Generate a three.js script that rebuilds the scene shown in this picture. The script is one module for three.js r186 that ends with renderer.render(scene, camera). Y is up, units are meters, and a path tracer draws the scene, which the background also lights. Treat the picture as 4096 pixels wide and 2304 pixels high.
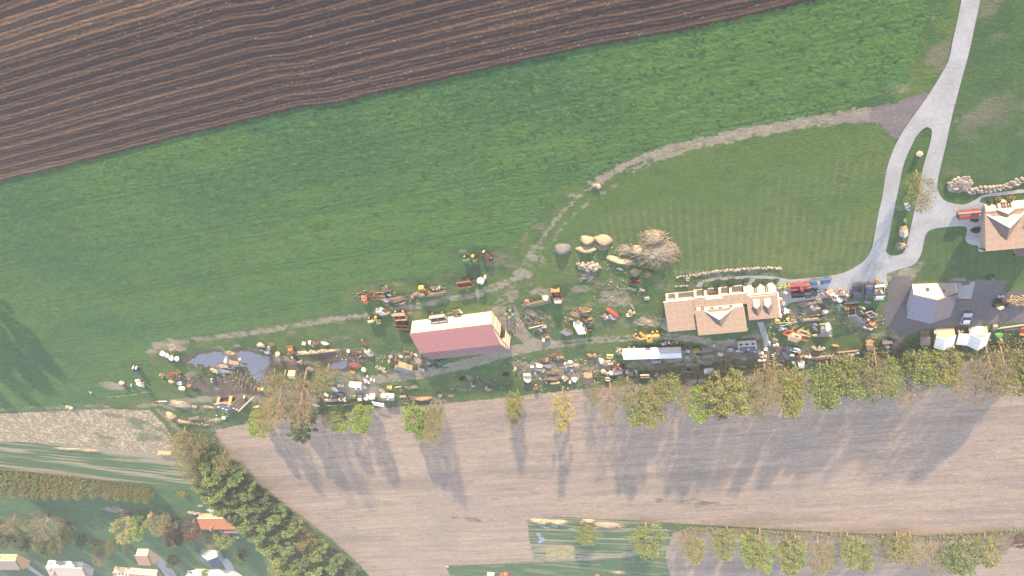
import * as THREE from 'three';
import { mergeGeometries } from 'three/addons/utils/BufferGeometryUtils.js';

// ---------- camera: a drone at 125 m that hangs upside down in its gimbal, so the ground nearest to it is at the top of the picture
const CAM_H = 125, FOC = 4014, CX = 2048, CY = 1152, XV = 2600, YV = -5300;
const scene = new THREE.Scene();
const camera = new THREE.PerspectiveCamera((2 * Math.atan(CY / FOC) * 180) / Math.PI, 16 / 9, 1, 9000);
const up = new THREE.Vector3(-(XV - CX), YV - CY, FOC).normalize();       // the world's up as the tilted camera sees it
const cb = new THREE.Vector3(0, up.z, Math.sqrt(1 - up.z * up.z));
const cr = new THREE.Vector3(0, up.x, (-up.x * up.z) / cb.z); cr.x = -Math.sqrt(1 - cr.y * cr.y - cr.z * cr.z);
const cu = new THREE.Vector3().crossVectors(cb, cr);
camera.position.set(0, CAM_H, 0);
camera.quaternion.setFromRotationMatrix(new THREE.Matrix4().makeBasis(cr, cu, cb));
const ray = (px, py) => new THREE.Vector3().addScaledVector(cr, (px - CX) / FOC).addScaledVector(cu, -(py - CY) / FOC).sub(cb);
const G = (px, py, h = 0) => { const d = ray(px, py); return d.multiplyScalar((h - CAM_H) / d.y).setY(h); };   // point on the ground seen at a survey mark

// ---------- light: low warm sun from behind the camera, pale blue sky
const sunAz = ray(2222, 3640).setY(0).normalize();
const SUN_EL = (8.6 * Math.PI) / 180;
const toSun = sunAz.clone().multiplyScalar(-Math.cos(SUN_EL)).setY(Math.sin(SUN_EL));
const sun = new THREE.DirectionalLight(new THREE.Color().setRGB(1, 0.77, 0.48), 5);
sun.target.position.set(0, 0, -230); sun.position.copy(sun.target.position).addScaledVector(toSun, 700);
sun.castShadow = true; sun.shadow.radius = 1.6; sun.shadow.mapSize.set(4096, 4096);
Object.assign(sun.shadow.camera, { left: -320, right: 320, top: 320, bottom: -320, near: 10, far: 1500 });
scene.add(sun, sun.target);
{
  const W = 512, Hh = 256, d = new Float32Array(W * Hh * 4);
  const sh = toSun.clone().setY(0).normalize();
  for (let j = 0; j < Hh; j++) for (let i = 0; i < W; i++) {
    const el = ((j + 0.5) / Hh - 0.5) * Math.PI, az = ((i + 0.5) / W - 0.5) * 2 * Math.PI, y = Math.sin(el);
    const x = Math.cos(az) * Math.cos(el), z = Math.sin(az) * Math.cos(el);
    const k = Math.pow(1 - Math.max(0, y), 2.6), cosS = x * toSun.x + y * toSun.y + z * toSun.z, glow = Math.pow(Math.max(0, cosS), 6) * 0.36 * (1 - k * 0.2);
    const zen = [0.22, 0.285, 0.41], hor = [0.46, 0.455, 0.45], o = (j * W + i) * 4;
    for (let c = 0; c < 3; c++) d[o + c] = y < 0 ? [0.16, 0.16, 0.15][c] : zen[c] * (1 - k) + hor[c] * k + glow * [1, 0.8, 0.55][c];
    d[o + 3] = 1;
  }
  const t = new THREE.DataTexture(d, W, Hh, THREE.RGBAFormat, THREE.FloatType);
  t.mapping = THREE.EquirectangularReflectionMapping; t.magFilter = t.minFilter = THREE.LinearFilter; t.needsUpdate = true;
  scene.background = t; scene.environment = t;
}
scene.fog = new THREE.FogExp2(new THREE.Color().setRGB(0.86, 0.9, 1), 0.0002);
const EXPOSURE = 3.4;

// ---------- helpers
let seed = 7;
const rnd = () => { seed = (seed + 0x6d2b79f5) | 0; let t = Math.imul(seed ^ (seed >>> 15), 1 | seed); t = (t + Math.imul(t ^ (t >>> 7), 61 | t)) ^ t; return ((t ^ (t >>> 14)) >>> 0) / 4294967296; };
const rr = (a, b) => a + (b - a) * rnd();
const hash = (x, y) => { let h = Math.imul(x, 374761393) ^ Math.imul(y, 668265263); h = Math.imul(h ^ (h >>> 13), 1274126177); return ((h ^ (h >>> 16)) >>> 0) / 4294967296; };
const noise = (x, y) => {
  const ix = Math.floor(x), iy = Math.floor(y), fx = x - ix, fy = y - iy, u = fx * fx * (3 - 2 * fx), v = fy * fy * (3 - 2 * fy);
  const a = hash(ix, iy), b = hash(ix + 1, iy), c = hash(ix, iy + 1), d = hash(ix + 1, iy + 1);
  return a + (b - a) * u + (c - a) * v + (a - b - c + d) * u * v;
};
const fbm = (x, y, n = 3) => { let s = 0, a = 0.5, t = 0; for (let i = 0; i < n; i++) { s += a * noise(x, y); t += a; x = x * 2.03 + 17.1; y = y * 2.03 + 9.7; a *= 0.5; } return s / t; };
const clamp01 = (x) => (x < 0 ? 0 : x > 1 ? 1 : x);
const sstep = (a, b, x) => { const t = clamp01((x - a) / (b - a)); return t * t * (3 - 2 * t); };

// survey sheets: origin and scale of each, so that marks can be read off sheet by sheet
const SHEET = { a: [0, 1250, 0.2719], b: [600, 1250, 0.2719], c: [1200, 1250, 0.2719], d: [1800, 1250, 0.2719], e: [1350, 1000, 0.2719], f: [2000, 1000, 0.2719], g: [2600, 1000, 0.2719], h: [3200, 1000, 0.2719], i: [3396, 1100, 0.2719], j: [2400, 1250, 0.2719], k: [3000, 1250, 0.2719], l: [3396, 1300, 0.2719], m: [0, 1600, 0.4858], n: [0, 1950, 0.2446], o: [550, 1950, 0.2446], q: [1100, 1600, 0.4858], r: [2000, 1950, 0.2717], s: [2600, 1500, 0.5807], t: [600, 1450, 0.3106], w: [1350, 1450, 0.3106], x: [3396, 500, 0.345], y: [2696, 0, 0.5439], z: [0, 0, 1], A: [3880, 760, 0.1932], B: [3700, 1300, 0.1537], C: [2100, 880, 0.2523], D: [3900, 1080, 0.1518], E: [1750, 2220, 0.3688], H: [1600, 1220, 0.18634] };
const Q = (s, x, y) => { const k = SHEET[s]; return [k[0] + k[2] * x, k[1] + k[2] * y]; };
const P = (s, x, y, h = 0) => G(...Q(s, x, y), h);
const L = (s, ...xy) => { const o = []; for (let i = 0; i < xy.length; i += 2) o.push(P(s, xy[i], xy[i + 1])); return o; };   // a line of ground points
const proj = (p) => { const v = p.clone().sub(camera.position), z = -v.dot(cb); return [CX + (FOC * v.dot(cr)) / z, CY - (FOC * v.dot(cu)) / z]; };
const used = new Map();
const numbered = (n) => { const k = used.get(n) || 0; used.set(n, k + 1); return k ? n + '_' + String(k).padStart(3, '0') : n; };
const tag = (o, label, category, group) => { o.userData.label = label; o.userData.category = category; if (group) o.userData.group = group; return o; };
const struct = (o) => { o.userData.kind = 'structure'; o.name = numbered(o.name); scene.add(o); o.receiveShadow = true; o.castShadow = true; return o; };

// ---------- ground survey: regions and tracks painted into two maps in ground metres
const poly = {};
const zz = (...xy) => L('z', ...xy);
const EDGE = [-300, 790, 0, 725, 300, 655, 700, 552, 1000, 480, 1200, 430, 1350, 413, 1600, 355, 1900, 288, 2400, 178, 2690, 130, 3000, 62, 3260, 0, 3700, -100];
poly.plowed_field = zz(...EDGE, 3900, -500, -600, -500);
poly.hay_field = zz(...EDGE, 3712, -90, 3710, 0, 3690, 130, 3660, 230, 3640, 300, 3600, 340, 3500, 385, 3400, 428, 3200, 470, 3000, 508, 2800, 550, 2700, 575, 2600, 605, 2500, 645, 2400, 690, 2300, 735, 2230, 760, 2190, 800, 2150, 850, 2120, 900, 2090, 950, 2060, 985, 1960, 985, 1850, 985, 1790, 1010, 1800, 1060, 1850, 1085, 1700, 1112, 1550, 1125, 1420, 1140, 1360, 1180, 1355, 1230, 1300, 1250, 1100, 1290, 900, 1325, 700, 1355, 620, 1370, 590, 1400, 600, 1450, 640, 1510, 620, 1570, 520, 1590, 400, 1605, 300, 1625, 0, 1650, -400, 1700);
poly.lawn = zz(3590, 560, 3560, 500, 3400, 490, 3200, 515, 3000, 555, 2800, 590, 2650, 640, 2500, 700, 2380, 760, 2300, 820, 2230, 890, 2180, 950, 2150, 1030, 2300, 1090, 2600, 1120, 2720, 1115, 2900, 1090, 3140, 1085, 3250, 1112, 3377, 1092, 3458, 1045, 3490, 1000, 3520, 870, 3560, 650);
poly.lawn_east = zz(3900, -200, 4600, -200, 4600, 1150, 4000, 1120, 3640, 1130, 3640, 1060, 3700, 900, 3760, 600, 3850, 200);
const FTOP = [858, 1720, 988, 1695, 1200, 1668, 1496, 1633, 1611, 1627, 1785, 1611, 2033, 1590, 2148, 1574, 2500, 1540, 3000, 1500, 3500, 1470, 4096, 1425, 4600, 1390];
const FBOT = [4600, 2085, 4096, 2118, 3936, 2133, 3703, 2142, 3337, 2130, 2948, 2107, 2600, 2087];
poly.tilled_field = zz(...FTOP, ...FBOT, 2516, 2080, 2272, 2067, 2133, 2072, 2109, 2085, 2118, 2160, 2135, 2240, 2000, 2255, 1785, 2262, 1800, 2310, 1820, 2400, 1560, 2400, 1500, 2330, 1430, 2250, 1300, 2130, 1100, 1985, 960, 1880, 900, 1800);
poly.garden_plot = zz(2133, 2072, 2272, 2067, 2516, 2080, 2640, 2092, 2690, 2130, 2670, 2200, 2480, 2235, 2300, 2245, 2135, 2240, 2118, 2160, 2109, 2085);
poly.south_lawn = zz(1785, 2268, 2000, 2262, 2300, 2250, 2480, 2240, 2660, 2212, 2680, 2304, 2700, 2600, 1830, 2600);
poly.far_field = zz(2690, 2130, 2760, 2110, 2948, 2114, 3337, 2137, 3703, 2149, 3936, 2140, 4096, 2125, 4600, 2092, 4600, 2800, 2710, 2800, 2680, 2304, 2660, 2212);
poly.stubble_field = zz(-400, 1690, 0, 1656, 300, 1640, 450, 1636, 600, 1642, 660, 1700, 700, 1760, 712, 1800, 690, 1825, 400, 1790, 200, 1772, 0, 1766, -400, 1755);
poly.grass_strip = zz(-400, 1755, 0, 1766, 200, 1772, 400, 1790, 690, 1825, 740, 1830, 800, 1900, 850, 1960, 870, 1975, 600, 1945, 350, 1920, 150, 1890, 0, 1880, -400, 1865);
poly.village_lawn = zz(-400, 1865, 0, 1880, 150, 1892, 350, 1922, 600, 1947, 870, 1978, 1000, 2100, 1250, 2304, 1350, 2600, -600, 2700);
poly.farmyard = zz(-400, 1700, 0, 1650, 300, 1625, 600, 1570, 590, 1380, 900, 1320, 1340, 1240, 1360, 1120, 1700, 1090, 2050, 960, 2160, 1000, 2300, 1080, 2900, 1080, 3150, 1080, 3480, 1080, 3600, 1110, 4600, 1100, 4600, 1400, 4096, 1430, 3500, 1475, 3000, 1505, 2500, 1545, 2148, 1579, 1785, 1616, 1496, 1638, 1200, 1673, 988, 1700, 858, 1725, 900, 1805, 960, 1885, 1100, 1990, 1430, 2255, 1520, 2400, 1350, 2500, 1250, 2304, 870, 1978, 740, 1830, 600, 1640);
poly.gravel_drive = L('i', 640, 40, 900, 10, 920, 120, 1300, 100, 1860, 75, 2330, 80, 2280, 235, 2900, 200, 2900, 690, 2574, 690, 2050, 720, 1700, 770, 1250, 775, 1000, 830, 880, 890, 740, 870, 600, 790, 480, 700, 500, 480, 580, 330, 560, 200);
poly.gravel_apron = L('y', 1890, 668, 1700, 730, 1500, 790, 1250, 838, 1060, 880, 1300, 905, 1500, 910, 1600, 1000, 1650, 1020, 1700, 945, 1800, 803);
const POND = L('b', 550, 740, 680, 650, 780, 600, 870, 600, 960, 580, 1050, 590, 1110, 640, 1200, 660, 1290, 590, 1320, 570, 1480, 580, 1600, 620, 1740, 650, 1765, 740, 1750, 850, 1715, 960, 1775, 990, 1760, 1030, 1680, 1052, 1560, 990, 1480, 900, 1400, 800, 1250, 800, 1230, 870, 1020, 900, 960, 880, 920, 820, 880, 770, 800, 800, 720, 750, 690, 800, 640, 750);
const POOL = L('c', 420, 810, 480, 750, 600, 705, 690, 700, 695, 770, 620, 832, 500, 825);
// tracks: [ground points, width in metres, strength]
const tracks = [
  [zz(3460, 448, 3400, 452, 3200, 487, 3000, 522, 2800, 563, 2650, 602, 2500, 662, 2400, 718), 1.9, 0.95], [zz(3460, 470, 3200, 507, 3000, 543, 2800, 583, 2650, 630, 2520, 680), 1.3, 0.85],
  [zz(2420, 715, 2330, 775, 2250, 850, 2190, 920, 2150, 990), 0.8, 0.8], [zz(2470, 735, 2370, 795, 2290, 865, 2230, 930, 2190, 1000), 0.9, 0.6], [zz(2190, 800, 2120, 900, 2090, 960), 1.5, 0.35],
  [zz(2150, 990, 2110, 1060, 2060, 1120, 2040, 1200, 2040, 1290), 3, 0.6], [zz(2080, 1110, 1900, 1180, 1750, 1205, 1620, 1235, 1500, 1258), 2.6, 0.75],
  [zz(1500, 1258, 1300, 1282, 1100, 1318, 900, 1345, 750, 1362, 650, 1380, 610, 1405), 2.6, 0.72], [zz(690, 1360, 630, 1378, 600, 1410), 2.2, 0.8],
  [zz(2035, 1240, 2060, 1300, 2100, 1350, 2150, 1385), 4.2, 1], [zz(1370, 1555, 1440, 1540, 1500, 1518, 1650, 1503, 1800, 1472, 1900, 1447, 2000, 1418, 2090, 1395, 2150, 1385, 2200, 1378), 4.6, 1], [zz(1380, 1530, 1450, 1560, 1480, 1545), 5, 0.9],
  [zz(2200, 1370, 2350, 1355, 2500, 1346, 2650, 1338, 2760, 1345), 1.1, 0.95], [zz(2200, 1388, 2350, 1370, 2500, 1360, 2650, 1354, 2760, 1358), 1.1, 0.95], [zz(2150, 1380, 2500, 1353, 2650, 1346, 2760, 1352, 2850, 1378), 2.6, 0.55],
  [zz(2740, 1350, 2820, 1365, 2880, 1378, 2960, 1370, 3020, 1345), 3.2, 0.95], [zz(2690, 1425, 2800, 1410, 2870, 1390), 4, 0.7], [zz(2600, 1450, 2720, 1440, 2850, 1415, 2950, 1410), 3.4, 0.75], [zz(2560, 1480, 2700, 1470, 2850, 1465, 3050, 1440), 3.6, 0.55],
  [zz(700, 1610, 780, 1600, 900, 1590, 1000, 1580, 1100, 1560), 3.8, 0.85], [zz(640, 1640, 690, 1690, 720, 1740, 735, 1800), 2.4, 0.75], [zz(560, 1625, 640, 1615, 700, 1640), 2.2, 0.7],
  [zz(430, 1590, 520, 1580, 600, 1565), 1.2, 0.6], [zz(1980, 1240, 2000, 1300, 2020, 1350), 3, 0.7], [zz(2210, 1370, 2160, 1330, 2100, 1280), 1.6, 0.6],
  [zz(690, 1755, 720, 1800, 745, 1830), 2, 0.7], [zz(870, 1740, 930, 1830, 1010, 1915, 1150, 2025, 1350, 2170, 1480, 2290), 2.2, 0.7], [zz(900, 1765, 960, 1870, 1060, 1950), 3.4, 0.5],
  [zz(1780, 2255, 2000, 2248, 2250, 2240, 2450, 2225, 2680, 2190), 4.5, 0.8], [zz(100, 1772, 300, 1782, 500, 1803, 690, 1822), 1.2, 0.6], [zz(0, 1640, 200, 1630, 420, 1625), 3, 0.55],
  [zz(3240, 1290, 3330, 1240, 3420, 1200), 2, 0.25], [zz(3500, 1420, 3560, 1390, 3600, 1330, 3590, 1290), 4, 0.8],
];
// bare or muddy patches: [sheet, x, y, radius x, radius y in metres, strength]
const patches = [['b', 330, 520, 4.5, 2.5, 0.8], ['b', 1300, 560, 9, 3, 0.5], ['b', 1000, 1100, 8, 8, 0.95], ['b', 650, 1000, 4, 7, 0.8], ['b', 1300, 1150, 7, 5, 0.9], ['b', 1900, 700, 7, 3, 0.9], ['b', 1600, 1250, 7, 5, 0.8], ['b', 2300, 800, 9, 5, 0.85], ['b', 2100, 1250, 9, 8, 0.7], ['c', 560, 620, 5, 5, 0.9], ['c', 760, 640, 5, 5, 0.8], ['c', 650, 950, 7, 5, 0.75], ['c', 900, 1200, 10, 5, 0.7], ['c', 1150, 1180, 4, 4, 0.9], ['a', 1650, 1080, 4.5, 3.2, 0.85],
  ['f', 330, 350, 3, 2, 0.8], ['f', 620, 620, 3.6, 2.4, 0.8], ['f', 1200, 560, 3.4, 2.2, 0.55], ['f', 1700, 700, 4.4, 5, 0.85], ['f', 1700, 480, 3, 3, 0.5], ['f', 500, 930, 3.5, 2.5, 0.7], ['f', 2150, 1050, 4.5, 3.4, 0.75], ['f', 2400, 1100, 3.5, 2, 0.6], ['f', 1300, 380, 2.5, 1.8, 0.6], ['f', 620, 160, 0.9, 2.2, 0.7], ['f', 1280, 800, 2.6, 2, 0.4], ['e', 930, 490, 2.4, 1.2, 0.6], ['e', 230, 740, 1.2, 0.6, 0.6], ['e', 1850, 40, 2, 1.6, 0.5], ['e', 2450, 800, 3, 5, 0.6], ['e', 2330, 950, 3, 4, 0.7],
  ['d', 800, 170, 3, 4, 0.9], ['d', 1450, 850, 13, 6, 0.8], ['d', 2200, 800, 7, 5, 0.6], ['j', 300, 780, 8, 5, 0.5], ['f', 1200, 980, 5, 4, 0.55], ['f', 600, 1100, 4, 5, 0.5], ['e', 650, 680, 7, 3, 0.45], ['e', 1350, 600, 7, 2.4, 0.35], ['h', 250, 880, 9, 6, 0.55], ['h', 950, 1020, 5, 6, 0.45], ['g', 1980, 1060, 6, 6, 0.6], ['c', 1650, 680, 8, 5, 0.55], ['b', 400, 950, 5, 4, 0.6], ['k', 650, 560, 8, 5, 0.55], ['k', 1250, 640, 11, 3, 0.45], ['d', 1250, 780, 5, 5, 0.45], ['d', 600, 900, 6, 3, 0.25], ['d', 150, 1130, 4, 2, 0.5], ['d', 1800, 780, 4, 2.5, 0.6], ['j', 1700, 640, 12, 5, 0.75], ['j', 1500, 850, 14, 5, 0.7], ['j', 2300, 620, 6, 6, 0.7], ['j', 1000, 850, 10, 3.4, 0.6], ['k', 300, 620, 8, 6, 0.8], ['k', 650, 680, 7, 4, 0.6], ['k', 350, 250, 4, 4, 0.45], ['k', 1000, 60, 5, 2, 0.3], ['k', 2000, 350, 6, 3, 0.6], ['k', 2300, 480, 6, 3, 0.4], ['h', 1450, 350, 5, 4, 0.85], ['h', 1700, 260, 2.4, 3.4, 0.6], ['h', 450, 720, 5, 2, 0.5], ['h', 2330, 440, 2.4, 1.6, 0.7],
  ['y', 1950, 90, 1.5, 3, 0.6], ['y', 1640, 650, 3, 1.6, 0.5], ['x', 1500, 1290, 1.8, 3, 0.5], ['x', 590, 1420, 2.4, 2.4, 0.4], ['y', 2200, 870, 5, 2.4, 0.35], ['g', 250, 480, 8, 3, 0.35], ['g', 900, 360, 12, 1.4, 0.6], ['g', 1500, 330, 9, 1.4, 0.5], ['g', 60, 1050, 6, 3, 0.6],
  ['z', 2380, 735, 2.2, 0.9, 0.95], ['z', 2290, 780, 1, 0.7, 0.9], ['z', 1160, 1325, 1.6, 0.8, 0.5], ['z', 1590, 1590, 5, 2.6, 0.4], ['n', 1900, 370, 7, 4, 0.8], ['w', 3500, 300, 3, 3, 0.4], ['w', 1100, 470, 8, 2, 0.9]];
// ---------- painting the ground maps
const ORDER = ['ground', 'farmyard', 'village_lawn', 'grass_strip', 'stubble_field', 'far_field', 'south_lawn', 'garden_plot', 'tilled_field', 'lawn_east', 'lawn', 'hay_field', 'plowed_field', 'gravel_drive', 'gravel_apron'];
const dirOf = (a, b) => { const d = b.clone().sub(a); d.y = 0; return d.normalize(); };
const hayD = dirOf(zz(300, 655)[0], zz(2400, 178)[0]), tilD = dirOf(zz(1496, 1633)[0], zz(2148, 1574)[0]), lawnD = dirOf(zz(3035, 640)[0], zz(3022, 900)[0]), eastD = dirOf(zz(4000, 100)[0], zz(3990, 300)[0]), strD = dirOf(zz(0, 1822)[0], zz(700, 1890)[0]), plotD = dirOf(zz(2140, 2150)[0], zz(2600, 2165)[0]);
const along = (d, x, z) => x * d.x + z * d.z, across = (d, x, z) => -x * d.z + z * d.x;
const BARE = zz(2185, 2187, 2297, 2184, 2300, 2236, 2180, 2238);
class Survey {
  constructor(x0, z0, w, h, W, Hh) {
    Object.assign(this, { x0, z0, w, h, W, Hh, id: new Uint8Array(W * Hh), dirt: new Float32Array(W * Hh), wet: new Float32Array(W * Hh), straw: new Float32Array(W * Hh) });
    ORDER.forEach((n, k) => poly[n] && this.fill(poly[n], (o) => { this.id[o] = k; }));
    this.fill(BARE, (o) => { this.straw[o] = 1; });
    for (const [pts, wd, s] of tracks) this.stroke(pts, wd, s);
    for (const [sh, x, y, rx, rz, s] of patches) this.blob(P(sh, x, y), rx, rz, s, this.dirt);
    for (const [pts, wd] of [[POND, 3.2], [POOL, 3.4]]) this.stroke([...pts, pts[0]], wd, 1, this.wet);
    for (const [sh, x, y, rx, rz, s] of [['b', 900, 1080, 9, 8, 0.8], ['b', 1300, 1100, 8, 6, 0.8], ['b', 2000, 790, 10, 4, 0.7], ['c', 500, 640, 7, 6, 0.8], ['r', 620, 740, 3, 5, 0.3], ['q', 1620, 985, 12, 3, 0.28], ['s', 300, 880, 16, 5, 0.3]]) this.blob(P(sh, x, y), rx, rz, s, this.wet);
  }
  fill(p, fn) {
    const { x0, z0, w, h, W, Hh } = this, q = p.map((v) => [((v.x - x0) / w) * W, ((v.z - z0) / h) * Hh]);
    for (let j = 0; j < Hh; j++) {
      const y = j + 0.5, xs = [];
      for (let i = 0; i < q.length; i++) { const a = q[i], b = q[(i + 1) % q.length]; if (a[1] > y !== b[1] > y) xs.push(a[0] + ((y - a[1]) / (b[1] - a[1])) * (b[0] - a[0])); }
      xs.sort((a, b) => a - b);
      for (let k = 0; k + 1 < xs.length; k += 2) for (let i = Math.max(0, Math.ceil(xs[k] - 0.5)); i < Math.min(W, xs[k + 1] - 0.5); i++) fn(j * W + i);
    }
  }
  stroke(pts, wd, s, m = this.dirt) {
    const { x0, z0, w, h, W, Hh } = this, r = wd * 0.5 + 0.9;
    for (let k = 0; k + 1 < pts.length; k++) {
      const a = pts[k], b = pts[k + 1], dx = b.x - a.x, dz = b.z - a.z, l2 = dx * dx + dz * dz;
      const i0 = Math.max(0, Math.floor(((Math.min(a.x, b.x) - r - x0) / w) * W)), i1 = Math.min(W - 1, Math.ceil(((Math.max(a.x, b.x) + r - x0) / w) * W));
      const j0 = Math.max(0, Math.floor(((Math.min(a.z, b.z) - r - z0) / h) * Hh)), j1 = Math.min(Hh - 1, Math.ceil(((Math.max(a.z, b.z) + r - z0) / h) * Hh));
      for (let j = j0; j <= j1; j++) for (let i = i0; i <= i1; i++) {
        const x = x0 + ((i + 0.5) / W) * w, z = z0 + ((j + 0.5) / Hh) * h, t = clamp01(((x - a.x) * dx + (z - a.z) * dz) / l2), d = Math.hypot(x - a.x - t * dx, z - a.z - t * dz);
        const v = s * (1 - sstep(wd * 0.5 - 0.5, wd * 0.5 + 0.8, d)), o = j * W + i;
        if (v > m[o]) m[o] = v;
      }
    }
  }
  blob(c, rx, rz, s, m) {
    const { x0, z0, w, h, W, Hh } = this;
    const i0 = Math.max(0, Math.floor(((c.x - rx * 1.3 - x0) / w) * W)), i1 = Math.min(W - 1, Math.ceil(((c.x + rx * 1.3 - x0) / w) * W)), j0 = Math.max(0, Math.floor(((c.z - rz * 1.3 - z0) / h) * Hh)), j1 = Math.min(Hh - 1, Math.ceil(((c.z + rz * 1.3 - z0) / h) * Hh));
    for (let j = j0; j <= j1; j++) for (let i = i0; i <= i1; i++) {
      const x = x0 + ((i + 0.5) / W) * w - c.x, z = z0 + ((j + 0.5) / Hh) * h - c.z, d = Math.hypot(x / rx, z / rz), o = j * W + i, v = s * (1 - sstep(0.55, 1.25, d));
      if (v > m[o]) m[o] = v;
    }
  }
  paint() {
    const { x0, z0, w, h, W, Hh, id, dirt, wet, straw } = this, out = new Uint8Array(W * Hh * 4), c = [0, 0, 0];
    const mix = (a, t) => { c[0] += (a[0] - c[0]) * t; c[1] += (a[1] - c[1]) * t; c[2] += (a[2] - c[2]) * t; };
    const set = (a) => { c[0] = a[0]; c[1] = a[1]; c[2] = a[2]; };
    const enc = (v) => { v = clamp01(v); return Math.round(255 * (v <= 0.0031308 ? v * 12.92 : 1.055 * Math.pow(v, 1 / 2.4) - 0.055)); };
    for (let j = 0; j < Hh; j++) for (let i = 0; i < W; i++) {
      const x = x0 + ((i + 0.5) / W) * w, z = z0 + ((j + 0.5) / Hh) * h, o = j * W + i;
      const wx = (noise(x * 1.7 + 3, z * 1.7) - 0.5) * 0.9 + (noise(x * 5, z * 5 + 7) - 0.5) * 0.5, wz = (noise(x * 1.7 + 31, z * 1.7 + 5) - 0.5) * 0.9 + (noise(x * 5 + 9, z * 5 + 1) - 0.5) * 0.5;
      const ii = Math.min(W - 1, Math.max(0, Math.round(i + (wx / w) * W))), jj = Math.min(Hh - 1, Math.max(0, Math.round(j + (wz / h) * Hh))), p = jj * W + ii;
      const name = ORDER[id[p]], g1 = noise(x * 3.1, z * 3.1), g2 = noise(x * 7.3 + 5, z * 7.3), big = fbm(x * 0.05 + 4, z * 0.05, 3), mid = fbm(x * 0.35 + 8, z * 0.35, 3), grain = 0.7 + 0.34 * g1 + 0.26 * g2;
      let d = dirt[p], k = 1;
      if (name === 'hay_field') {
        const s = along(hayD, x, z), t = across(hayD, x, z), row = fbm(s * 0.018, t * 0.42, 3), cl = fbm(x * 0.9, z * 0.9, 2), fine = noise(s * 0.5, t * 2.2);
        set([0.056, 0.134, 0.036]); mix([0.085, 0.165, 0.035], clamp01((row - 0.36) * 2.2) * 0.6); mix([0.034, 0.105, 0.038], sstep(0.46, 0.75, fbm(x * 0.022 + 2, z * 0.03, 3)) * 0.8);
        const far1 = sstep(-205, -130, z); const c2 = noise(x * 2.1 + 7, z * 1.5); mix([0.1, 0.18, 0.034], sstep(0.58, 0.86, cl * 0.5 + c2 * 0.5) * (0.35 + 0.35 * far1)); mix([0.02, 0.068, 0.024], sstep(0.42, 0.16, cl * 0.4 + c2 * 0.6) * (0.55 + 0.35 * far1)); if (g2 > 0.94 && cl > 0.5) mix([0.2, 0.2, 0.035], 0.45 * far1); const tr = Math.abs(((t + noise(s * 0.01, 3) * 3) % 17) - 8.5); if (tr < 1.1 && tr > 0.55) mix([0.026, 0.085, 0.03], 0.55); k = 0.8 + 0.36 * fine; k *= 0.8 + 0.24 * g1 + 0.16 * g2;
      } else if (name === 'lawn') {
        const s = along(lawnD, x, z), t = across(lawnD, x, z), st = 0.5 + 0.5 * Math.sin((t / 1.78) * 6.283 + noise(s * 0.06, t * 0.1) * 1.6), m = sstep(0.42, 0.6, fbm(x * 0.04 + 20, z * 0.045 + 3, 3));
        set([0.075, 0.135, 0.034]); mix([0.12, 0.155, 0.038], sstep(0.4, 0.7, big) * 0.55); mix([0.2, 0.17, 0.095], Math.pow(st, 1.4) * m * 0.34 * (0.6 + 0.8 * g1)); mix([0.05, 0.108, 0.03], sstep(0.55, 0.75, mid) * 0.5); k = grain;
      } else if (name === 'lawn_east') {
        const t = across(eastD, x, z), st = 0.5 + 0.5 * Math.sin((t / 1.5) * 6.283);
        set([0.055, 0.112, 0.034]); mix([0.105, 0.135, 0.036], st * 0.3 * sstep(0.4, 0.6, big)); mix([0.038, 0.09, 0.034], sstep(0.45, 0.65, mid) * 0.6); mix([0.2, 0.16, 0.12], sstep(0.66, 0.8, fbm(x * 0.1, z * 0.1, 3)) * 0.5); k = grain;
      } else if (name === 'tilled_field' || name === 'far_field') {
        const s = along(tilD, x, z), t = across(tilD, x, z), streak = fbm(s * 0.05, t * 0.55, 3), f2 = noise(s * 0.35, t * 3.1);
        set([0.355, 0.258, 0.19]); mix([0.4, 0.298, 0.22], sstep(0.5, 0.75, streak) * 0.7); mix([0.26, 0.205, 0.17], sstep(0.5, 0.25, streak) * 0.6); mix([0.28, 0.22, 0.185], sstep(0.5, 0.7, big) * 0.5); k = 0.86 + 0.28 * f2; k *= 0.74 + 0.34 * noise(x * 1.9, z * 2.6) + 0.2 * g1;
        if (g2 > 0.9) mix([0.55, 0.45, 0.34], 0.5); if (fbm(x * 0.22 + 70, z * 0.5, 3) > 0.74) mix([0.1, 0.14, 0.05], 0.3); mix([0.22, 0.17, 0.14], sstep(0.6, 0.8, fbm(s * 0.02 + 9, t * 0.09, 3)) * 0.6); if (name === 'far_field') k *= 0.95; d *= 0.8;
      } else if (name === 'plowed_field') {
        const s = along(hayD, x, z), t = across(hayD, x, z), band = fbm(s * 0.012, t * 0.2, 3);
        set([0.068, 0.041, 0.033]); mix([0.105, 0.067, 0.046], sstep(0.45, 0.72, band) * 0.75); mix([0.046, 0.03, 0.027], sstep(0.5, 0.28, band) * 0.6); k = 0.75 + 0.3 * g1 + 0.25 * g2;
        if (hash(Math.floor(x * 4.5), Math.floor(z * 4.5)) > 0.988 - 0.04 * sstep(0.5, 0.75, fbm(x * 0.03 + 9, z * 0.05, 2))) mix([0.22, 0.18, 0.14], 0.5);
      } else if (name === 'stubble_field') {
        const cl = fbm(x * 2.3, z * 1.3, 2);
        set([0.27, 0.21, 0.15]); mix([0.52, 0.43, 0.24], sstep(0.52, 0.66, cl)); mix([0.07, 0.12, 0.05], sstep(0.55, 0.72, fbm(x * 0.12 + 3, z * 0.12, 3)) * 0.7); k = 0.7 + 0.35 * g1 + 0.25 * g2;
      } else if (name === 'grass_strip' || name === 'garden_plot') {
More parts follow.
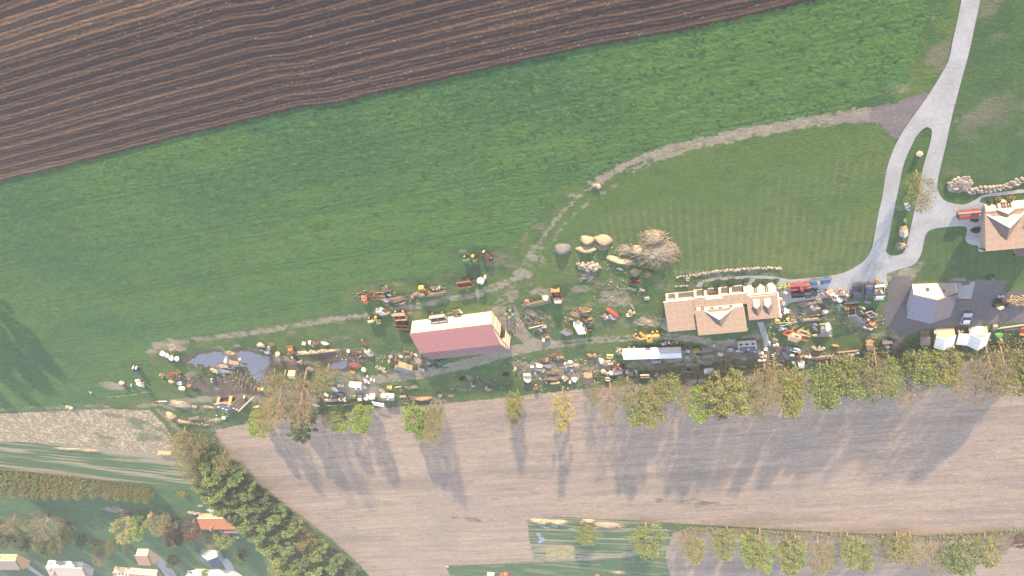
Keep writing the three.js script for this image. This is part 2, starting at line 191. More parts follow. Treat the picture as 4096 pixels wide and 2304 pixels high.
        const D = name === 'grass_strip' ? strD : plotD, s = along(D, x, z), t = across(D, x, z), st = fbm(s * 0.05, t * 0.7, 3);
        set([0.06, 0.125, 0.05]); mix([0.34, 0.28, 0.2], sstep(0.44, 0.62, st + (name === 'grass_strip' ? (fbm(s * 0.02, t * 0.16 + 40, 2) - 0.38) * 0.6 : -0.04)) * 0.85); k = grain;
        if (straw[p]) { set([0.36, 0.3, 0.145]); mix([0.12, 0.15, 0.05], sstep(0.5, 0.7, noise(x * 1.3, z * 0.9)) * 0.6); }
      } else if (name === 'gravel_drive') { set([0.125, 0.115, 0.12]); mix([0.215, 0.18, 0.16], sstep(0.45, 0.7, big) * 0.6); mix([0.12, 0.115, 0.13], sstep(0.5, 0.75, mid) * 0.5); k = 0.78 + 0.25 * g1 + 0.2 * g2;
      } else if (name === 'gravel_apron') { set([0.17, 0.14, 0.14]); k = 0.75 + 0.28 * g1 + 0.22 * g2; mix([0.2, 0.16, 0.15], sstep(0.5, 0.7, fbm(across(hayD, x, z) * 1.1, along(hayD, x, z) * 0.08, 2)));
      } else if (name === 'village_lawn' || name === 'south_lawn') { set([0.036, 0.108, 0.046]); mix([0.085, 0.135, 0.042], sstep(0.45, 0.7, mid) * 0.6); if (name === 'south_lawn') { mix([0.3, 0.26, 0.16], sstep(0.52, 0.72, fbm(x * 0.09, z * 0.35, 3)) * 0.6); mix([0.05, 0.12, 0.05], 0.3); } k = grain;
      } else {
        set([0.058, 0.118, 0.035]); mix([0.105, 0.145, 0.036], sstep(0.42, 0.66, mid) * 0.7); mix([0.032, 0.088, 0.032], sstep(0.55, 0.75, fbm(x * 0.13, z * 0.13, 3)) * 0.75); mix([0.2, 0.16, 0.11], sstep(0.63, 0.78, fbm(x * 0.21 + 50, z * 0.24, 4)) * 0.6); if (g2 > 0.95) mix([0.2, 0.22, 0.04], 0.4); k = grain;
      }
      if (name === 'farmyard' || name === 'ground') d = Math.max(d, 0.28 * sstep(0.56, 0.75, fbm(x * 0.16 + 13, z * 0.16, 3)));
      d = sstep(0.3, 0.86, d * 0.92 + (fbm(x * 0.8 + 5, z * 0.8, 4) - 0.5) * 1.1 * (d > 0.03 ? 1 : 0)) * Math.min(0.8, d * 1.2);
      if (d > 0 && name !== 'gravel_drive') { mix([0.33, 0.265, 0.205], d); mix([0.19, 0.15, 0.12], d * sstep(0.5, 0.72, mid) * 0.6); if (g2 > 0.84) mix([0.42, 0.36, 0.3], d * 0.5); }
      const wv = wet[p]; if (wv > 0) { const q = sstep(0.15, 0.7, wv + (mid - 0.5) * 0.9); mix([0.095, 0.072, 0.058], q * 0.88); if (mid > 0.6) mix([0.05, 0.09, 0.03], q * 0.3); }
      out[o * 4] = enc(c[0] * k); out[o * 4 + 1] = enc(c[1] * k); out[o * 4 + 2] = enc(c[2] * k); out[o * 4 + 3] = 255;
    }
    const t = new THREE.DataTexture(out, W, Hh); t.colorSpace = THREE.SRGBColorSpace; t.magFilter = t.minFilter = THREE.LinearFilter; t.wrapS = t.wrapT = THREE.MirroredRepeatWrapping;
    t.repeat.set(1 / w, 1 / h); t.offset.set(-x0 / w, -z0 / h); t.needsUpdate = true;
    return t;
  }
}
const ZSPLIT = -300;
const near = new Survey(-178, ZSPLIT, 345, 205, 2048, 1220), far = new Survey(-225, -545, 490, 245, 2048, 1024);
const nearMap = near.paint(), farMap = far.paint();
// a seamless relief, 512 px
const relief = (f) => {
  const N = 512, d = new Uint8Array(N * N * 4);
  for (let j = 0; j < N; j++) for (let i = 0; i < N; i++) { const v = Math.round(255 * clamp01(f(i / N, j / N))), o = (j * N + i) * 4; d[o] = d[o + 1] = d[o + 2] = v; d[o + 3] = 255; }
  const t = new THREE.DataTexture(d, N, N); t.wrapS = t.wrapT = THREE.RepeatWrapping; t.magFilter = t.minFilter = THREE.LinearFilter; t.needsUpdate = true; return t;
};
const tnoise = (x, y, p) => { const ix = Math.floor(x), iy = Math.floor(y), fx = x - ix, fy = y - iy, u = fx * fx * (3 - 2 * fx), v = fy * fy * (3 - 2 * fy), m = (n) => ((n % p) + p) % p, a = hash(m(ix), m(iy) + 77), b = hash(m(ix + 1), m(iy) + 77), c = hash(m(ix), m(iy + 1) + 77), d = hash(m(ix + 1), m(iy + 1) + 77); return a + (b - a) * u + (c - a) * v + (a - b - c + d) * u * v; };
const clods = relief((u, v) => 0.45 * tnoise(u * 24, v * 24, 24) + 0.3 * tnoise(u * 56 + 3, v * 56, 56) + 0.25 * tnoise(u * 120, v * 120 + 9, 120));
const grimeMap = relief((u, v) => 0.8 + 0.1 * tnoise(u * 6, v * 6, 6) + 0.08 * tnoise(u * 19, v * 19, 19) + 0.1 * tnoise(u * 60, v * 60, 60)); grimeMap.colorSpace = THREE.SRGBColorSpace;
const grainMap = relief((u, v) => 0.62 + 0.2 * tnoise(u * 4, v * 40, 40) + 0.2 * tnoise(u * 9, v * 110, 120) + 0.08 * tnoise(u * 30, v * 30, 30)); grainMap.colorSpace = THREE.SRGBColorSpace;
const rep = (t, s) => { const c = t.clone(); c.repeat.set(s, s); c.needsUpdate = true; return c; };
const gmat = (bump, size) => { const b = rep(clods, 1 / size); return [nearMap, farMap].map((m) => new THREE.MeshStandardMaterial({ map: m, roughness: 1, bumpMap: b, bumpScale: bump })); };
const GM = { grass: gmat(0.1, 9), crop: gmat(0.2, 13), soil: gmat(0.12, 11), gravel: gmat(0.04, 7) };
const clip = (pts, keepNear) => {          // the part of a ground outline on one side of the line where the two maps meet
  const o = [], side = (p) => (keepNear ? p.z - ZSPLIT : ZSPLIT - p.z);
  for (let i = 0; i < pts.length; i++) { const a = pts[i], b = pts[(i + 1) % pts.length], sa = side(a), sb = side(b); if (sa >= 0) o.push(a); if (sa >= 0 !== sb >= 0) o.push(a.clone().lerp(b, sa / (sa - sb))); }
  return o;
};
function flat(pts, y, holes = []) {
  const c = pts.map((p) => new THREE.Vector2(p.x, p.z)), hs = holes.map((h) => h.map((p) => new THREE.Vector2(p.x, p.z)));
  if (THREE.ShapeUtils.isClockWise(c)) c.reverse();
  hs.forEach((h) => { if (!THREE.ShapeUtils.isClockWise(h)) h.reverse(); });
  const tri = THREE.ShapeUtils.triangulateShape(c, hs), all = [...c, ...hs.flat()], pos = [], uv = [], idx = [];
  all.forEach((p) => { pos.push(p.x, y, p.y); uv.push(p.x, p.y); });
  tri.forEach((t) => idx.push(t[0], t[2], t[1]));
  const g = new THREE.BufferGeometry(); g.setAttribute('position', new THREE.Float32BufferAttribute(pos, 3)); g.setAttribute('uv', new THREE.Float32BufferAttribute(uv, 2)); g.setIndex(idx); g.computeVertexNormals(); return g;
}
const smooth = (pts, n = 4, closed = true) => { const c = new THREE.CatmullRomCurve3(pts, closed, 'centripetal'); return c.getPoints(pts.length * n).slice(0, closed ? -1 : undefined); };
function region(name, y, mats, pts = poly[name]) {
  const gs = [], ms = [];
  [true, false].forEach((k, n) => { const p = clip(pts, k); if (p.length > 2) { gs.push(flat(p, y)); ms.push(mats[n]); } });
  const m = new THREE.Mesh(gs.length > 1 ? mergeGeometries(gs, true) : gs[0], gs.length > 1 ? ms : ms[0]); m.name = name; return struct(m);
}
{ // one sheet out to the horizon
  const far9 = 5200, pts = [[-far9, ZSPLIT], [far9, ZSPLIT], [far9, 900], [-far9, 900]].map(([x, z]) => new THREE.Vector3(x, 0, z)), pts2 = [[-far9, -far9], [far9, -far9], [far9, ZSPLIT], [-far9, ZSPLIT]].map(([x, z]) => new THREE.Vector3(x, 0, z));
  const m = new THREE.Mesh(mergeGeometries([flat(pts, -0.004), flat(pts2, -0.004)], true), GM.grass); m.name = 'ground'; struct(m);
}
region('farmyard', 0, GM.grass); region('village_lawn', 0.004, GM.grass); region('grass_strip', 0.008, GM.grass); region('stubble_field', 0.012, GM.soil); region('far_field', 0.004, GM.soil); region('south_lawn', 0.008, GM.grass); region('garden_plot', 0.012, GM.grass);
region('tilled_field', 0.016, GM.soil); region('lawn_east', 0.004, GM.grass); region('lawn', 0.012, GM.grass); region('hay_field', 0.02, GM.crop); region('gravel_drive', 0.024, GM.gravel); region('gravel_apron', 0.016, GM.gravel);
{ // the plowed field is real ridges, about 3 m apart, that run along the hay
  const A = zz(300, 655)[0], n = new THREE.Vector3(-hayD.z, 0, hayD.x); if (n.z < 0) n.negate();
  const NS = 330, NT = 420, s0 = -95, s1 = 235, depth = 100, pos = [], uv = [], idx = [];
  const edgeT = (s) => { let best = 0; const E = zz(...EDGE); for (let i = 0; i + 1 < E.length; i++) { const a = E[i].clone().sub(A), b = E[i + 1].clone().sub(A), sa = a.dot(hayD), sb = b.dot(hayD); if ((s >= sa && s <= sb) || (s >= sb && s <= sa)) { best = a.dot(n) + ((s - sa) / (sb - sa || 1)) * (b.dot(n) - a.dot(n)); } } return best; };
  for (let i = 0; i <= NS; i++) {
    const s = s0 + ((s1 - s0) * i) / NS, e = edgeT(s);
    for (let j = 0; j <= NT; j++) {
      const t = (depth * j) / NT, ph = (t + (fbm(s * 0.006, t * 0.03, 2) - 0.5) * 0.5) / 2.45, saw = ph - Math.floor(ph), amp = 0.065 + 0.045 * hash(Math.floor(ph), 5);
      const hgt = (saw < 0.62 ? Math.sin((saw / 0.62) * Math.PI) * amp : -Math.sin(((saw - 0.62) / 0.38) * Math.PI) * amp * 0.6) + 0.09 * (noise(s * 2.4, t * 2.6) - 0.5) + 0.06 * Math.sin(t * 7.4 + noise(s * 0.3, t) * 3);
      const tt = e + 0.05 + t, k = sstep(0, 0.5, t);
      pos.push(A.x + hayD.x * s + n.x * tt, 0.2 + hgt * k * 1.15 - 0.17 * (1 - k), A.z + hayD.z * s + n.z * tt); uv.push(A.x + hayD.x * s + n.x * tt, A.z + hayD.z * s + n.z * tt);
      if (i < NS && j < NT) { const o = i * (NT + 1) + j; idx.push(o, o + 1, o + NT + 1, o + 1, o + NT + 2, o + NT + 1); }
    }
  }
  const g = new THREE.BufferGeometry(); g.setAttribute('position', new THREE.Float32BufferAttribute(pos, 3)); g.setAttribute('uv', new THREE.Float32BufferAttribute(uv, 2)); g.setIndex(idx); g.computeVertexNormals();
  const m = new THREE.Mesh(g, GM.soil[0]); m.name = 'plowed_field'; struct(m);
}
// ---------- materials
const mats = new Map();
const M = (r, g, b, rough = 0.85, o = {}) => {
  const key = [r, g, b, rough, JSON.stringify(o)].join();
  if (!mats.has(key)) {
    const m = new THREE.MeshStandardMaterial({ roughness: rough, metalness: o.metal || 0, side: THREE.DoubleSide });
    m.map = o.grain ? grainMap : o.plain ? null : grimeMap; const q = m.map ? 0.76 : 0.85, lu = 0.3 * r + 0.5 * g + 0.2 * b, ds = o.vivid ? 0 : 0.16; r += (lu - r) * ds; g += (lu - g) * ds; b += (lu - b) * ds; m.color.setRGB(Math.min(1, r * q), Math.min(1, g * q), Math.min(1, b * q));
    mats.set(key, m);
  }
  return mats.get(key);
};
const rust = M(0.2, 0.075, 0.035), rustD = M(0.11, 0.05, 0.035), steel = M(0.3, 0.3, 0.31, 0.55, { metal: 0.4 }), iron = M(0.1, 0.095, 0.095, 0.7), white = M(1, 0.98, 0.95, 0.5), cream = M(0.6, 0.52, 0.4), rubber = M(0.025, 0.025, 0.027, 0.9), glass = new THREE.MeshPhysicalMaterial({ color: new THREE.Color().setRGB(0.03, 0.04, 0.05), roughness: 0.08, specularIntensity: 1 });
const wood = M(0.36, 0.25, 0.15, 0.9, { grain: 1 }), woodN = M(0.5, 0.36, 0.2, 0.85, { grain: 1 }), woodG = M(0.27, 0.24, 0.215, 0.95, { grain: 1 }), woodD = M(0.16, 0.11, 0.08, 0.95, { grain: 1 }), shingle = M(0.29, 0.215, 0.185, 0.95), tyreM = rubber, green = M(0.025, 0.16, 0.06, 0.5), yellow = M(0.62, 0.42, 0.03, 0.5), orange = M(0.55, 0.2, 0.03, 0.6), red = M(0.4, 0.03, 0.025, 0.45), blue = M(0.03, 0.07, 0.22, 0.35), black = M(0.015, 0.015, 0.018, 0.4), grey = M(0.3, 0.3, 0.31, 0.7), stoneM = [M(0.42, 0.34, 0.26, 0.95), M(0.34, 0.29, 0.25, 0.95), M(0.5, 0.42, 0.33, 0.95), M(0.28, 0.25, 0.24, 0.95)], earth = M(0.34, 0.24, 0.16, 1), tarpB = M(0.06, 0.19, 0.38, 0.5), concrete = M(0.5, 0.48, 0.47, 0.95), gravelM = M(0.21, 0.2, 0.22, 1), whiteR = M(1.15, 1.17, 1.2, 0.4);

// ---------- geometry helpers
const nonIx = (g) => { const q = g.index ? g.toNonIndexed() : g; for (const k of Object.keys(q.attributes)) if (!['position', 'normal', 'uv', 'color'].includes(k)) q.deleteAttribute(k); return q; };
const merge = (gs) => { const a = gs.flat(9).map(nonIx); return a.length === 1 ? a[0] : mergeGeometries(a); };
const bx = (x0, x1, y0, y1, z0, z1) => new THREE.BoxGeometry(x1 - x0, y1 - y0, z1 - z0).translate((x0 + x1) / 2, (y0 + y1) / 2, (z0 + z1) / 2);
const box = (w, h, d, x = 0, y = 0, z = 0, rx = 0, ry = 0, rz = 0) => new THREE.BoxGeometry(w, h, d).applyMatrix4(new THREE.Matrix4().makeRotationFromEuler(new THREE.Euler(rx, ry, rz)).setPosition(x, y, z));
const cyl = (r0, r1, h, x = 0, y = 0, z = 0, n = 12, rx = 0, rz = 0) => new THREE.CylinderGeometry(r1, r0, h, n).applyMatrix4(new THREE.Matrix4().makeRotationFromEuler(new THREE.Euler(rx, 0, rz)).setPosition(x, y, z));
const lathe = (pts, n = 14) => new THREE.LatheGeometry(pts.map((p) => new THREE.Vector2(...p)), n);
const bar = (a, b, r = 0.05, n = 5, r2 = r) => { const A = new THREE.Vector3(...a), Bv = new THREE.Vector3(...b), l = A.distanceTo(Bv), q = new THREE.Quaternion().setFromUnitVectors(new THREE.Vector3(0, 1, 0), Bv.clone().sub(A).normalize()); return new THREE.CylinderGeometry(r2, r, l, n).applyQuaternion(q).translate(...A.add(Bv).multiplyScalar(0.5).toArray()); };
const beam = (a, b, w, h) => { const A = new THREE.Vector3(...a), Bv = new THREE.Vector3(...b), l = A.distanceTo(Bv), q = new THREE.Quaternion().setFromUnitVectors(new THREE.Vector3(1, 0, 0), Bv.clone().sub(A).normalize()); return new THREE.BoxGeometry(l, h, w).applyQuaternion(q).translate(...A.add(Bv).multiplyScalar(0.5).toArray()); };
// a prism: outline [[u, y], ...] carried along x (axis 'x', u = z) or along z (axis 'z', u = x)
function prism(outline, axis, t0, t1) {
  const c = outline.map((p) => new THREE.Vector2(p[0], p[1])); if (THREE.ShapeUtils.isClockWise(c)) c.reverse();
  const tri = THREE.ShapeUtils.triangulateShape(c, []), pos = [], uv = [], put = (u, y, t) => { axis === 'x' ? pos.push(t, y, u) : pos.push(u, y, t); };
  for (const t of tri) { for (const k of t) { put(c[k].x, c[k].y, t1); uv.push(c[k].x / 3, c[k].y / 3); } for (const k of [t[2], t[1], t[0]]) { put(c[k].x, c[k].y, t0); uv.push(c[k].x / 3, c[k].y / 3); } }
  let s = 0;
  c.forEach((a, i) => { const b = c[(i + 1) % c.length], l = a.distanceTo(b); for (const [p, t, w] of [[a, t0, 0], [b, t0, 1], [b, t1, 1], [a, t0, 0], [b, t1, 1], [a, t1, 0]]) { put(p.x, p.y, t); uv.push((s + w * l) / 3, t / 3); } s += l; });
  const g = new THREE.BufferGeometry(); g.setAttribute('position', new THREE.Float32BufferAttribute(pos, 3)); g.setAttribute('uv', new THREE.Float32BufferAttribute(uv, 2)); g.computeVertexNormals(); return g;
}
// a slab under four corner points of its top face
function slab(p, t) {
  const top = p.map((v) => new THREE.Vector3(...v)), low = top.map((v) => v.clone().setY(v.y - t)), pos = [], uv = [];
  const quad = (a, b, c, d) => { for (const [v, u, w] of [[a, 0, 0], [b, 1, 0], [c, 1, 1], [a, 0, 0], [c, 1, 1], [d, 0, 1]]) { pos.push(v.x, v.y, v.z); uv.push(u * a.distanceTo(b) / 3, w * a.distanceTo(d) / 3); } };
  quad(...top); quad(low[3], low[2], low[1], low[0]); for (let i = 0; i < 4; i++) quad(top[(i + 1) % 4], top[i], low[i], low[(i + 1) % 4]);
  const g = new THREE.BufferGeometry(); g.setAttribute('position', new THREE.Float32BufferAttribute(pos, 3)); g.setAttribute('uv', new THREE.Float32BufferAttribute(uv, 2)); g.computeVertexNormals(); return g;
}
const mesh = (name, gs, m, parent) => { const o = new THREE.Mesh(merge([gs]), m); o.name = name; if (parent) parent.add(o); return o; };
const thing = (name, label, cat, group) => tag(Object.assign(new THREE.Group(), { name: numbered(name) }), label, cat, group);
// a thing whose x axis runs from ground mark a to ground mark b, z away from the camera
function site(name, label, cat, a, b, group) {
  const o = thing(name, label, cat, group), A = P(...a), Bp = P(...b), X = Bp.clone().sub(A); o.userData.len = undefined; delete o.userData.len;
  o.position.copy(A); o.rotation.y = Math.atan2(-X.z, X.x); scene.add(o); return [o, X.length()];
}
const roofX = (x0, x1, z0, z1, e, r, zm = (z0 + z1) / 2, ov = 0.35, t = 0.14) => { const k0 = (r - e) / (zm - z0), k1 = (r - e) / (z1 - zm); return [slab([[x0 - ov, e - k0 * ov, z0 - ov], [x0 - ov, r, zm], [x1 + ov, r, zm], [x1 + ov, e - k0 * ov, z0 - ov]], t), slab([[x0 - ov, r, zm], [x0 - ov, e - k1 * ov, z1 + ov], [x1 + ov, e - k1 * ov, z1 + ov], [x1 + ov, r, zm]], t)]; };
const roofZ = (x0, x1, z0, z1, e, r, xm = (x0 + x1) / 2, ov = 0.35, t = 0.14) => { const k0 = (r - e) / (xm - x0), k1 = (r - e) / (x1 - xm); return [slab([[x0 - ov, e - k0 * ov, z0 - ov], [x0 - ov, e - k0 * ov, z1 + ov], [xm, r, z1 + ov], [xm, r, z0 - ov]], t), slab([[xm, r, z0 - ov], [xm, r, z1 + ov], [x1 + ov, e - k1 * ov, z1 + ov], [x1 + ov, e - k1 * ov, z0 - ov]], t)]; };
function windowZ(parent, x, y, z, w, h, nx = 2, ny = 2, trim = cream) {          // a window in a wall that faces the camera side (-z)
  const f = mesh('window', [bx(x - w / 2 - 0.09, x + w / 2 + 0.09, y - 0.1, y, z - 0.09, z + 0.02), bx(x - w / 2 - 0.09, x + w / 2 + 0.09, y + h, y + h + 0.1, z - 0.08, z + 0.02), bx(x - w / 2 - 0.09, x - w / 2, y, y + h, z - 0.08, z + 0.02), bx(x + w / 2, x + w / 2 + 0.09, y, y + h, z - 0.08, z + 0.02)], trim, parent);
  const pw = w / nx, ph = h / ny, g = 0.035;
  for (let i = 0; i < nx; i++) for (let j = 0; j < ny; j++) mesh('pane', bx(x - w / 2 + i * pw + g, x - w / 2 + (i + 1) * pw - g, y + j * ph + g, y + (j + 1) * ph - g, z - 0.045, z - 0.012), glass, f);
  return f;
}
const ribs = (x0, x1, y, z, n, h) => Array.from({ length: n }, (_, i) => bx(x0 + ((x1 - x0) * (i + 0.5)) / n - 0.03, x0 + ((x1 - x0) * (i + 0.5)) / n + 0.03, y, y + h, z - 0.03, z));

// ---------- the barn
{
  const [b, w] = site('barn', 'long cream metal barn with a mauve roof and open sliding doors', 'barn', ['H', 265, 345], ['H', 1975, 135]);
  const D = 13.4, e = 4, r = 5.75, wallM = M(0.8, 0.7, 0.54, 0.6), roofM = M(0.36, 0.17, 0.19, 0.5, { vivid: 1 });
  mesh('wall', [bx(0, w, 0, e, 0, 0.15), ...ribs(0.2, w - 0.2, 0.02, 0, 44, e - 0.1)], wallM, b);
  mesh('rear_wall', bx(0, w, 0, e, D - 0.15, D), wallM, b); mesh('gable_wall', prism([[0.15, 0], [D - 0.15, 0], [D - 0.15, e], [D / 2, r - 0.1], [0.15, e]], 'x', 0, 0.15), wallM, b);
  mesh('gable_wall', [prism([[0.15, 3.75], [D - 0.15, 3.75], [D - 0.15, e], [D / 2, r - 0.1], [0.15, e]], 'x', w - 0.15, w), bx(w - 0.15, w, 0, 3.75, 0.15, 4), bx(w - 0.15, w, 0, 3.75, 11, D - 0.15)], wallM, b);
  mesh('door_track', bx(w + 0.002, w + 0.14, 3.66, 3.8, 0.5, D - 0.3), M(0.1, 0.06, 0.05), b);
  mesh('sliding_door', [bx(w + 0.03, w + 0.1, 0.1, 3.62, 2.6, 6.2), ...[2.7, 4.3, 6].map((z) => bx(w + 0.1, w + 0.13, 0.1, 3.62, z, z + 0.14))], wallM, b);
  mesh('sliding_door', [bx(w + 0.03, w + 0.1, 0.1, 3.62, 9.6, 13), ...[9.7, 11.2, 12.8].map((z) => bx(w + 0.1, w + 0.13, 0.1, 3.62, z, z + 0.14))], wallM, b);
  const rf = roofX(0, w, 0, D, e, r, D / 2, 0.18, 0.09);
  for (let k = 0; k < 2; k++) mesh('roof', [rf[k], ...Array.from({ length: 23 }, (_, i) => { const x = 0.1 + (i * (w - 0.2)) / 22, y = (a) => e + (r - e) * a + 0.03; return k ? beam([x, y(1), D / 2 + 0.1], [x, y(0), D - 0.05], 0.05, 0.05) : beam([x, y(0), 0.05], [x, y(1), D / 2 - 0.1], 0.05, 0.05); })], roofM, b);
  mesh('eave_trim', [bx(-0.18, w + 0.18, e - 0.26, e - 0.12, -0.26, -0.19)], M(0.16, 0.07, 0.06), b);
  mesh('floor', bx(0.15, w - 0.15, -0.02, 0.06, 0.15, D - 0.15), M(0.2, 0.17, 0.15), b);
  const pile = thing('lumber_stack', 'orange lumber stacked inside the open barn door', 'lumber'); pile.position.copy(b.localToWorld(new THREE.Vector3(w - 2.4, 0.06, 7.9))); pile.rotation.y = b.rotation.y; scene.add(pile); b.updateMatrixWorld();
  for (let i = 0; i < 12; i++) mesh('plank', box(3.6, 0.16, 0.3, rr(-0.2, 0.2), 0.1 + Math.floor(i / 4) * 0.6 + 0.3 * (i % 2), -0.9 + (i % 4) * 0.55, 0, rr(-0.05, 0.05), 0.1), woodN, pile);
  b.updateMatrixWorld(true); pile.position.copy(new THREE.Vector3(w - 2.4, 0.06, 7.9).applyMatrix4(b.matrixWorld));
}
// ---------- the farmhouse
{
  const [b, w] = site('farmhouse', 'big cream farmhouse with columned porch, tan shingle roofs and roof dormers', 'house', ['g', 225, 640], ['g', 1840, 478]);
  const wl = M(0.68, 0.6, 0.48), x1 = 6.7, x2 = 18.9, S = 0.81;
  mesh('porch_floor', [bx(0, x1 - 0.06, 0, 0.25, 0.02, 2.2), bx(x1 - 0.06, x2, 0, 0.25, -0.45, 2.1)], M(0.4, 0.37, 0.34), b);
  mesh('wall', [bx(0.1, x1, 0, 3, 2.2, 2.4), prism([[2.4, 0], [10.9, 0], [10.9, 3.2], [5.7, 6.8], [2.4, 4.4]], 'x', 0.1, 0.3), bx(x1, x2 - 0.1, 0, 3.6, 2.1, 2.3)], wl, b);
  mesh('upper_wall', [bx(x1 + 0.3, x2 - 1.5, 3.4, 5.5, 1.1, 1.3), prism([[9.15, 5.5], [15.1, 5.5], [12.12, 7.85]], 'z', 1.1, 1.3), prism([[1.3, 3.4], [9.3, 3.4], [9.3, 5.5], [5.3, 8.8], [1.3, 5.5]], 'x', x1 + 0.3, x1 + 0.5), prism([[1.3, 3.4], [9.3, 3.4], [9.3, 5.5], [5.3, 8.8], [1.3, 5.5]], 'x', x2 - 1.7, x2 - 1.5), bx(x1 + 0.3, x2 - 1.5, 0, 5.5, 9.3, 9.5)], wl, b);
  mesh('garage_wall', [bx(x2, w, 0, 3.2, 0, 0.2), prism([[0.2, 0], [8.6, 0], [8.6, 3.2], [4.4, 6.5], [0.2, 3.2]], 'x', w - 0.25, w), prism([[0.2, 0], [8.6, 0], [8.6, 3.2], [4.4, 6.5], [0.2, 3.2]], 'x', x2, x2 + 0.2), bx(x2, w, 0, 3.2, 8.4, 8.6)], wl, b);
  for (const [x, z, s] of [[0.35, 0.25, 0.5], [2.6, 0.25, 0.7], [6.95, -0.25, 0.55], [9.3, -0.25, 0.55], [12.6, -0.25, 0.5], [15, -0.25, 0.5], [18.4, -0.2, 0.9]]) { const c = mesh('column', bx(x - s / 2, x + s / 2, 0.25, 2.5, z - 0.2, z + 0.2), wl, b); mesh('base', bx(x - s / 2 - 0.06, x + s / 2 + 0.06, 0.25, 0.5, z - 0.26, z + 0.26), wl, c); }
  mesh('porch_beam', [bx(0, x1 - 0.1, 2.5, 2.8, 0.08, 0.42), bx(x1, x2, 2.5, 2.8, -0.42, -0.08), bx(0.1, 0.35, 2.5, 2.8, 0.42, 2.2)], wl, b);
  mesh('gutter', [bx(-0.4, x1, 2.5, 2.66, -0.5, -0.36), bx(x1, x2, 2.45, 2.61, -0.98, -0.84), bx(x2 - 0.2, w + 0.4, 2.86, 3.02, -0.52, -0.38)], white, b);
  mesh('roof', [...roofX(0, x1 + 2, 0, 11.4, 2.75, 2.75 + 5.7 * S - 0.25, 5.7)], shingle, b);
  mesh('porch_roof', slab([[x1 - 0.1, 2.55, -0.85], [x1 - 0.1, 4.15, 1.25], [x2, 4.15, 1.25], [x2, 2.55, -0.85]], 0.12), shingle, b);
  mesh('main_roof', [...roofX(x1 + 0.3, x2 - 1.5, 1, 9.6, 5.5, 5.5 + 4.3 * S, 5.3)], shingle, b);
  mesh('garage_roof', [...roofX(x2 - 0.2, w, 0, 8.8, 3.1, 3.1 + 4.4 * S, 4.4)], shingle, b);
  const gz = (s) => slab([[12.12 + s * 3.3, 5.28, 0.55], [12.12, 7.98, 0.55], [12.12, 7.98, 4.6], [12.12 + s * 3.3, 5.28, 1.6]].sort(() => 0), 0.16);
  mesh('gable_roof', [gz(-1), gz(1)], shingle, b);
  for (const [p, q, t] of [[[8.77, 5.22, 0.5], [12.12, 7.95, 0.5], 0.26], [[12.12, 7.95, 0.5], [15.47, 5.22, 0.5], 0.26], [[w + 0.4, 2.9, -0.3], [w + 0.4, 6.62, 4.38], 0.3], [[w + 0.4, 6.62, 4.42], [w + 0.4, 2.9, 9.1], 0.3]]) mesh('rake_trim', beam(p, q, 0.1, t), white, b);
  mesh('porch_gable', slab([[9.35, 2.75, -0.62], [9.35, 3.05, -0.5], [13.1, 3.05, -0.5], [13.1, 2.75, -0.62]], 0.1), white, b);
  for (const dx of [20.5, 22.95]) {
    const d = mesh('dormer', [bx(dx - 0.72, dx + 0.72, 3.4, 5.4, 0.6, 0.75), prism([[dx - 0.72, 5.4], [dx + 0.72, 5.4], [dx, 6.15]], 'z', 0.6, 0.75), bx(dx - 0.72, dx - 0.6, 3.4, 5.35, 0.75, 3), bx(dx + 0.6, dx + 0.72, 3.4, 5.35, 0.75, 3)], wl, b);
    mesh('roof', roofZ(dx - 0.72, dx + 0.72, 0.7, 3.9, 5.4, 6.2, dx, 0.2, 0.1), shingle, d); mesh('pane', bx(dx - 0.3, dx + 0.3, 4.2, 5.1, 0.55, 0.6), M(0.5, 0.47, 0.42, 0.2), d);
  }
  for (const [x, y] of [[8.35, 3.85], [10.45, 4.2], [12.4, 4.35], [14.75, 4.15]]) windowZ(b, x, y, 1.1, 0.75, 1.05);
  for (const x of [20.5, 22.95]) { windowZ(b, x, 0.75, 0, 0.75, 1.6, 2, 4); for (const s of [-1, 1]) mesh('shutter', bx(x + s * 0.72 - 0.2, x + s * 0.72 + 0.2, 0.7, 2.4, -0.05, -0.003), cream, b); }
  for (const x of [1.5, 4.6, 8.1, 13.8, 16.4]) windowZ(b, x, 0.9, 2.1, 1.2, 1.3);
  const sw = thing('porch_swing', 'brown bench in the porch of the cream farmhouse', 'bench'); sw.position.set(11, 0.25, 1).applyMatrix4((b.updateMatrixWorld(true), b.matrixWorld)); sw.rotation.y = b.rotation.y; scene.add(sw);
  mesh('seat', box(1.8, 0.08, 0.6, 0, 0.45, 0), rust, sw); mesh('backrest', box(1.8, 0.7, 0.06, 0, 0.85, 0.3, 0.15), rust, sw); for (const s of [-0.8, 0.8]) mesh('leg', bx(s - 0.05, s + 0.05, 0, 0.42, -0.25, 0.25), woodD, sw);
}
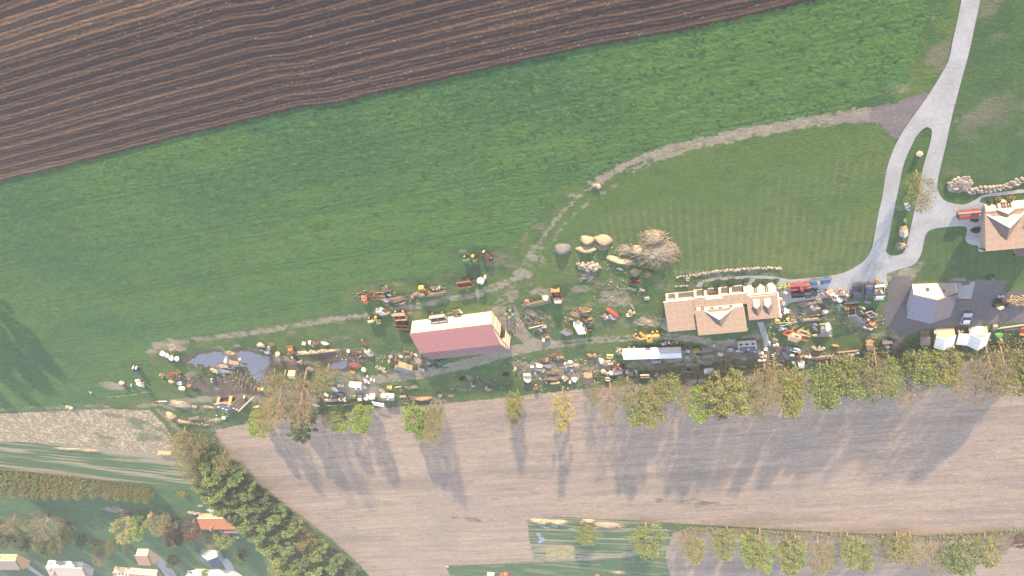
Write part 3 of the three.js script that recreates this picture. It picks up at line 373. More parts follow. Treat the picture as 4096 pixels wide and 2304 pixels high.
// ---------- the garage with the blue roof
{
  const [b, w] = site('garage', 'cream garage with a blue-grey gable roof beside a concrete pad', 'garage', ['i', 930, 135], ['i', 1558, 112]);
  const e = 3, r = 4.55, D = 9.6, wl = M(0.66, 0.6, 0.5), rf = M(0.22, 0.24, 0.37, 0.5), xm = 4.6;
  mesh('wall', prism([[0, 0], [w, 0], [w, e], [xm, r], [0, e]], 'z', 0, 0.2), wl, b);
  for (const x of [0, w - 0.2]) mesh('side_wall', bx(x, x + 0.2, 0, e, 0.2, D - 0.2), M(0.6, 0.6, 0.58), b);
  mesh('rear_wall', prism([[0, 0], [w, 0], [w, e], [xm, r], [0, e]], 'z', D - 0.2, D), wl, b);
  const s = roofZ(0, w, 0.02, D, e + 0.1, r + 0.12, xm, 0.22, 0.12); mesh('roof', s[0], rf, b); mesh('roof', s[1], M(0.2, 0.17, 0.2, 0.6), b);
  for (const x of [-0.25, w + 0.25]) mesh('rake_trim', beam([x, e - 0.13, -0.24], [xm, r + 0.02, -0.24], 0.06, 0.2), M(0.16, 0.11, 0.08), b);
  for (const x of [-0.03, w - 0.14]) mesh('corner_trim', bx(x, x + 0.17, 0, e, -0.04, -0.004), white, b);
  windowZ(b, 3, 1.15, 0, 0.75, 0.95, 1, 2); mesh('downspout', bx(w + 0.1, w + 0.2, 0.1, e - 0.2, 0.1, 0.2), white, b);
  const lamp = mesh('wall_lamp', [bx(6.2, 6.45, 2.2, 2.35, -0.35, -0.002), bx(6.25, 6.4, 1.95, 2.2, -0.35, -0.2)], iron, b); lamp.name = 'lamp_bracket';
  const pad = new THREE.Mesh(flat(L('i', 1562, 118, 1855, 98, 1795, 345, 1612, 352, 1575, 250), 0.06), concrete); pad.name = 'concrete_pad'; struct(pad);
}
// ---------- the house at the right edge
{
  const [b, w0] = site('brick_trim_house', 'cream house with steep tan roof and front gable beside the red hatchback', 'house', ['A', 300, 285], ['A', 1100, 205]);
  const w = 13, wl = M(0.66, 0.57, 0.44), S = 0.77;
  mesh('wall', [bx(0, w, 0, 2.5, 0, 0.2), prism([[0.2, 0], [12, 0], [12, 2.5], [6.1, 6.9], [0.2, 2.5]], 'x', 0, 0.2), bx(0, w, 0, 2.5, 11.8, 12)], wl, b);
  mesh('roof', roofX(0, w, 0, 12.2, 2.5, 2.5 + 6.1 * S, 6.1, 0.35), shingle, b);
  mesh('front_gable', [prism([[0.5, 2.9], [6.5, 2.9], [3.5, 5.9]], 'z', 0.5, 0.7)], wl, b);
  mesh('gable_roof', [slab([[0.1, 2.7, 0.15], [3.5, 6.1, 0.15], [3.5, 6.1, 4.6], [0.1, 2.7, 0.5]], 0.15), slab([[3.5, 6.1, 0.15], [6.9, 2.7, 0.15], [6.9, 2.7, 0.5], [3.5, 6.1, 4.6]], 0.15)], shingle, b);
  for (const [p, q, t] of [[[0.05, 2.6, 0.1], [3.5, 6.02, 0.1], 0.26], [[3.5, 6.02, 0.1], [6.95, 2.6, 0.1], 0.26], [[1.75, 2.28, -1], [3.55, 3.55, -1], 0.16], [[3.55, 3.55, -1], [5.35, 2.28, -1], 0.16]]) mesh('rake_trim', beam(p, q, 0.08, t), white, b);
  mesh('entry_roof', slab([[-0.3, 2.35, -0.5], [-0.3, 2.62, 0.4], [7, 2.62, 0.4], [7, 2.35, -0.5]], 0.1), shingle, b);
  const bay = mesh('bay', [bx(2.1, 5, 0, 2.4, -0.8, 0), prism([[2.1, 2.4], [5, 2.4], [3.55, 3.45]], 'z', -0.8, 0.3)], wl, b); mesh('roof', roofZ(2.1, 5, -0.75, 0.6, 2.45, 3.55, 3.55, 0.2, 0.1), shingle, bay);
  for (const x of [3.05, 4.05]) windowZ(b, x, 0.7, -0.8, 0.75, 1.35, 2, 2, M(0.4, 0.2, 0.14));
  mesh('rear_wing', [bx(6.6, w, 0, 3, 12, 14.5)], wl, b); mesh('wing_roof', roofX(6.4, w, 9, 14.8, 3, 5.4), shingle, b);
  mesh('side_dormer', [bx(6.9, 9.5, 3.4, 5, 1.2, 1.4), prism([[6.9, 5], [9.5, 5], [8.2, 6]], 'z', 1.2, 1.4)], wl, b); mesh('dormer_roof', roofZ(6.9, 9.5, 1.15, 4.6, 5, 6.05, 8.2, 0.25, 0.1), shingle, b);
}
// ---------- two white-roofed sheds at the tree line
{
  const [b] = site('white_roof_shed', 'white-roofed shed behind two parked campers at the trees', 'shed', ['B', 330, 160], ['B', 760, 140]);
  mesh('wall', [prism([[-0.7, 0], [3.4, 0], [3.4, 2.4], [1.1, 3.2], [-0.7, 2.4]], 'z', -1.6, -1.4), bx(-0.7, -0.5, 0, 2.4, -1.4, 3.5), bx(3.2, 3.4, 0, 2.4, -1.4, 3.5)], M(0.5, 0.38, 0.25), b);
  const s = roofZ(-0.75, 3.45, -1.7, 3.6, 2.5, 3.32, 1.1, 0.1, 0.1); mesh('roof', s[0], whiteR, b); mesh('roof', s[1], whiteR, b);
  const [c] = site('white_roof_garage', 'wide white-roofed garage with white overhead door and lean-to', 'garage', ['B', 1170, 70], ['B', 1600, 50]);
  mesh('wall', [prism([[-0.4, 0], [3.7, 0], [3.7, 2.4], [1.6, 3.9], [-0.4, 2.6]], 'z', -0.3, -0.1), bx(3.5, 3.7, 0, 2.4, -0.1, 3.8), bx(-2.8, -2.6, 0, 2.1, -1, 3.8)], M(0.42, 0.31, 0.23), c);
  const t = roofZ(-0.4, 3.75, -1.5, 4, 2.65, 4.05, 1.6, 0.12, 0.1); mesh('roof', t[0], whiteR, c); mesh('roof', t[1], whiteR, c);
  mesh('lean_to_roof', slab([[-2.95, 2.25, -1.2], [-2.95, 2.25, 3.9], [-0.5, 2.62, 4], [-0.5, 2.62, -1.5]], 0.1), whiteR, c); for (const z of [-1, 1.4, 3.7]) mesh('post', bx(-2.9, -2.75, 0, 2.15, z, z + 0.15), wood, c);
  mesh('door', [bx(0.25, 2.9, 0, 2.25, -0.4, -0.305), ...[0.55, 1.1, 1.65].map((y) => bx(0.28, 2.87, y, y + 0.03, -0.42, -0.4))], white, c);
}
// ---------- long white semi trailer
{
  const [b, w0] = site('semi_trailer', 'long plain white semi trailer parked beside the yard road', 'trailer', ['j', 335, 485], ['j', 1190, 455]);
  const w = w0;
  mesh('box_body', [bx(0, w, 1, 2.75, 0, 2.5), ...ribs(0.1, w - 0.1, 1, 0, 26, 1.7)], white, b); mesh('roof', [bx(-0.04, w + 0.04, 2.752, 2.82, -0.04, 2.54)], whiteR, b); mesh('skirt', [bx(0, w, 0.72, 0.995, 0.04, 0.14), bx(0, w, 0.72, 0.995, 2.36, 2.46)], iron, b);
  for (const x of [1.6, 2.9]) for (const z of [0.25, 2.25]) { const t = mesh('wheel', cyl(0.5, 0.5, 0.34, x, 0.5, z, 16, Math.PI / 2), rubber, b); mesh('rim', cyl(0.25, 0.25, 0.36, x, 0.5, z, 10, Math.PI / 2), steel, t); }
  mesh('landing_leg', [bx(w - 2.6, w - 2.4, 0, 0.74, 0.4, 0.6), bx(w - 2.6, w - 2.4, 0, 0.74, 1.9, 2.1)], iron, b); mesh('rear_door', [bx(-0.05, -0.003, 1.05, 2.7, 0.08, 1.24), bx(-0.05, -0.003, 1.05, 2.7, 1.26, 2.42)], white, b);
}
// ---------- village houses at the far left
function house(name, label, a, b, o) {
  const [g, w0] = site(name, label, 'house', a, b), w = o.w || w0, D = o.d, e = o.e, r = o.r, z0 = o.z0 || 0;
  if (o.front) { mesh('wall', [prism([[0, 0], [w, 0], [w, e], [w / 2, r - 0.1], [0, e]], 'z', z0, z0 + 0.2), prism([[0, 0], [w, 0], [w, e], [w / 2, r - 0.1], [0, e]], 'z', D - 0.2, D)], o.wall, g); for (const x of [0, w - 0.2]) mesh('side_wall', bx(x, x + 0.2, 0, e, z0 + 0.2, D - 0.2), o.wall, g); const s = roofZ(0, w, z0, D, e + 0.05, r, w / 2, 0.3, 0.14); mesh('roof', s[0], o.roof, g); mesh('roof', s[1], o.roof, g); }
  else { mesh('wall', [bx(0, w, 0, e, z0, z0 + 0.2), bx(0, w, 0, e, D - 0.2, D)], o.wall, g); for (const x of [0, w - 0.2]) mesh('side_wall', prism([[z0 + 0.2, 0], [D - 0.2, 0], [D - 0.2, e], [(z0 + D) / 2, r - 0.12], [z0 + 0.2, e]], 'x', x, x + 0.2), o.wall, g); const s = roofX(0, w, z0, D, e + 0.05, r, (z0 + D) / 2, 0.35, 0.14); mesh('roof', s[0], o.roof, g); mesh('roof', s[1], o.roof, g); }
  for (const [x, y, ww, hh] of o.win || []) windowZ(g, x, y, z0, ww, hh, 2, 2, white);
  if (o.chimney) { const c = mesh('chimney', bx(o.chimney[0], o.chimney[0] + 0.7, e, r + 0.8, o.chimney[1], o.chimney[1] + 0.7), M(0.3, 0.14, 0.1), g); mesh('cap', bx(o.chimney[0] - 0.06, o.chimney[0] + 0.76, r + 0.8, r + 0.92, o.chimney[1] - 0.06, o.chimney[1] + 0.76), grey, c); }
  mesh('gutter', o.front ? [bx(-0.42, -0.3, e - 0.2, e - 0.06, z0, D), bx(w + 0.3, w + 0.42, e - 0.2, e - 0.06, z0, D)] : [bx(-0.3, w + 0.3, e - 0.2, e - 0.06, z0 - 0.44, z0 - 0.32)], white, g);
  return g;
}
{
  const tanW = M(0.5, 0.36, 0.22), greyR = M(0.2, 0.18, 0.2, 0.9), pinkR = M(0.27, 0.17, 0.15, 0.9), whiteW = M(0.6, 0.64, 0.66), blueR = M(0.07, 0.1, 0.2, 0.8), orangeR = M(0.34, 0.13, 0.065, 0.9);
  house('village_house', 'house with peach wall and grey roof at the lower left corner', ['n', -420, 1085], ['n', 285, 1090], { d: 10, e: 3.4, r: 6, wall: tanW, roof: greyR, win: [[13, 1, 1, 1.1], [15, 1, 1, 1.1]] });
  const v2 = house('village_house', 'pale blue-white house with covered boat-shaped dormer beside a curved drive', ['n', 790, 1190], ['n', 1365, 1212], { d: 11, e: 3.3, r: 5.8, wall: whiteW, roof: M(0.36, 0.36, 0.38), win: [[2, 1, 1, 1], [5, 1, 1, 1]], chimney: [3, 2] });
  mesh('side_dormer', [bx(0.2, 2.9, 2.4, 3.7, 0.1, 0.3), prism([[0.2, 3.7], [2.9, 3.7], [1.55, 4.5]], 'z', 0.1, 0.3)], whiteW, v2); mesh('dormer_roof', roofZ(0.2, 2.9, 0, 3.4, 3.75, 4.6, 1.55, 0.2, 0.1), M(0.4, 0.42, 0.45), v2);
  house('village_house', 'peach gabled house with pink roof and brown eave beside a white drive', ['o', 0, 1000], ['o', 185, 1003], { d: 10, e: 3.3, r: 6, wall: M(0.6, 0.46, 0.36), roof: pinkR });
  const v4 = house('village_house', 'low pink-roofed house with a triple window dormer at the bottom edge', ['n', 1880, 1290], ['n', 2580, 1345], { d: 12, e: 3, r: 6.2, wall: M(0.5, 0.42, 0.36), roof: pinkR, win: [[9.6, 0.9, 0.9, 1.1], [13, 0.9, 0.9, 1.1]] });
  const dm = mesh('window_dormer', [bx(2, 7.2, 2.3, 4.3, 0.3, 0.5), bx(2, 2.2, 2.3, 4.3, 0.5, 4), bx(7, 7.2, 2.3, 4.3, 0.5, 4)], white, v4); mesh('roof', slab([[1.8, 4.35, 0.1], [1.8, 4.75, 5], [7.4, 4.75, 5], [7.4, 4.35, 0.1]], 0.1), pinkR, dm); for (const x of [2.9, 4.6, 6.3]) windowZ(v4, x, 2.9, 0.3, 1, 1.1, 1, 1, white);
  const v5 = house('village_house', 'orange-roofed house with mauve rear wings by the diagonal tree belt', ['o', 1010, 425], ['o', 1545, 425], { d: 9.5, e: 2.2, r: 4.9, wall: M(0.45, 0.3, 0.2), roof: orangeR, chimney: [4.4, 3] });
  const mv = M(0.2, 0.13, 0.14, 0.9); mesh('rear_wing', [bx(8.4, 14, 0, 2.6, 6, 12)], tanW, v5); mesh('wing_roof', roofX(8.2, 14.6, 5.4, 12.4, 2.7, 5), mv, v5); mesh('rear_wing', bx(3.4, 8.2, 0, 2.6, 9.5, 15.5), tanW, v5); mesh('wing_roof', roofZ(3.2, 8.4, 8, 16, 2.7, 4.6), mv, v5); mesh('skylight', [bx(5, 5.6, 3.9, 4, 3.4, 4.2)], glass, v5);
  house('village_house', 'blue-roofed garage-fronted house below an overhanging crown', ['o', 1035, 1005], ['o', 1345, 1032], { front: 1, d: 11, e: 2.8, r: 5, wall: M(0.42, 0.5, 0.56), roof: blueR });
  const v7 = house('village_house', 'white house with shuttered windows cut by the bottom edge', ['o', 815, 1350], ['o', 1560, 1345], { d: 9, e: 3.2, r: 5, wall: white, roof: M(0.2, 0.18, 0.18), win: [[2.6, 0.9, 1.2, 1.2], [7.6, 0.9, 1.1, 1.2], [9.2, 0.9, 1.1, 1.2]] });
  mesh('front_wing', [prism([[5, 0], [11, 0], [11, 3], [8, 4.4], [5, 3]], 'z', -1.5, 0)], white, v7);
}
// ---------- fixed paving
{
  const out = smooth(L('z', 3855, -60, 3846, 0, 3827, 92, 3811, 163, 3795, 239, 3770, 288, 3724, 364, 3675, 435, 3621, 511, 3583, 577, 3561, 631, 3544, 691, 3531, 778, 3513, 859, 3500, 931, 3486, 997, 3458, 1041, 3426, 1065, 3377, 1090, 3309, 1105, 3200, 1116, 3157, 1119, 3120, 1112, 3105, 1130, 3108, 1180, 3115, 1236, 3140, 1224, 3165, 1209, 3252, 1198, 3300, 1190, 3409, 1177, 3545, 1152, 3545, 1098, 3562, 1087, 3649, 1060, 3676, 1033, 3689, 997, 3706, 931, 3727, 917, 3769, 909, 3860, 905, 3868, 920, 3862, 959, 3879, 976, 3913, 983, 3916, 1005, 3938, 1003, 3938, 830, 3938, 814, 3920, 810, 3931, 789, 3990, 782, 4040, 776, 4100, 770, 4140, 768, 4140, 758, 4090, 758, 4000, 768, 3930, 780, 3890, 805, 3860, 818, 3820, 816, 3782, 804, 3762, 783, 3748, 748, 3751, 721, 3762, 666, 3779, 597, 3800, 500, 3816, 430, 3844, 326, 3876, 207, 3903, 82, 3920, 0, 3928, -60), 3);
  const hole = smooth(L('z', 3706, 507, 3725, 517, 3727, 535, 3717, 586, 3696, 655, 3682, 721, 3669, 793, 3651, 873, 3634, 949, 3620, 997, 3608, 1014, 3581, 1022, 3553, 1016, 3543, 1003, 3548, 985, 3562, 914, 3582, 810, 3600, 724, 3617, 648, 3644, 586, 3672, 535), 3);
  const dmap = relief((u, v) => 0.8 + 0.1 * tnoise(u * 5, v * 5, 5) + 0.07 * tnoise(u * 30, v * 30, 30) + 0.07 * tnoise(u * 90, v * 90, 90)); dmap.colorSpace = THREE.SRGBColorSpace; dmap.repeat.set(0.07, 0.07);
  const dm = new THREE.MeshStandardMaterial({ color: new THREE.Color().setRGB(0.46, 0.44, 0.425), map: dmap, roughness: 0.95 });
  const d = new THREE.Mesh(flat(out, 0.06, [hole]), dm); d.name = 'concrete_driveway'; struct(d);
  const edge = []; for (const ring of [out, hole]) ring.forEach((p, i) => { const q = ring[(i + 1) % ring.length]; if (p.distanceTo(q) > 0.05) edge.push(beam([p.x, 0.02, p.z], [q.x, 0.02, q.z], 0.04, 0.076)); }); const es = mesh('slab_edge', edge, M(0.36, 0.34, 0.32)); d.add(es);
  const walk = (name, pts, wd, m) => { const c = new THREE.CatmullRomCurve3(pts, false, 'centripetal').getPoints(pts.length * 6), l = [], r = []; c.forEach((p, i) => { const t = c[Math.min(i + 1, c.length - 1)].clone().sub(c[Math.max(i - 1, 0)]).setY(0).normalize(); l.push(new THREE.Vector3(p.x - t.z * wd / 2, 0, p.z + t.x * wd / 2)); r.unshift(new THREE.Vector3(p.x + t.z * wd / 2, 0, p.z - t.x * wd / 2)); }); const o = new THREE.Mesh(flat([...l, ...r], 0.05), m); o.name = name; return struct(o); };
  walk('footpath', L('g', 1960, 462, 1900, 425, 1750, 402, 1450, 398, 1150, 415, 850, 445, 750, 485, 715, 545), 1.25, concrete);
  walk('footpath', L('g', 1500, 405, 1490, 440, 1450, 480, 1440, 505), 1.7, concrete);
  walk('footpath', L('g', 1620, 1055, 1640, 1110, 1680, 1230, 1705, 1330, 1715, 1410), 1.45, concrete);
  walk('village_drive', L('n', 335, 1200, 420, 1260, 540, 1350, 700, 1460, 800, 1540), 3.4, concrete); walk('village_drive', L('n', 1380, 1290, 1420, 1350, 1460, 1420, 1490, 1500), 3, concrete);
  walk('village_drive', L('o', 260, 1110, 360, 1210, 460, 1320, 540, 1430, 600, 1520), 6, concrete); walk('village_drive', L('o', 1390, 1150, 1450, 1220, 1510, 1320, 1570, 1430, 1620, 1540), 4.4, concrete);
  const wm = new THREE.MeshPhysicalMaterial({ color: new THREE.Color().setRGB(0.075, 0.08, 0.12), roughness: 0.06, ior: 1.5, clearcoat: 1, clearcoatRoughness: 0.03 });
  for (const [n, p] of [['pond', POND], ['puddle', POOL], ['puddle', L('b', 955, 1105, 990, 1100, 1015, 1115, 1010, 1138, 975, 1135)], ['puddle', L('r', 545, 690, 575, 660, 605, 690, 590, 720, 640, 735, 680, 760, 650, 790, 610, 810, 590, 830, 560, 800, 580, 760)], ['puddle', L('r', 590, 575, 650, 573, 710, 588, 700, 600, 640, 592)], ['puddle', L('r', 1010, 598, 1060, 594, 1105, 606, 1100, 625, 1050, 620)], ['puddle', L('r', 760, 560, 800, 563, 850, 575, 830, 583)]]) { const q = smooth(p, 6).map((v) => v.clone().add(new THREE.Vector3((noise(v.x * 1.3, v.z * 1.3) - 0.5) * 1.1, 0, (noise(v.x * 1.3 + 40, v.z * 1.3) - 0.5) * 1.1))); const o = new THREE.Mesh(flat(q, 0.03), wm); o.name = n; struct(o); }
}
// ---------- builders for everything that stands about the yard. Local x is the length, z the width.
// put(): a thing whose middle is seen at a survey mark; ang is the direction of its length in the picture, in degrees
function put(name, label, cat, s, x, y, ang = 0, h = 1, group) {
  const o = thing(name, label, cat, group), [u, v] = Q(s, x, y), c = G(u, v, h / 2), a = (ang * Math.PI) / 180, d = G(u + 8 * Math.cos(a), v + 8 * Math.sin(a), h / 2).sub(c);
  o.position.set(c.x, 0.03, c.z); o.rotation.y = Math.atan2(-d.z, d.x); scene.add(o); return o;
}
const frustum = (x0, x1, X0, X1, y0, y1, w0, w1) => {
  const p = [[x0, y0, -w0 / 2], [x1, y0, -w0 / 2], [x1, y0, w0 / 2], [x0, y0, w0 / 2], [X0, y1, -w1 / 2], [X1, y1, -w1 / 2], [X1, y1, w1 / 2], [X0, y1, w1 / 2]], f = [[0, 1, 2, 3], [7, 6, 5, 4], [4, 5, 1, 0], [5, 6, 2, 1], [6, 7, 3, 2], [7, 4, 0, 3]], pos = [], uv = [];
  for (const q of f) for (const k of [0, 1, 2, 0, 2, 3]) { pos.push(...p[q[k]]); uv.push(k & 1, k >> 1); }
  const g = new THREE.BufferGeometry(); g.setAttribute('position', new THREE.Float32BufferAttribute(pos, 3)); g.setAttribute('uv', new THREE.Float32BufferAttribute(uv, 2)); g.computeVertexNormals(); return g;
};
function wheel(o, x, z, r, w, hub = steel, name = 'wheel') {
  const t = mesh(name, lathe([[r * 0.55, -w / 2], [r * 0.92, -w / 2], [r, -w * 0.3], [r, w * 0.3], [r * 0.92, w / 2], [r * 0.55, w / 2]], 16), rubber, o); t.rotation.x = Math.PI / 2; t.position.set(x, r, z);
  mesh('rim', [lathe([[0.01, w * 0.3], [r * 0.25, w * 0.36], [r * 0.57, w * 0.42], [r * 0.57, -w * 0.42], [0.01, -w * 0.36]], 12)], hub, t); return t;
}
const B = {};
B.car = (o, { L = 4.4, W = 1.78, H = 1.5, m = red, type = 'sedan' }) => {
  const h = L / 2, b = H * 0.55, wz = W / 2;
  if (type === 'pickup') {
    mesh('body', [frustum(-h + 0.02, h, -h + 0.02, h - 0.1, 0.35, 0.72, W, W), frustum(0.25 * L, h - 0.03, 0.25 * L, h - 0.2, 0.721, b + 0.14, W - 0.04, W - 0.16), frustum(-0.02 * L, 0.26 * L, -0.01 * L, 0.255 * L, 0.721, b + 0.17, W - 0.02, W - 0.06)], m, o);
    mesh('bed', [bx(-h, -0.03 * L, 0.72, b + 0.17, -wz, -wz + 0.1), bx(-h, -0.03 * L, 0.72, b + 0.17, wz - 0.1, wz), bx(-0.05 * L, -0.03 * L, 0.72, b + 0.17, -wz + 0.1, wz - 0.1)], m, o); mesh('tailgate', bx(-h - 0.03, -h + 0.05, 0.72, b + 0.16, -wz + 0.1, wz - 0.1), m, o); mesh('bed_floor', bx(-h + 0.05, -0.05 * L, 0.722, 0.75, -wz + 0.1, wz - 0.1), iron, o);
    const c = mesh('cab', frustum(-0.02 * L, 0.27 * L, 0.01 * L, 0.16 * L, b + 0.171, H - 0.05, W - 0.08, W - 0.4), glass, o); mesh('cab_roof', frustum(0.0, 0.175 * L, 0.015 * L, 0.16 * L, H - 0.05, H + 0.03, W - 0.36, W - 0.46), m, c);
  } else {
    mesh('body', [frustum(-h, h, -h + 0.06, h - 0.06, 0.32, b * 0.85, W - 0.04, W), frustum(-h + 0.06, h - 0.06, -h + 0.2, h - 0.3, b * 0.85, b + 0.14, W, W - 0.14)], m, o);
    const e = type === 'hatch' || type === 'suv' ? [-h + 0.12, 0.2 * L, -h + 0.35, 0.06 * L] : [-0.36 * L, 0.24 * L, -0.24 * L, 0.08 * L];
    if (type !== 'convertible') { const c = mesh('cabin', frustum(e[0], e[1], e[2], e[3], b + 0.141, H - 0.04, W - 0.16, W - 0.44), glass, o); mesh('roof', frustum(e[2] - 0.05, e[3] + 0.06, e[2] + 0.05, e[3] - 0.06, H - 0.05, H + 0.03, W - 0.4, W - 0.52), m, c); }
    else { mesh('windscreen', slab([[0.1 * L, b + 0.15, -wz + 0.2], [0.03 * L, b + 0.5, -wz + 0.25], [0.03 * L, b + 0.5, wz - 0.25], [0.1 * L, b + 0.15, wz - 0.2]], 0.03), glass, o); for (const z of [-0.36, 0.36]) mesh('seat', [box(0.5, 0.18, 0.5, -0.08 * L, b + 0.2, z), box(0.14, 0.5, 0.5, -0.14 * L, b + 0.35, z)], M(0.5, 0.42, 0.32), o); }
  }
  for (const s of [-1, 1]) { wheel(o, 0.3 * L, s * (wz - 0.1), 0.34, 0.22); wheel(o, -0.3 * L, s * (wz - 0.1), 0.34, 0.22); mesh('headlight', box(0.08, 0.14, 0.34, h - 0.05, b * 0.9, s * (wz - 0.34)), M(0.8, 0.8, 0.78, 0.15, { plain: 1 }), o); mesh('tail_light', box(0.06, 0.16, 0.26, -h - 0.01, b * 0.95, s * (wz - 0.28)), M(0.35, 0.01, 0.01, 0.3, { plain: 1 }), o); mesh('mirror', box(0.12, 0.12, 0.2, 0.16 * L, b + 0.25, s * (wz + 0.08)), m, o); }
  mesh('bumper', [box(0.14, 0.2, W - 0.1, h - 0.01, 0.42, 0), box(0.14, 0.2, W - 0.1, -h + 0.01, 0.42, 0)], iron, o);
};
B.tractor = (o, { m = green, hub = yellow, k = 1, L = 3.4 }) => {
  mesh('body', [bx(-1.2, 0.3, 0.7, 1.15, -0.3, 0.3), bx(0.2, 1.7, 0.75, 0.95, -0.2, 0.2)], iron, o); mesh('hood', frustum(0.1, L / 2, 0.1, L / 2 - 0.1, 0.95, 1.5, 0.62, 0.5), m, o);
  for (const s of [-1, 1]) { wheel(o, -0.85, s * 0.85, 0.78, 0.42, hub, 'rear_wheel'); wheel(o, 1.3, s * 0.62, 0.42, 0.24, hub, 'front_wheel'); mesh('fender', [bx(-1.5, -0.3, 1.56, 1.62, s * 0.85 - 0.24, s * 0.85 + 0.24), slab([[-0.3, 1.6, s * 0.85 - 0.24], [-0.3, 1.6, s * 0.85 + 0.24], [0, 1.1, s * 0.85 + 0.24], [0, 1.1, s * 0.85 - 0.24]], 0.05)], m, o); }
  mesh('seat', [box(0.5, 0.14, 0.5, -0.75, 1.4, 0), box(0.12, 0.45, 0.5, -1, 1.62, 0)], hub, o); mesh('steering_wheel', [new THREE.TorusGeometry(0.22, 0.03, 6, 14).rotateX(1.2).translate(-0.2, 1.72, 0), bar([0, 1.3, 0], [-0.2, 1.7, 0], 0.03)], black, o); mesh('exhaust', [cyl(0.05, 0.05, 0.9, 0.9, 1.85, 0, 8)], iron, o);
  if (k > 1) mesh('canopy', [bx(-1.4, 0.2, 2.4, 2.5, -0.75, 0.75), ...[[-1.3, -0.7], [-1.3, 0.7], [0.1, -0.7], [0.1, 0.7]].map(([x, z]) => bx(x - 0.03, x + 0.03, 1.1, 2.4, z - 0.03, z + 0.03))], m, o);
};
B.wagon = (o, { L = 3.6, W = 2, m = rust, wh = rubber, side = 0.7, y = 0.9, hub = rust, cargo }) => {
  const h = L / 2, w = W / 2;
  mesh('bed', [bx(-h, h, y, y + 0.1, -w, w)], woodD, o); mesh('side_board', bx(-h, h, y + 0.1, y + side, -w, -w + 0.08), m, o); mesh('side_board', bx(-h, h, y + 0.1, y + side, w - 0.08, w), m, o); mesh('end_board', bx(-h, -h + 0.08, y + 0.1, y + side, -w + 0.08, w - 0.08), m, o); mesh('end_board', bx(h - 0.08, h, y + 0.1, y + side, -w + 0.08, w - 0.08), m, o);
  mesh('rail', [bx(-h - 0.04, h + 0.04, y + side, y + side + 0.07, -w - 0.03, -w + 0.12), bx(-h - 0.04, h + 0.04, y + side, y + side + 0.07, w - 0.12, w + 0.03), bx(-0.05, 0.05, y + side, y + side + 0.07, -w + 0.12, w - 0.12)], m, o);
  for (const x of [-0.32 * L, 0.32 * L]) { mesh('axle', cyl(0.06, 0.06, W * 0.9, x, y * 0.5, 0, 6, Math.PI / 2), iron, o); for (const s of [-1, 1]) wheel(o, x, s * (w * 0.95), y * 0.5, 0.2, hub); }
  mesh('tongue', beam([h, y * 0.6, 0], [h + 1.3, 0.25, 0], 0.1, 0.1), m, o); if (cargo) for (let i = 0; i < 7; i++) mesh('board', box(L * rr(0.4, 0.75), 0.07, 0.2, rr(-0.3, 0.3), y + 0.2 + i * 0.09, rr(-0.5, 0.5), 0, rr(-0.4, 0.4), rr(-0.08, 0.08)), cargo, o);
};
B.cart = (o, { m = wood, hub = white, L = 2 }) => { mesh('bed', [bx(-L / 2, L / 2, 0.6, 0.68, -0.5, 0.5), bx(-L / 2, L / 2, 0.68, 0.95, -0.5, -0.44), bx(-L / 2, L / 2, 0.68, 0.95, 0.44, 0.5)], m, o); for (const s of [-1, 1]) { wheel(o, -0.1, s * 0.68, 0.48, 0.16, hub); mesh('handle', bar([L / 2, 0.64, s * 0.3], [L / 2 + 0.9, 0.8, s * 0.25], 0.04), m, o); } };
B.spreader = (o, { m = rust, hub = M(0.7, 0.66, 0.5), L = 2.6 }) => { mesh('hopper', [frustum(-0.35, 0.35, -0.55, 0.55, 0.5, 1.15, L * 0.66, L * 0.7)], m, o); mesh('lid', bx(-0.58, 0.58, 1.15, 1.2, -L * 0.36, L * 0.36), m, o); for (const s of [-1, 1]) wheel(o, 0, s * (L * 0.5), 0.62, 0.3, hub); mesh('hitch', beam([0.5, 0.55, 0], [1.7, 0.3, 0], 0.1, 0.1), m, o); };
B.implement = (o, { L = 3.4, W = 2, m = rust, n = 7 }) => {
  mesh('frame', [beam([-L / 2, 0.75, -W / 2], [L / 2, 0.75, -W / 2], 0.12, 0.14), beam([-L / 2, 0.75, W / 2], [L / 2, 0.75, W / 2], 0.12, 0.14), beam([-L / 2, 0.77, -W / 2], [-L / 2, 0.77, W / 2], 0.12, 0.12), beam([L / 2, 0.77, -W / 2], [L / 2, 0.77, W / 2], 0.12, 0.12), beam([0, 0.8, -W / 2], [0, 0.8, W / 2], 0.1, 0.1)], m, o);
  for (let i = 0; i < n; i++) { const d = mesh('disc', cyl(0.34, 0.34, 0.05, -L / 2 + (L * (i + 0.5)) / n, 0.34, i % 2 ? 0.4 : -0.4, 12, 1.3, 0.2), i % 2 ? rustD : steel, o); mesh('shank', bar([-L / 2 + (L * (i + 0.5)) / n, 0.34, i % 2 ? 0.4 : -0.4], [-L / 2 + (L * (i + 0.5)) / n, 0.78, i % 2 ? W / 2 : -W / 2], 0.04), m, d); }
  mesh('drawbar', [beam([L / 2, 0.7, 0], [L / 2 + 1.2, 0.35, 0], 0.12, 0.12), beam([0, 0.9, 0], [L / 2, 0.75, 0], 0.14, 0.14)], m, o); for (const s of [-1, 1]) wheel(o, -0.2, s * (W / 2 + 0.2), 0.36, 0.2, m);
};
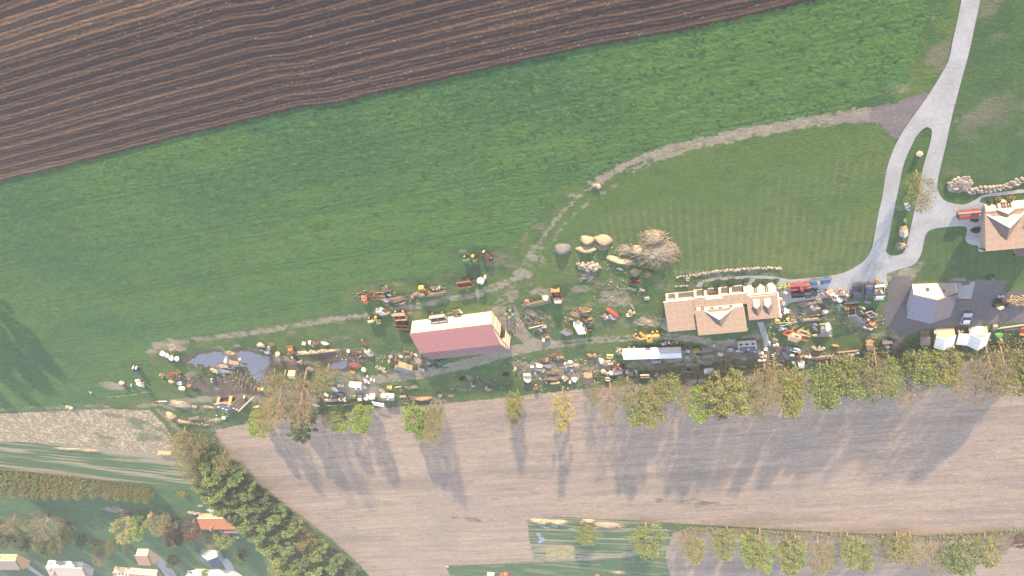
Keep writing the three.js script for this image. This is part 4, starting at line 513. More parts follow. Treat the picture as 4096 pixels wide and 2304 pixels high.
B.flatbed = (o, { L = 7, W = 2.1, m = woodG, y = 0.75, load = 6, lm = woodG }) => {
  const n = 7; for (let i = 0; i < n; i++) mesh('deck_board', box(L, 0.08, W / n - 0.03, 0, y, -W / 2 + (W * (i + 0.5)) / n), m, o); mesh('frame', [beam([-L / 2, y - 0.14, -W / 3], [L / 2, y - 0.14, -W / 3], 0.1, 0.18), beam([-L / 2, y - 0.14, W / 3], [L / 2, y - 0.14, W / 3], 0.1, 0.18)], iron, o);
  for (const x of [-L * 0.22, -L * 0.08]) for (const s of [-1, 1]) wheel(o, x, s * (W / 2 + 0.1), y * 0.45, 0.2, iron); mesh('tongue', [beam([L / 2, y - 0.14, -W / 4], [L / 2 + 1, 0.4, 0], 0.09, 0.1), beam([L / 2, y - 0.14, W / 4], [L / 2 + 1, 0.4, 0], 0.09, 0.1)], iron, o);
  for (let i = 0; i < load; i++) mesh('plank', box(L * rr(0.35, 0.8), 0.1, rr(0.16, 0.3), rr(-0.12, 0.12) * L, y + 0.1 + 0.1 * Math.floor(i / 3) + rr(0, 0.03), (i % 3 - 1) * W * 0.28 + rr(-0.1, 0.1), 0, rr(-0.07, 0.07)), i % 3 ? lm : wood, o);
};
B.boat = (o, { L = 4.4, W = 1.7, m = white, inn = iron, cabin, y = 0.35, outboard }) => {
  const N = 12, pos = [], uv = [], idx = [], prof = [];
  for (let i = 0; i <= N; i++) { const t = i / N, x = -L / 2 + L * t, w = (W / 2) * (t < 0.5 ? 0.86 + 0.14 * Math.sin(t * Math.PI) : Math.pow(Math.cos((t - 0.5) * Math.PI), 0.62)), s = 0.75 + 0.3 * t * t; prof.push([x, w, s]); }
  prof.forEach(([x, w, s], i) => { const k = Math.max(0.02, w), r = [[0, 0.02 + 0.22 * Math.max(0, i / N - 0.7)], [k * 0.72, 0.22 + 0.2 * Math.max(0, i / N - 0.7)], [k, s], [k * 0.9, s + 0.03], [k * 0.78, s * 0.5 + 0.12], [0, s * 0.45 + 0.1]]; r.forEach(([z, h], j) => { pos.push(x, y + h, z); uv.push(i / 4, j / 3); }); r.forEach(([z, h], j) => { pos.push(x, y + h, -z); uv.push(i / 4, j / 3); }); });
  for (let i = 0; i < N; i++) for (let sd = 0; sd < 2; sd++) for (let j = 0; j < 5; j++) { const a = i * 12 + sd * 6 + j, b = a + 12; sd ? idx.push(a, b, a + 1, b, b + 1, a + 1) : idx.push(a, a + 1, b, b, a + 1, b + 1); }
  const g = new THREE.BufferGeometry(); g.setAttribute('position', new THREE.Float32BufferAttribute(pos, 3)); g.setAttribute('uv', new THREE.Float32BufferAttribute(uv, 2)); g.setIndex(idx); g.computeVertexNormals(); mesh('hull', g, m, o);
  mesh('transom', bx(-L / 2 - 0.02, -L / 2 + 0.05, y + 0.1, y + 0.76, -W * 0.42, W * 0.42), m, o); mesh('foredeck', [prism([[0.12 * L, -W * 0.4], [0.44 * L, 0.0], [0.12 * L, W * 0.4]].map(([a, b]) => [a, b]), 'z', 0, 0.05).rotateX(Math.PI / 2).translate(0, y + 0.98, 0)], m, o);
  for (const x of [-0.22 * L, 0.02 * L]) mesh('thwart', bx(x - 0.14, x + 0.14, y + 0.6, y + 0.66, -W * 0.4, W * 0.4), inn, o); mesh('cradle', [bx(-L * 0.3, -L * 0.24, 0, y + 0.2, -W * 0.4, W * 0.4), bx(L * 0.16, L * 0.22, 0, y + 0.2, -W * 0.34, W * 0.34)], wood, o);
  if (outboard) for (const z of outboard) mesh('outboard', [box(0.3, 0.42, 0.3, -L / 2 - 0.2, y + 0.95, z), box(0.12, 0.7, 0.12, -L / 2 - 0.2, y + 0.4, z)], white, o);
  if (cabin) { const c = mesh('cabin', frustum(-0.3 * L, 0.12 * L, -0.28 * L, 0.06 * L, y + 0.7, y + cabin[1], W * 0.8, W * 0.68), cabin[0], o); mesh('roof', bx(-0.33 * L, 0.1 * L, y + cabin[1], y + cabin[1] + 0.08, -W * 0.42, W * 0.42), cabin[0], c); for (const s of [-1, 1]) mesh('pane', bx(-0.2 * L, 0, y + cabin[1] * 0.68, y + cabin[1] * 0.9, s * W * 0.385 - 0.02, s * W * 0.385 + 0.02), glass, c); }
};
B.canoe = (o, { L = 4, W = 0.85, m = orange, y = 0.02 }) => { const N = 14, R = 8, pos = [], uv = [], idx = []; for (let i = 0; i <= N; i++) { const t = (i / N) * 2 - 1, w = (W / 2) * Math.sqrt(Math.max(0.002, 1 - t * t)); for (let j = 0; j <= R; j++) { const a = (j / R) * Math.PI; pos.push((t * L) / 2, y + Math.sin(a) * w * 0.85 + 0.1 * t * t, -Math.cos(a) * w); uv.push(i / 5, j / 4); if (i < N && j < R) { const q = i * (R + 1) + j; idx.push(q, q + 1, q + R + 1, q + 1, q + R + 2, q + R + 1); } } } const g = new THREE.BufferGeometry(); g.setAttribute('position', new THREE.Float32BufferAttribute(pos, 3)); g.setAttribute('uv', new THREE.Float32BufferAttribute(uv, 2)); g.setIndex(idx); g.computeVertexNormals(); mesh('hull', g, m, o); mesh('keel', beam([-L * 0.46, W * 0.42 + y, 0], [L * 0.46, W * 0.42 + y, 0], 0.05, 0.05), m, o); };
B.camper = (o, { L = 4.6, W = 2.1, H = 2.4, m = white, roof = whiteR, win = 3, stripe }) => {
  const y = 0.55, c = 0.28; mesh('body', prism([[-L / 2, y], [L / 2, y], [L / 2, H - c], [L / 2 - c, H], [-L / 2 + c, H], [-L / 2, H - c]], 'z', -W / 2, W / 2), m, o); mesh('roof', bx(-L / 2 + c * 0.8, L / 2 - c * 0.8, H, H + 0.06, -W / 2 + 0.02, W / 2 - 0.02), roof, o);
  for (let i = 0; i < win; i++) { const x = -L / 2 + (L * (i + 0.5)) / win, f = mesh('window', bx(x - 0.36, x + 0.36, y + 0.85, y + 1.35, -W / 2 - 0.03, -W / 2 - 0.003), iron, o); mesh('pane', bx(x - 0.3, x + 0.3, y + 0.9, y + 1.3, -W / 2 - 0.045, -W / 2 - 0.032), glass, f); }
  mesh('roof_vent', box(0.45, 0.12, 0.45, 0.2, H + 0.12, 0), white, o); if (stripe) mesh('stripe', bx(-L / 2 + 0.02, L / 2 - 0.02, y + 0.4, y + 0.6, -W / 2 - 0.02, -W / 2 - 0.004), stripe, o);
  for (const s of [-1, 1]) wheel(o, -0.2, s * (W / 2 - 0.15), 0.34, 0.2); mesh('hitch', beam([L / 2, 0.6, 0], [L / 2 + 0.9, 0.45, 0], 0.1, 0.1), iron, o); mesh('skirt', bx(-L / 2 + 0.1, L / 2 - 0.1, 0.3, y, -W / 2 + 0.06, W / 2 - 0.06), iron, o);
};
B.shell = (o, { L = 2.6, W = 1.8, H = 1.1, m = white, win = 1 }) => { mesh('body', frustum(-L / 2, L / 2, -L / 2 + 0.15, L / 2 - 0.3, 0, H, W, W - 0.3), m, o); mesh('roof', frustum(-L / 2 + 0.1, L / 2 - 0.26, -L / 2 + 0.25, L / 2 - 0.4, H, H + 0.07, W - 0.3, W - 0.45), m, o); for (let i = 0; i < win; i++) { for (const s of [-1, 1]) mesh('pane', box(L * 0.5 / win, H * 0.4, 0.04, (i - (win - 1) / 2) * L * 0.5, H * 0.58, s * (W / 2 - 0.075), s * -0.13), glass, o); } mesh('rear_door', box(0.05, H * 0.7, W * 0.66, -L / 2 + 0.05, H * 0.45, 0, 0, 0, -0.12), M(0.2, 0.2, 0.21, 0.3), o); };
B.shed = (o, { L = 2.6, W = 2.2, H = 1.9, r = 0.5, m = woodG, roof = grey, lean }) => {
  if (lean) { mesh('wall', [bx(-L / 2, L / 2, 0, H, -W / 2, -W / 2 + 0.1), prism([[-W / 2 + 0.1, 0], [W / 2, 0], [W / 2, H - r], [-W / 2 + 0.1, H]], 'x', -L / 2, -L / 2 + 0.1), prism([[-W / 2 + 0.1, 0], [W / 2, 0], [W / 2, H - r], [-W / 2 + 0.1, H]], 'x', L / 2 - 0.1, L / 2)], m, o); mesh('roof', slab([[-L / 2 - 0.15, H + 0.1, -W / 2 - 0.15], [-L / 2 - 0.15, H - r + 0.06, W / 2 + 0.15], [L / 2 + 0.15, H - r + 0.06, W / 2 + 0.15], [L / 2 + 0.15, H + 0.1, -W / 2 - 0.15]], 0.08), roof, o); }
  else { mesh('wall', [prism([[-W / 2, 0], [W / 2, 0], [W / 2, H], [0, H + r], [-W / 2, H]], 'x', -L / 2, L / 2)], m, o); const s = roofX(-L / 2, L / 2, -W / 2, W / 2, H + 0.04, H + r + 0.06, 0, 0.15, 0.07); mesh('roof', s[0], roof, o); mesh('roof', s[1], roof, o); }
  for (let i = 0; i < 5; i++) mesh('board', bx(-L / 2 + (L * i) / 5 + 0.03, -L / 2 + (L * (i + 1)) / 5 - 0.03, 0.05, H - 0.12, -W / 2 - 0.03, -W / 2 - 0.003), m, o); mesh('door', bx(L * 0.05, L * 0.3, 0.05, H * 0.85, -W / 2 - 0.07, -W / 2 - 0.035), wood, o);
};
B.drum = (o, { r = 0.32, h = 0.95, m = blue, hole }) => { mesh('drum', lathe([[0.01, 0], [r, 0], [r, h * 0.32], [r * 1.05, h * 0.34], [r, h * 0.36], [r, h * 0.65], [r * 1.05, h * 0.67], [r, h * 0.69], [r, h], [r * 0.95, h], [r * 0.94, h - 0.04], [0.01, h - 0.04]]), m, o); mesh('bung', cyl(hole || 0.05, hole || 0.05, 0.03, r * (hole ? 0 : 0.5), h - 0.02, 0, 10), iron, o); };
B.tub = (o, { r = 0.6, h = 0.6, m = white, w }) => { mesh('tub', lathe([[0.01, 0], [r * 0.85, 0], [r, h], [r * 1.06, h], [r * 1.06, h - 0.05], [r * 0.96, h - 0.06], [r * 0.8, 0.1], [0.01, 0.1]], 16).scale(1, 1, w || 1), m, o); mesh('rim', new THREE.TorusGeometry(r * 1.03, 0.04, 6, 18).rotateX(Math.PI / 2).scale(1, 1, w || 1).translate(0, h, 0), m, o); };
B.tank = (o, { L = 2.2, r = 0.6, m = white, y = 0.3, upright }) => { const g = lathe([[0.01, -L / 2 - r * 0.3], [r * 0.6, -L / 2 - r * 0.2], [r, -L / 2], [r, L / 2], [r * 0.6, L / 2 + r * 0.2], [0.01, L / 2 + r * 0.3]], 18); if (upright) mesh('tank', g.translate(0, L / 2 + r * 0.3, 0), m, o); else { mesh('tank', g.rotateZ(Math.PI / 2).translate(0, y + r, 0), m, o); for (const x of [-L * 0.3, L * 0.3]) mesh('saddle', bx(x - 0.08, x + 0.08, 0, y + r * 0.5, -r * 0.8, r * 0.8), iron, o); } mesh('hatch', cyl(0.22, 0.22, 0.1, 0, upright ? L + r * 0.6 : y + 2 * r, 0, 12), iron, o); };
B.bale = (o, { r = 0.65, L = 1.2, m = white }) => { mesh('bale', lathe([[0.01, -L / 2], [r * 0.9, -L / 2], [r, -L / 2 + 0.1], [r, L / 2 - 0.1], [r * 0.9, L / 2], [0.01, L / 2]], 18).rotateZ(Math.PI / 2).translate(0, r, 0), m, o); mesh('twine', [-0.3, 0, 0.3].map((x) => new THREE.TorusGeometry(r + 0.01, 0.02, 5, 20).rotateY(Math.PI / 2).translate(x * L, r, 0)), grey, o); };
const lumpy = (rx, rz, h, f = 1.2, amp = 0.22, N = 22, R = 9) => { const pos = [0, h, 0], uv = [0, 0], idx = [], sx = rr(0, 99); for (let j = 1; j <= R; j++) for (let i = 0; i < N; i++) { const a = (i / N) * 6.2832, t = j / R, q = 1 + (noise(sx + Math.cos(a) * 1.6 + 5, Math.sin(a) * 1.6 + 5) - 0.5) * 0.55 * t, x = Math.cos(a) * rx * t * q, z = Math.sin(a) * rz * t * q, y = j === R ? -0.05 : h * (1 - Math.pow(t, 2.1)) + amp * h * (noise(x * f * 1.6 + sx, z * f * 1.6) - 0.4) * (1 - t * 0.6); pos.push(x, y, z); uv.push(x / 2.5, z / 2.5); } for (let i = 0; i < N; i++) idx.push(0, 1 + ((i + 1) % N), 1 + i); for (let j = 1; j < R; j++) for (let i = 0; i < N; i++) { const a = 1 + (j - 1) * N + i, b = 1 + (j - 1) * N + ((i + 1) % N); idx.push(a, b, a + N, b, b + N, a + N); } const g = new THREE.BufferGeometry(); g.setAttribute('position', new THREE.Float32BufferAttribute(pos, 3)); g.setAttribute('uv', new THREE.Float32BufferAttribute(uv, 2)); g.setIndex(idx); g.computeVertexNormals(); return g; };
B.mound = (o, { rx = 2, rz = 1.8, h = 1.2, m = earth, f = 1, clods = 9 }) => { mesh('heap', lumpy(rx, rz, h, f), m, o); for (let i = 0; i < clods; i++) { const a = rr(0, 6.28), t = rr(0.7, 1.12), q = mesh('clod', rockG[i % 4], m, o); q.scale.setScalar(rr(0.12, 0.26)); q.position.set(Math.cos(a) * rx * t, 0.05, Math.sin(a) * rz * t); } };
B.tarp = (o, { rx = 1.4, rz = 1, h = 0.9, m = tarpB }) => { mesh('cover', lumpy(rx, rz, h, 2.4, 0.4, 26, 10), m, o); mesh('rope', [beam([-rx, 0.06, -0.2], [0, h + 0.06, 0], 0.03, 0.03), beam([0, h + 0.06, 0], [rx, 0.06, 0.25], 0.03, 0.03)], M(0.5, 0.45, 0.3), o); };
const rockG = Array.from({ length: 4 }, (_, k) => { const g = new THREE.IcosahedronGeometry(1, 1), p = g.attributes.position; for (let i = 0; i < p.count; i++) { const s = 0.72 + 0.5 * noise(p.getX(i) * 1.7 + k * 9 + 20, p.getY(i) * 1.7 + p.getZ(i) * 2.3 + 30); p.setXYZ(i, p.getX(i) * s, p.getY(i) * s * 0.75, p.getZ(i) * s); } g.computeVertexNormals(); return g; });
B.rocks = (o, { n = 14, rx = 1.8, rz = 1.3, s = 0.5, h = 0.5 }) => { for (let i = 0; i < n; i++) { const a = i * 2.4, t = Math.sqrt((i + 0.5) / n), q = mesh('rock', rockG[i % 4], stoneM[(i * 7) % 4], o), k = s * rr(0.65, 1.25); q.scale.set(k * rr(0.8, 1.3), k, k); q.rotation.y = rr(0, 6); q.position.set(Math.cos(a) * rx * t, k * 0.4 + h * (1 - t), Math.sin(a) * rz * t); } };
const sticks = (n, rx, rz, h, len, r) => { const g = []; for (let i = 0; i < n; i++) { const a = rr(0, 6.28), t = Math.sqrt(rnd()), x = Math.cos(a) * rx * t, z = Math.sin(a) * rz * t, y = h * (1 - t * t) * rr(0.3, 1), b = a + rr(-1.5, 1.5), l = len * rr(0.4, 1.2); g.push(bar([x, y, z], [x + Math.cos(b) * l * 0.8, Math.max(0.05, y + rr(-0.35, 0.5) * l), z + Math.sin(b) * l * 0.8], r * rr(0.5, 1.3), 3, r * 0.3)); } return g; };
const brushM = [M(0.4, 0.33, 0.25, 1), M(0.46, 0.39, 0.25, 1), M(0.3, 0.28, 0.26, 1), M(0.5, 0.39, 0.27, 1)];
B.brush = (o, { rx = 3, rz = 2, h = 1.6, n = 160, len = 1.8, c = 0, r = 0.05 }) => { const a = mesh('heap', lumpy(rx * 0.9, rz * 0.9, h * 0.8, 1.4, 0.4), brushM[c], o); a.userData.kind = 'stuff'; const b = mesh('twigs', sticks(n, rx, rz, h, len, r), brushM[(c + 1) % 4], o); b.userData.kind = 'stuff'; for (let i = 0; i < 7; i++) { const an = rr(0, 6.28), q = rr(0.2, 0.8); mesh('branch', bar([Math.cos(an) * rx * q, h * (1 - q) + 0.2, Math.sin(an) * rz * q], [Math.cos(an + 0.4) * (rx + 0.6), rr(0.1, h * 0.7), Math.sin(an + 0.4) * (rz + 0.4)], 0.09, 5, 0.03), brushM[(c + 3) % 4], o); } };
B.lumber = (o, { n = 9, L = 3, W = 1.1, m = wood, m2, mess = 0.06, t = 0.1, lift = 0.14 }) => { for (const x of [-L * 0.3, L * 0.3]) mesh('sleeper', bx(x - 0.07, x + 0.07, 0, lift, -W / 2, W / 2), woodD, o); const per = Math.max(3, Math.round(n / 3)); for (let i = 0; i < n; i++) { const k = Math.floor(i / per), l = L * rr(0.8, 1.08); mesh('plank', box(l, t, (W / per) * 0.86, rr(-1, 1) * mess * L, lift + t / 2 + k * (t + 0.015), -W / 2 + (W * ((i % per) + 0.5)) / per + rr(-1, 1) * mess * 0.8, 0, rr(-1, 1) * mess * 1.6, rr(-1, 1) * mess * 0.25), m2 && i % 3 === 1 ? m2 : m, o); } };
B.logs = (o, { n = 8, L = 2.4, r = 0.16, m = M(0.3, 0.2, 0.13, 0.95, { grain: 1 }), mess = 0.1, W = 1.4 }) => { const per = Math.ceil(n / 2); for (let i = 0; i < n; i++) { const q = mesh('log', cyl(r * rr(0.8, 1.1), r * rr(0.7, 1), L * rr(0.75, 1.05), 0, 0, 0, 8, 0, Math.PI / 2), m, o); q.position.set(rr(-1, 1) * mess * L, r + Math.floor(i / per) * r * 1.75, -W / 2 + (W * ((i % per) + 0.5 + 0.5 * Math.floor(i / per))) / per); q.rotation.y = rr(-1, 1) * mess * 2; } };
B.firewood = (o, { n = 34, rx = 1.6, rz = 1.1, h = 0.7, m = woodN, m2 = M(0.4, 0.2, 0.12), l = 0.5 }) => { for (let i = 0; i < n; i++) { const a = i * 2.4, t = Math.sqrt((i + 0.5) / n), q = mesh('split_log', i % 2 ? fwA : fwB, i % 3 ? m : m2, o); q.scale.set(l * 2, 1, 1); q.position.set(Math.cos(a) * rx * t, 0.1 + h * (1 - t * t), Math.sin(a) * rz * t); q.rotation.set(rr(-0.3, 0.3), rr(0, 3.1), rr(-0.5, 0.5)); } };
const fwA = prism([[-0.12, -0.08], [0.12, -0.08], [0, 0.12]], 'x', -0.25, 0.25), fwB = cyl(0.11, 0.1, 0.5, 0, 0, 0, 7, 0, Math.PI / 2);
B.pallets = (o, { n = 4, m = wood, tilt = 0 }) => { for (let k = 0; k < n; k++) { const p = mesh('pallet', [-0.45, 0, 0.45].map((z) => box(1.1, 0.1, 0.09, 0, 0.05, z)), m, o); p.position.set(rr(-0.08, 0.08), k * 0.17, rr(-0.08, 0.08)); p.rotation.y = rr(-0.1, 0.1); for (let i = 0; i < 6; i++) mesh('slat', box(0.12, 0.03, 1.05, -0.5 + i * 0.2, 0.116, 0), m, p); } o.rotation.x += tilt; };
const sheetG = (() => { const g = new THREE.PlaneGeometry(1, 1, 24, 1).rotateX(-Math.PI / 2), p = g.attributes.position; for (let i = 0; i < p.count; i++) p.setY(i, Math.sin(p.getX(i) * 2 * Math.PI * 6) * 0.03); g.computeVertexNormals(); return g; })();
B.sheets = (o, { n = 4, L = 2.4, W = 1.4, m = steel, h = 0.5, tilt = 0.1 }) => { mesh('stack', box(L * 0.8, h, W * 0.7, 0, h / 2, 0, 0, 0.1), woodD, o); for (let i = 0; i < n; i++) { const q = mesh('metal_sheet', sheetG, m, o); q.scale.set(L * rr(0.9, 1.05), 1, W * rr(0.9, 1.05)); q.position.set(rr(-0.2, 0.2), h + 0.05 + i * 0.07, rr(-0.15, 0.15)); q.rotation.set(rr(-1, 1) * tilt, rr(-0.25, 0.25), rr(-1, 1) * tilt); } };
B.tyres = (o, { n = 6, r = 0.36 }) => { const g = new THREE.TorusGeometry(r, r * 0.36, 8, 16).rotateX(Math.PI / 2); for (let i = 0; i < n; i++) { const q = mesh('tyre', g, rubber, o), a = i * 2.4; q.position.set(Math.cos(a) * 0.55 * (i > 0), 0.14 + Math.floor(i / 4) * 0.26, Math.sin(a) * 0.5 * (i > 0)); q.rotation.x = rr(-0.25, 0.25); } };
B.crate = (o, { L = 1.2, W = 0.9, H = 0.8, m = wood }) => { for (let k = 0; k < 4; k++) { const y0 = (H * k) / 4 + 0.02, y1 = (H * (k + 1)) / 4 - 0.02; for (const s of [-1, 1]) { mesh('slat', bx(-L / 2, L / 2, y0, y1, (s * W) / 2 - 0.025, (s * W) / 2 + 0.025), m, o); mesh('slat', bx((s * L) / 2 - 0.025, (s * L) / 2 + 0.025, y0, y1, -W / 2 + 0.03, W / 2 - 0.03), m, o); } } mesh('floor', bx(-L / 2 + 0.03, L / 2 - 0.03, 0.02, 0.06, -W / 2 + 0.03, W / 2 - 0.03), woodD, o); };
B.appliance = (o, { L = 0.75, W = 0.7, H = 0.95, m = white, hole }) => { mesh('cabinet', [frustum(-L / 2, L / 2, -L / 2, L / 2, 0.04, H - 0.04, W, W), frustum(-L / 2, L / 2, -L / 2 + 0.05, L / 2 - 0.05, H - 0.04, H, W, W - 0.1)], m, o); mesh('door', bx(-L / 2 + 0.05, L / 2 - 0.05, 0.12, H * 0.82, -W / 2 - 0.03, -W / 2 - 0.002), m, o); if (hole) mesh('porthole', cyl(0.17, 0.17, 0.03, 0, H * 0.5, -W / 2 - 0.045, 12, Math.PI / 2), iron, o); else mesh('handle', bx(L / 2 - 0.14, L / 2 - 0.1, H * 0.4, H * 0.65, -W / 2 - 0.07, -W / 2 - 0.03), steel, o); mesh('control_panel', bx(-L / 2 + 0.03, L / 2 - 0.03, H, H + 0.12, W / 2 - 0.12, W / 2 - 0.02), grey, o); };
B.pole = (o, { L = 5, r = 0.1, m = woodG, y = 0.1, y2, collar }) => { mesh('shaft', bar([-L / 2, y + r * 0.2, 0], [L / 2, y2 === undefined ? y + r * 0.2 : y2, 0], r, 8), m, o); mesh('collar', [bar([-L / 2 + 0.02, y + r * 0.2, 0], [-L / 2 + (collar || 0.3), y + r * 0.2, 0], r * 1.25, 8)], collar ? M(0.4, 0.08, 0.05) : iron, o); };
// a jumble where each piece can be told from its neighbour
B.scrap = (o, { n = 11, rx = 1.6, rz = 1.2, h = 0.7, ms = [rust, woodG, steel], s = 1 }) => {
  n = Math.round(n * 1.7); for (let i = 0; i < n; i++) {
    const a = i * 2.4 + rr(-0.3, 0.3), t = Math.sqrt((i + 0.4) / n), x = Math.cos(a) * rx * t, z = Math.sin(a) * rz * t, y = h * (1 - t) * 0.8 + 0.1, m = ms[i % ms.length], k = (i * 5 + (i >> 2)) % 6; let q;
    if (k === 0) q = mesh('board', box(1.5 * s, 0.07, 0.22, 0, 0, 0), m, o); else if (k === 1) q = mesh('metal_sheet', sheetG, m, o); else if (k === 2) q = mesh('pipe', cyl(0.07, 0.07, 1.7 * s, 0, 0, 0, 8, 0, Math.PI / 2), m, o); else if (k === 3) q = mesh('bin', frustum(-0.25, 0.25, -0.32, 0.32, -0.25, 0.3, 0.5, 0.6), m, o); else if (k === 4) q = mesh('drum', lathe([[0.01, -0.4], [0.27, -0.4], [0.29, 0], [0.27, 0.4], [0.01, 0.4]], 10), m, o); else q = mesh('bracket', [box(0.9 * s, 0.09, 0.09, 0, 0, 0), box(0.09, 0.09, 0.7 * s, 0.4 * s, 0, 0.3 * s), box(0.09, 0.09, 0.6 * s, -0.4 * s, 0.02, -0.2 * s)], m, o);
    if (k === 1) q.scale.set(1.3 * s, 1, 0.8 * s); q.position.set(x, y + (k === 3 || k === 4 ? 0.15 : 0), z); q.rotation.set(rr(-0.3, 0.3), rr(0, 6.2), rr(-0.35, 0.35));
  }
};
B.shrub = (o, { r = 0.8, h = 0.9, m = 0, n = 150 }) => { const p = []; for (let i = 0; i < n; i++) { const a = rr(0, 6.28), t = Math.sqrt(rnd()), y = rr(0.1, 1) * h; p.push([Math.cos(a) * r * t * (1.1 - y / h * 0.5), y * (1.1 - t * t * 0.5), Math.sin(a) * r * t * (1.1 - y / h * 0.5), 0.16]); } const f = new THREE.Mesh(leafCloud(p, SHRUBC[m]), leafM); f.name = 'foliage'; f.userData.kind = 'stuff'; o.add(f); mesh('stem', [0, 1, 2].map((k) => bar([0, 0, 0], [Math.cos(k * 2) * r * 0.5, h * 0.7, Math.sin(k * 2) * r * 0.5], 0.04, 4, 0.015)), woodD, o); };
// leaves: small bent faces with a colour of their own
const leafM = new THREE.MeshPhysicalMaterial({ vertexColors: true, roughness: 0.9, side: THREE.DoubleSide, transmission: 0.35, thickness: 0 });
const barkC = [0.3, 0.21, 0.14];
function leafCloud(list, cols) {
  const pos = new Float32Array(list.length * 18), col = new Float32Array(list.length * 18), nor = new Float32Array(list.length * 18), uv = new Float32Array(list.length * 12), a = new THREE.Vector3(), b = new THREE.Vector3(), n = new THREE.Vector3(); let o = 0;
  for (const [x, y, z, s, c0] of list) {
    a.set(rr(-1, 1), rr(-0.7, 0.7), rr(-1, 1)).normalize(); b.set(rr(-1, 1), rr(-0.8, 0.8), rr(-1, 1)).cross(a).normalize(); n.crossVectors(a, b).normalize();
    const q = [[-1, -0.6], [0.2, -1], [1, 0.1], [-1, -0.6], [1, 0.1], [-0.1, 0.9]], c = cols[Math.min(cols.length - 1, Math.floor((c0 === undefined ? rnd() : c0) * cols.length))], k = rr(0.75, 1.3), bend = rr(-0.4, 0.4);
    for (const [u, v] of q) { const w = bend * u * v * s; pos[o] = x + (a.x * u + b.x * v) * s + n.x * w; pos[o + 1] = y + (a.y * u + b.y * v) * s + n.y * w; pos[o + 2] = z + (a.z * u + b.z * v) * s + n.z * w; nor[o] = n.x; nor[o + 1] = n.y; nor[o + 2] = n.z; col[o] = c[0] * k; col[o + 1] = c[1] * k; col[o + 2] = c[2] * k; o += 3; }
  }
  const g = new THREE.BufferGeometry(); g.setAttribute('position', new THREE.BufferAttribute(pos, 3)); g.setAttribute('normal', new THREE.BufferAttribute(nor, 3)); g.setAttribute('color', new THREE.BufferAttribute(col, 3)); g.setAttribute('uv', new THREE.BufferAttribute(uv, 2)); return g;
}
const SHRUBC = [[[0.061, 0.140, 0.021], [0.095, 0.175, 0.028], [0.034, 0.091, 0.021]], [[0.170, 0.154, 0.028], [0.218, 0.189, 0.042], [0.109, 0.119, 0.028]], [[0.136, 0.133, 0.119], [0.177, 0.168, 0.140], [0.095, 0.105, 0.091]], [[0.020, 0.063, 0.021], [0.034, 0.084, 0.028], [0.014, 0.042, 0.021]], [[0.245, 0.210, 0.112], [0.190, 0.154, 0.091], [0.272, 0.245, 0.154]]];
// machines and oddities of which there is one
B.forage = (o, { m = red, sp = orange }) => { mesh('body', [frustum(-1.1, 0.9, -0.9, 0.7, 0.5, 1.5, 1.5, 1.1)], m, o); mesh('hood', frustum(0.9, 1.5, 0.9, 1.3, 0.55, 1.2, 1, 0.8), m, o); mesh('pickup_head', [cyl(0.3, 0.3, 2, -1.4, 0.4, 0, 12, Math.PI / 2), bx(-1.6, -1.1, 0.3, 0.9, -1.05, -0.95), bx(-1.6, -1.1, 0.3, 0.9, 0.95, 1.05)], rust, o); mesh('spout', [beam([-0.2, 1.6, 0.5], [0.1, 2.3, 0.7], 0.3, 0.3), beam([0.1, 2.3, 0.7], [2.2, 2.4, 0.9], 0.26, 0.3)], sp, o); for (const s of [-1, 1]) wheel(o, -0.1, s * 0.9, 0.5, 0.28, m); mesh('tongue', beam([1.4, 0.6, 0], [2.4, 0.4, 0], 0.12, 0.12), m, o); };
B.loader = (o, { m = yellow }) => { mesh('body', [frustum(-1.2, 0.6, -1, 0.4, 0.6, 1.5, 1.4, 1.2)], m, o); const c = mesh('cab', frustum(-0.4, 0.6, -0.3, 0.5, 1.5, 2.5, 1.1, 0.95), glass, o); mesh('roof', bx(-0.42, 0.6, 2.5, 2.58, -0.55, 0.55), m, c); for (const s of [-1, 1]) { mesh('arm', beam([-0.6, 1.7, s * 0.8], [1.9, 0.8, s * 0.8], 0.14, 0.2), orange, o); wheel(o, -0.7, s * 0.75, 0.55, 0.34, m); wheel(o, 0.7, s * 0.75, 0.55, 0.34, m); } mesh('bucket', prism([[1.8, 0.3], [2.6, 0.2], [2.7, 0.3], [2.1, 0.5], [2, 1], [1.8, 1]], 'z', -1, 1), orange, o); };
B.grader = (o, { m = orange }) => { const y = M(0.66, 0.36, 0.04, 0.55); mesh('engine_hood', frustum(0.9, 3.1, 1, 3, 0.8, 1.7, 1, 0.85), y, o); const c = mesh('cab', frustum(-0.3, 0.9, -0.2, 0.8, 0.9, 2.5, 1.1, 1), y, o); mesh('roof', bx(-0.4, 0.95, 2.5, 2.6, -0.62, 0.62), y, c); for (const s of [-1, 1]) mesh('pane', bx(-0.1, 0.7, 1.7, 2.35, s * 0.54 - 0.02, s * 0.54 + 0.02), glass, c); mesh('boom', [beam([-0.3, 1.5, 0], [-2, 1.65, 0], 0.26, 0.3), beam([-2, 1.65, 0], [-3.1, 1, 0], 0.26, 0.3)], y, o); mesh('blade', [slab([[-1.7, 0.35, -1.6], [-1.9, 0.95, -1.6], [-0.9, 0.95, 1.6], [-0.7, 0.35, 1.6]], 0.08), new THREE.TorusGeometry(0.6, 0.07, 6, 18).rotateX(Math.PI / 2).translate(-1.2, 1.1, 0)], y, o); mesh('scarifier', [bx(-3.6, -3.3, 0.3, 1, -0.9, 0.9), ...[-0.7, -0.2, 0.3, 0.8].map((z) => box(0.1, 0.5, 0.1, -3.5, 0.25, z))], y, o); for (const s of [-1, 1]) { wheel(o, -3, s * 0.9, 0.5, 0.28, y); wheel(o, 1.3, s * 0.85, 0.58, 0.32, y); wheel(o, 2.5, s * 0.85, 0.58, 0.32, y); } };
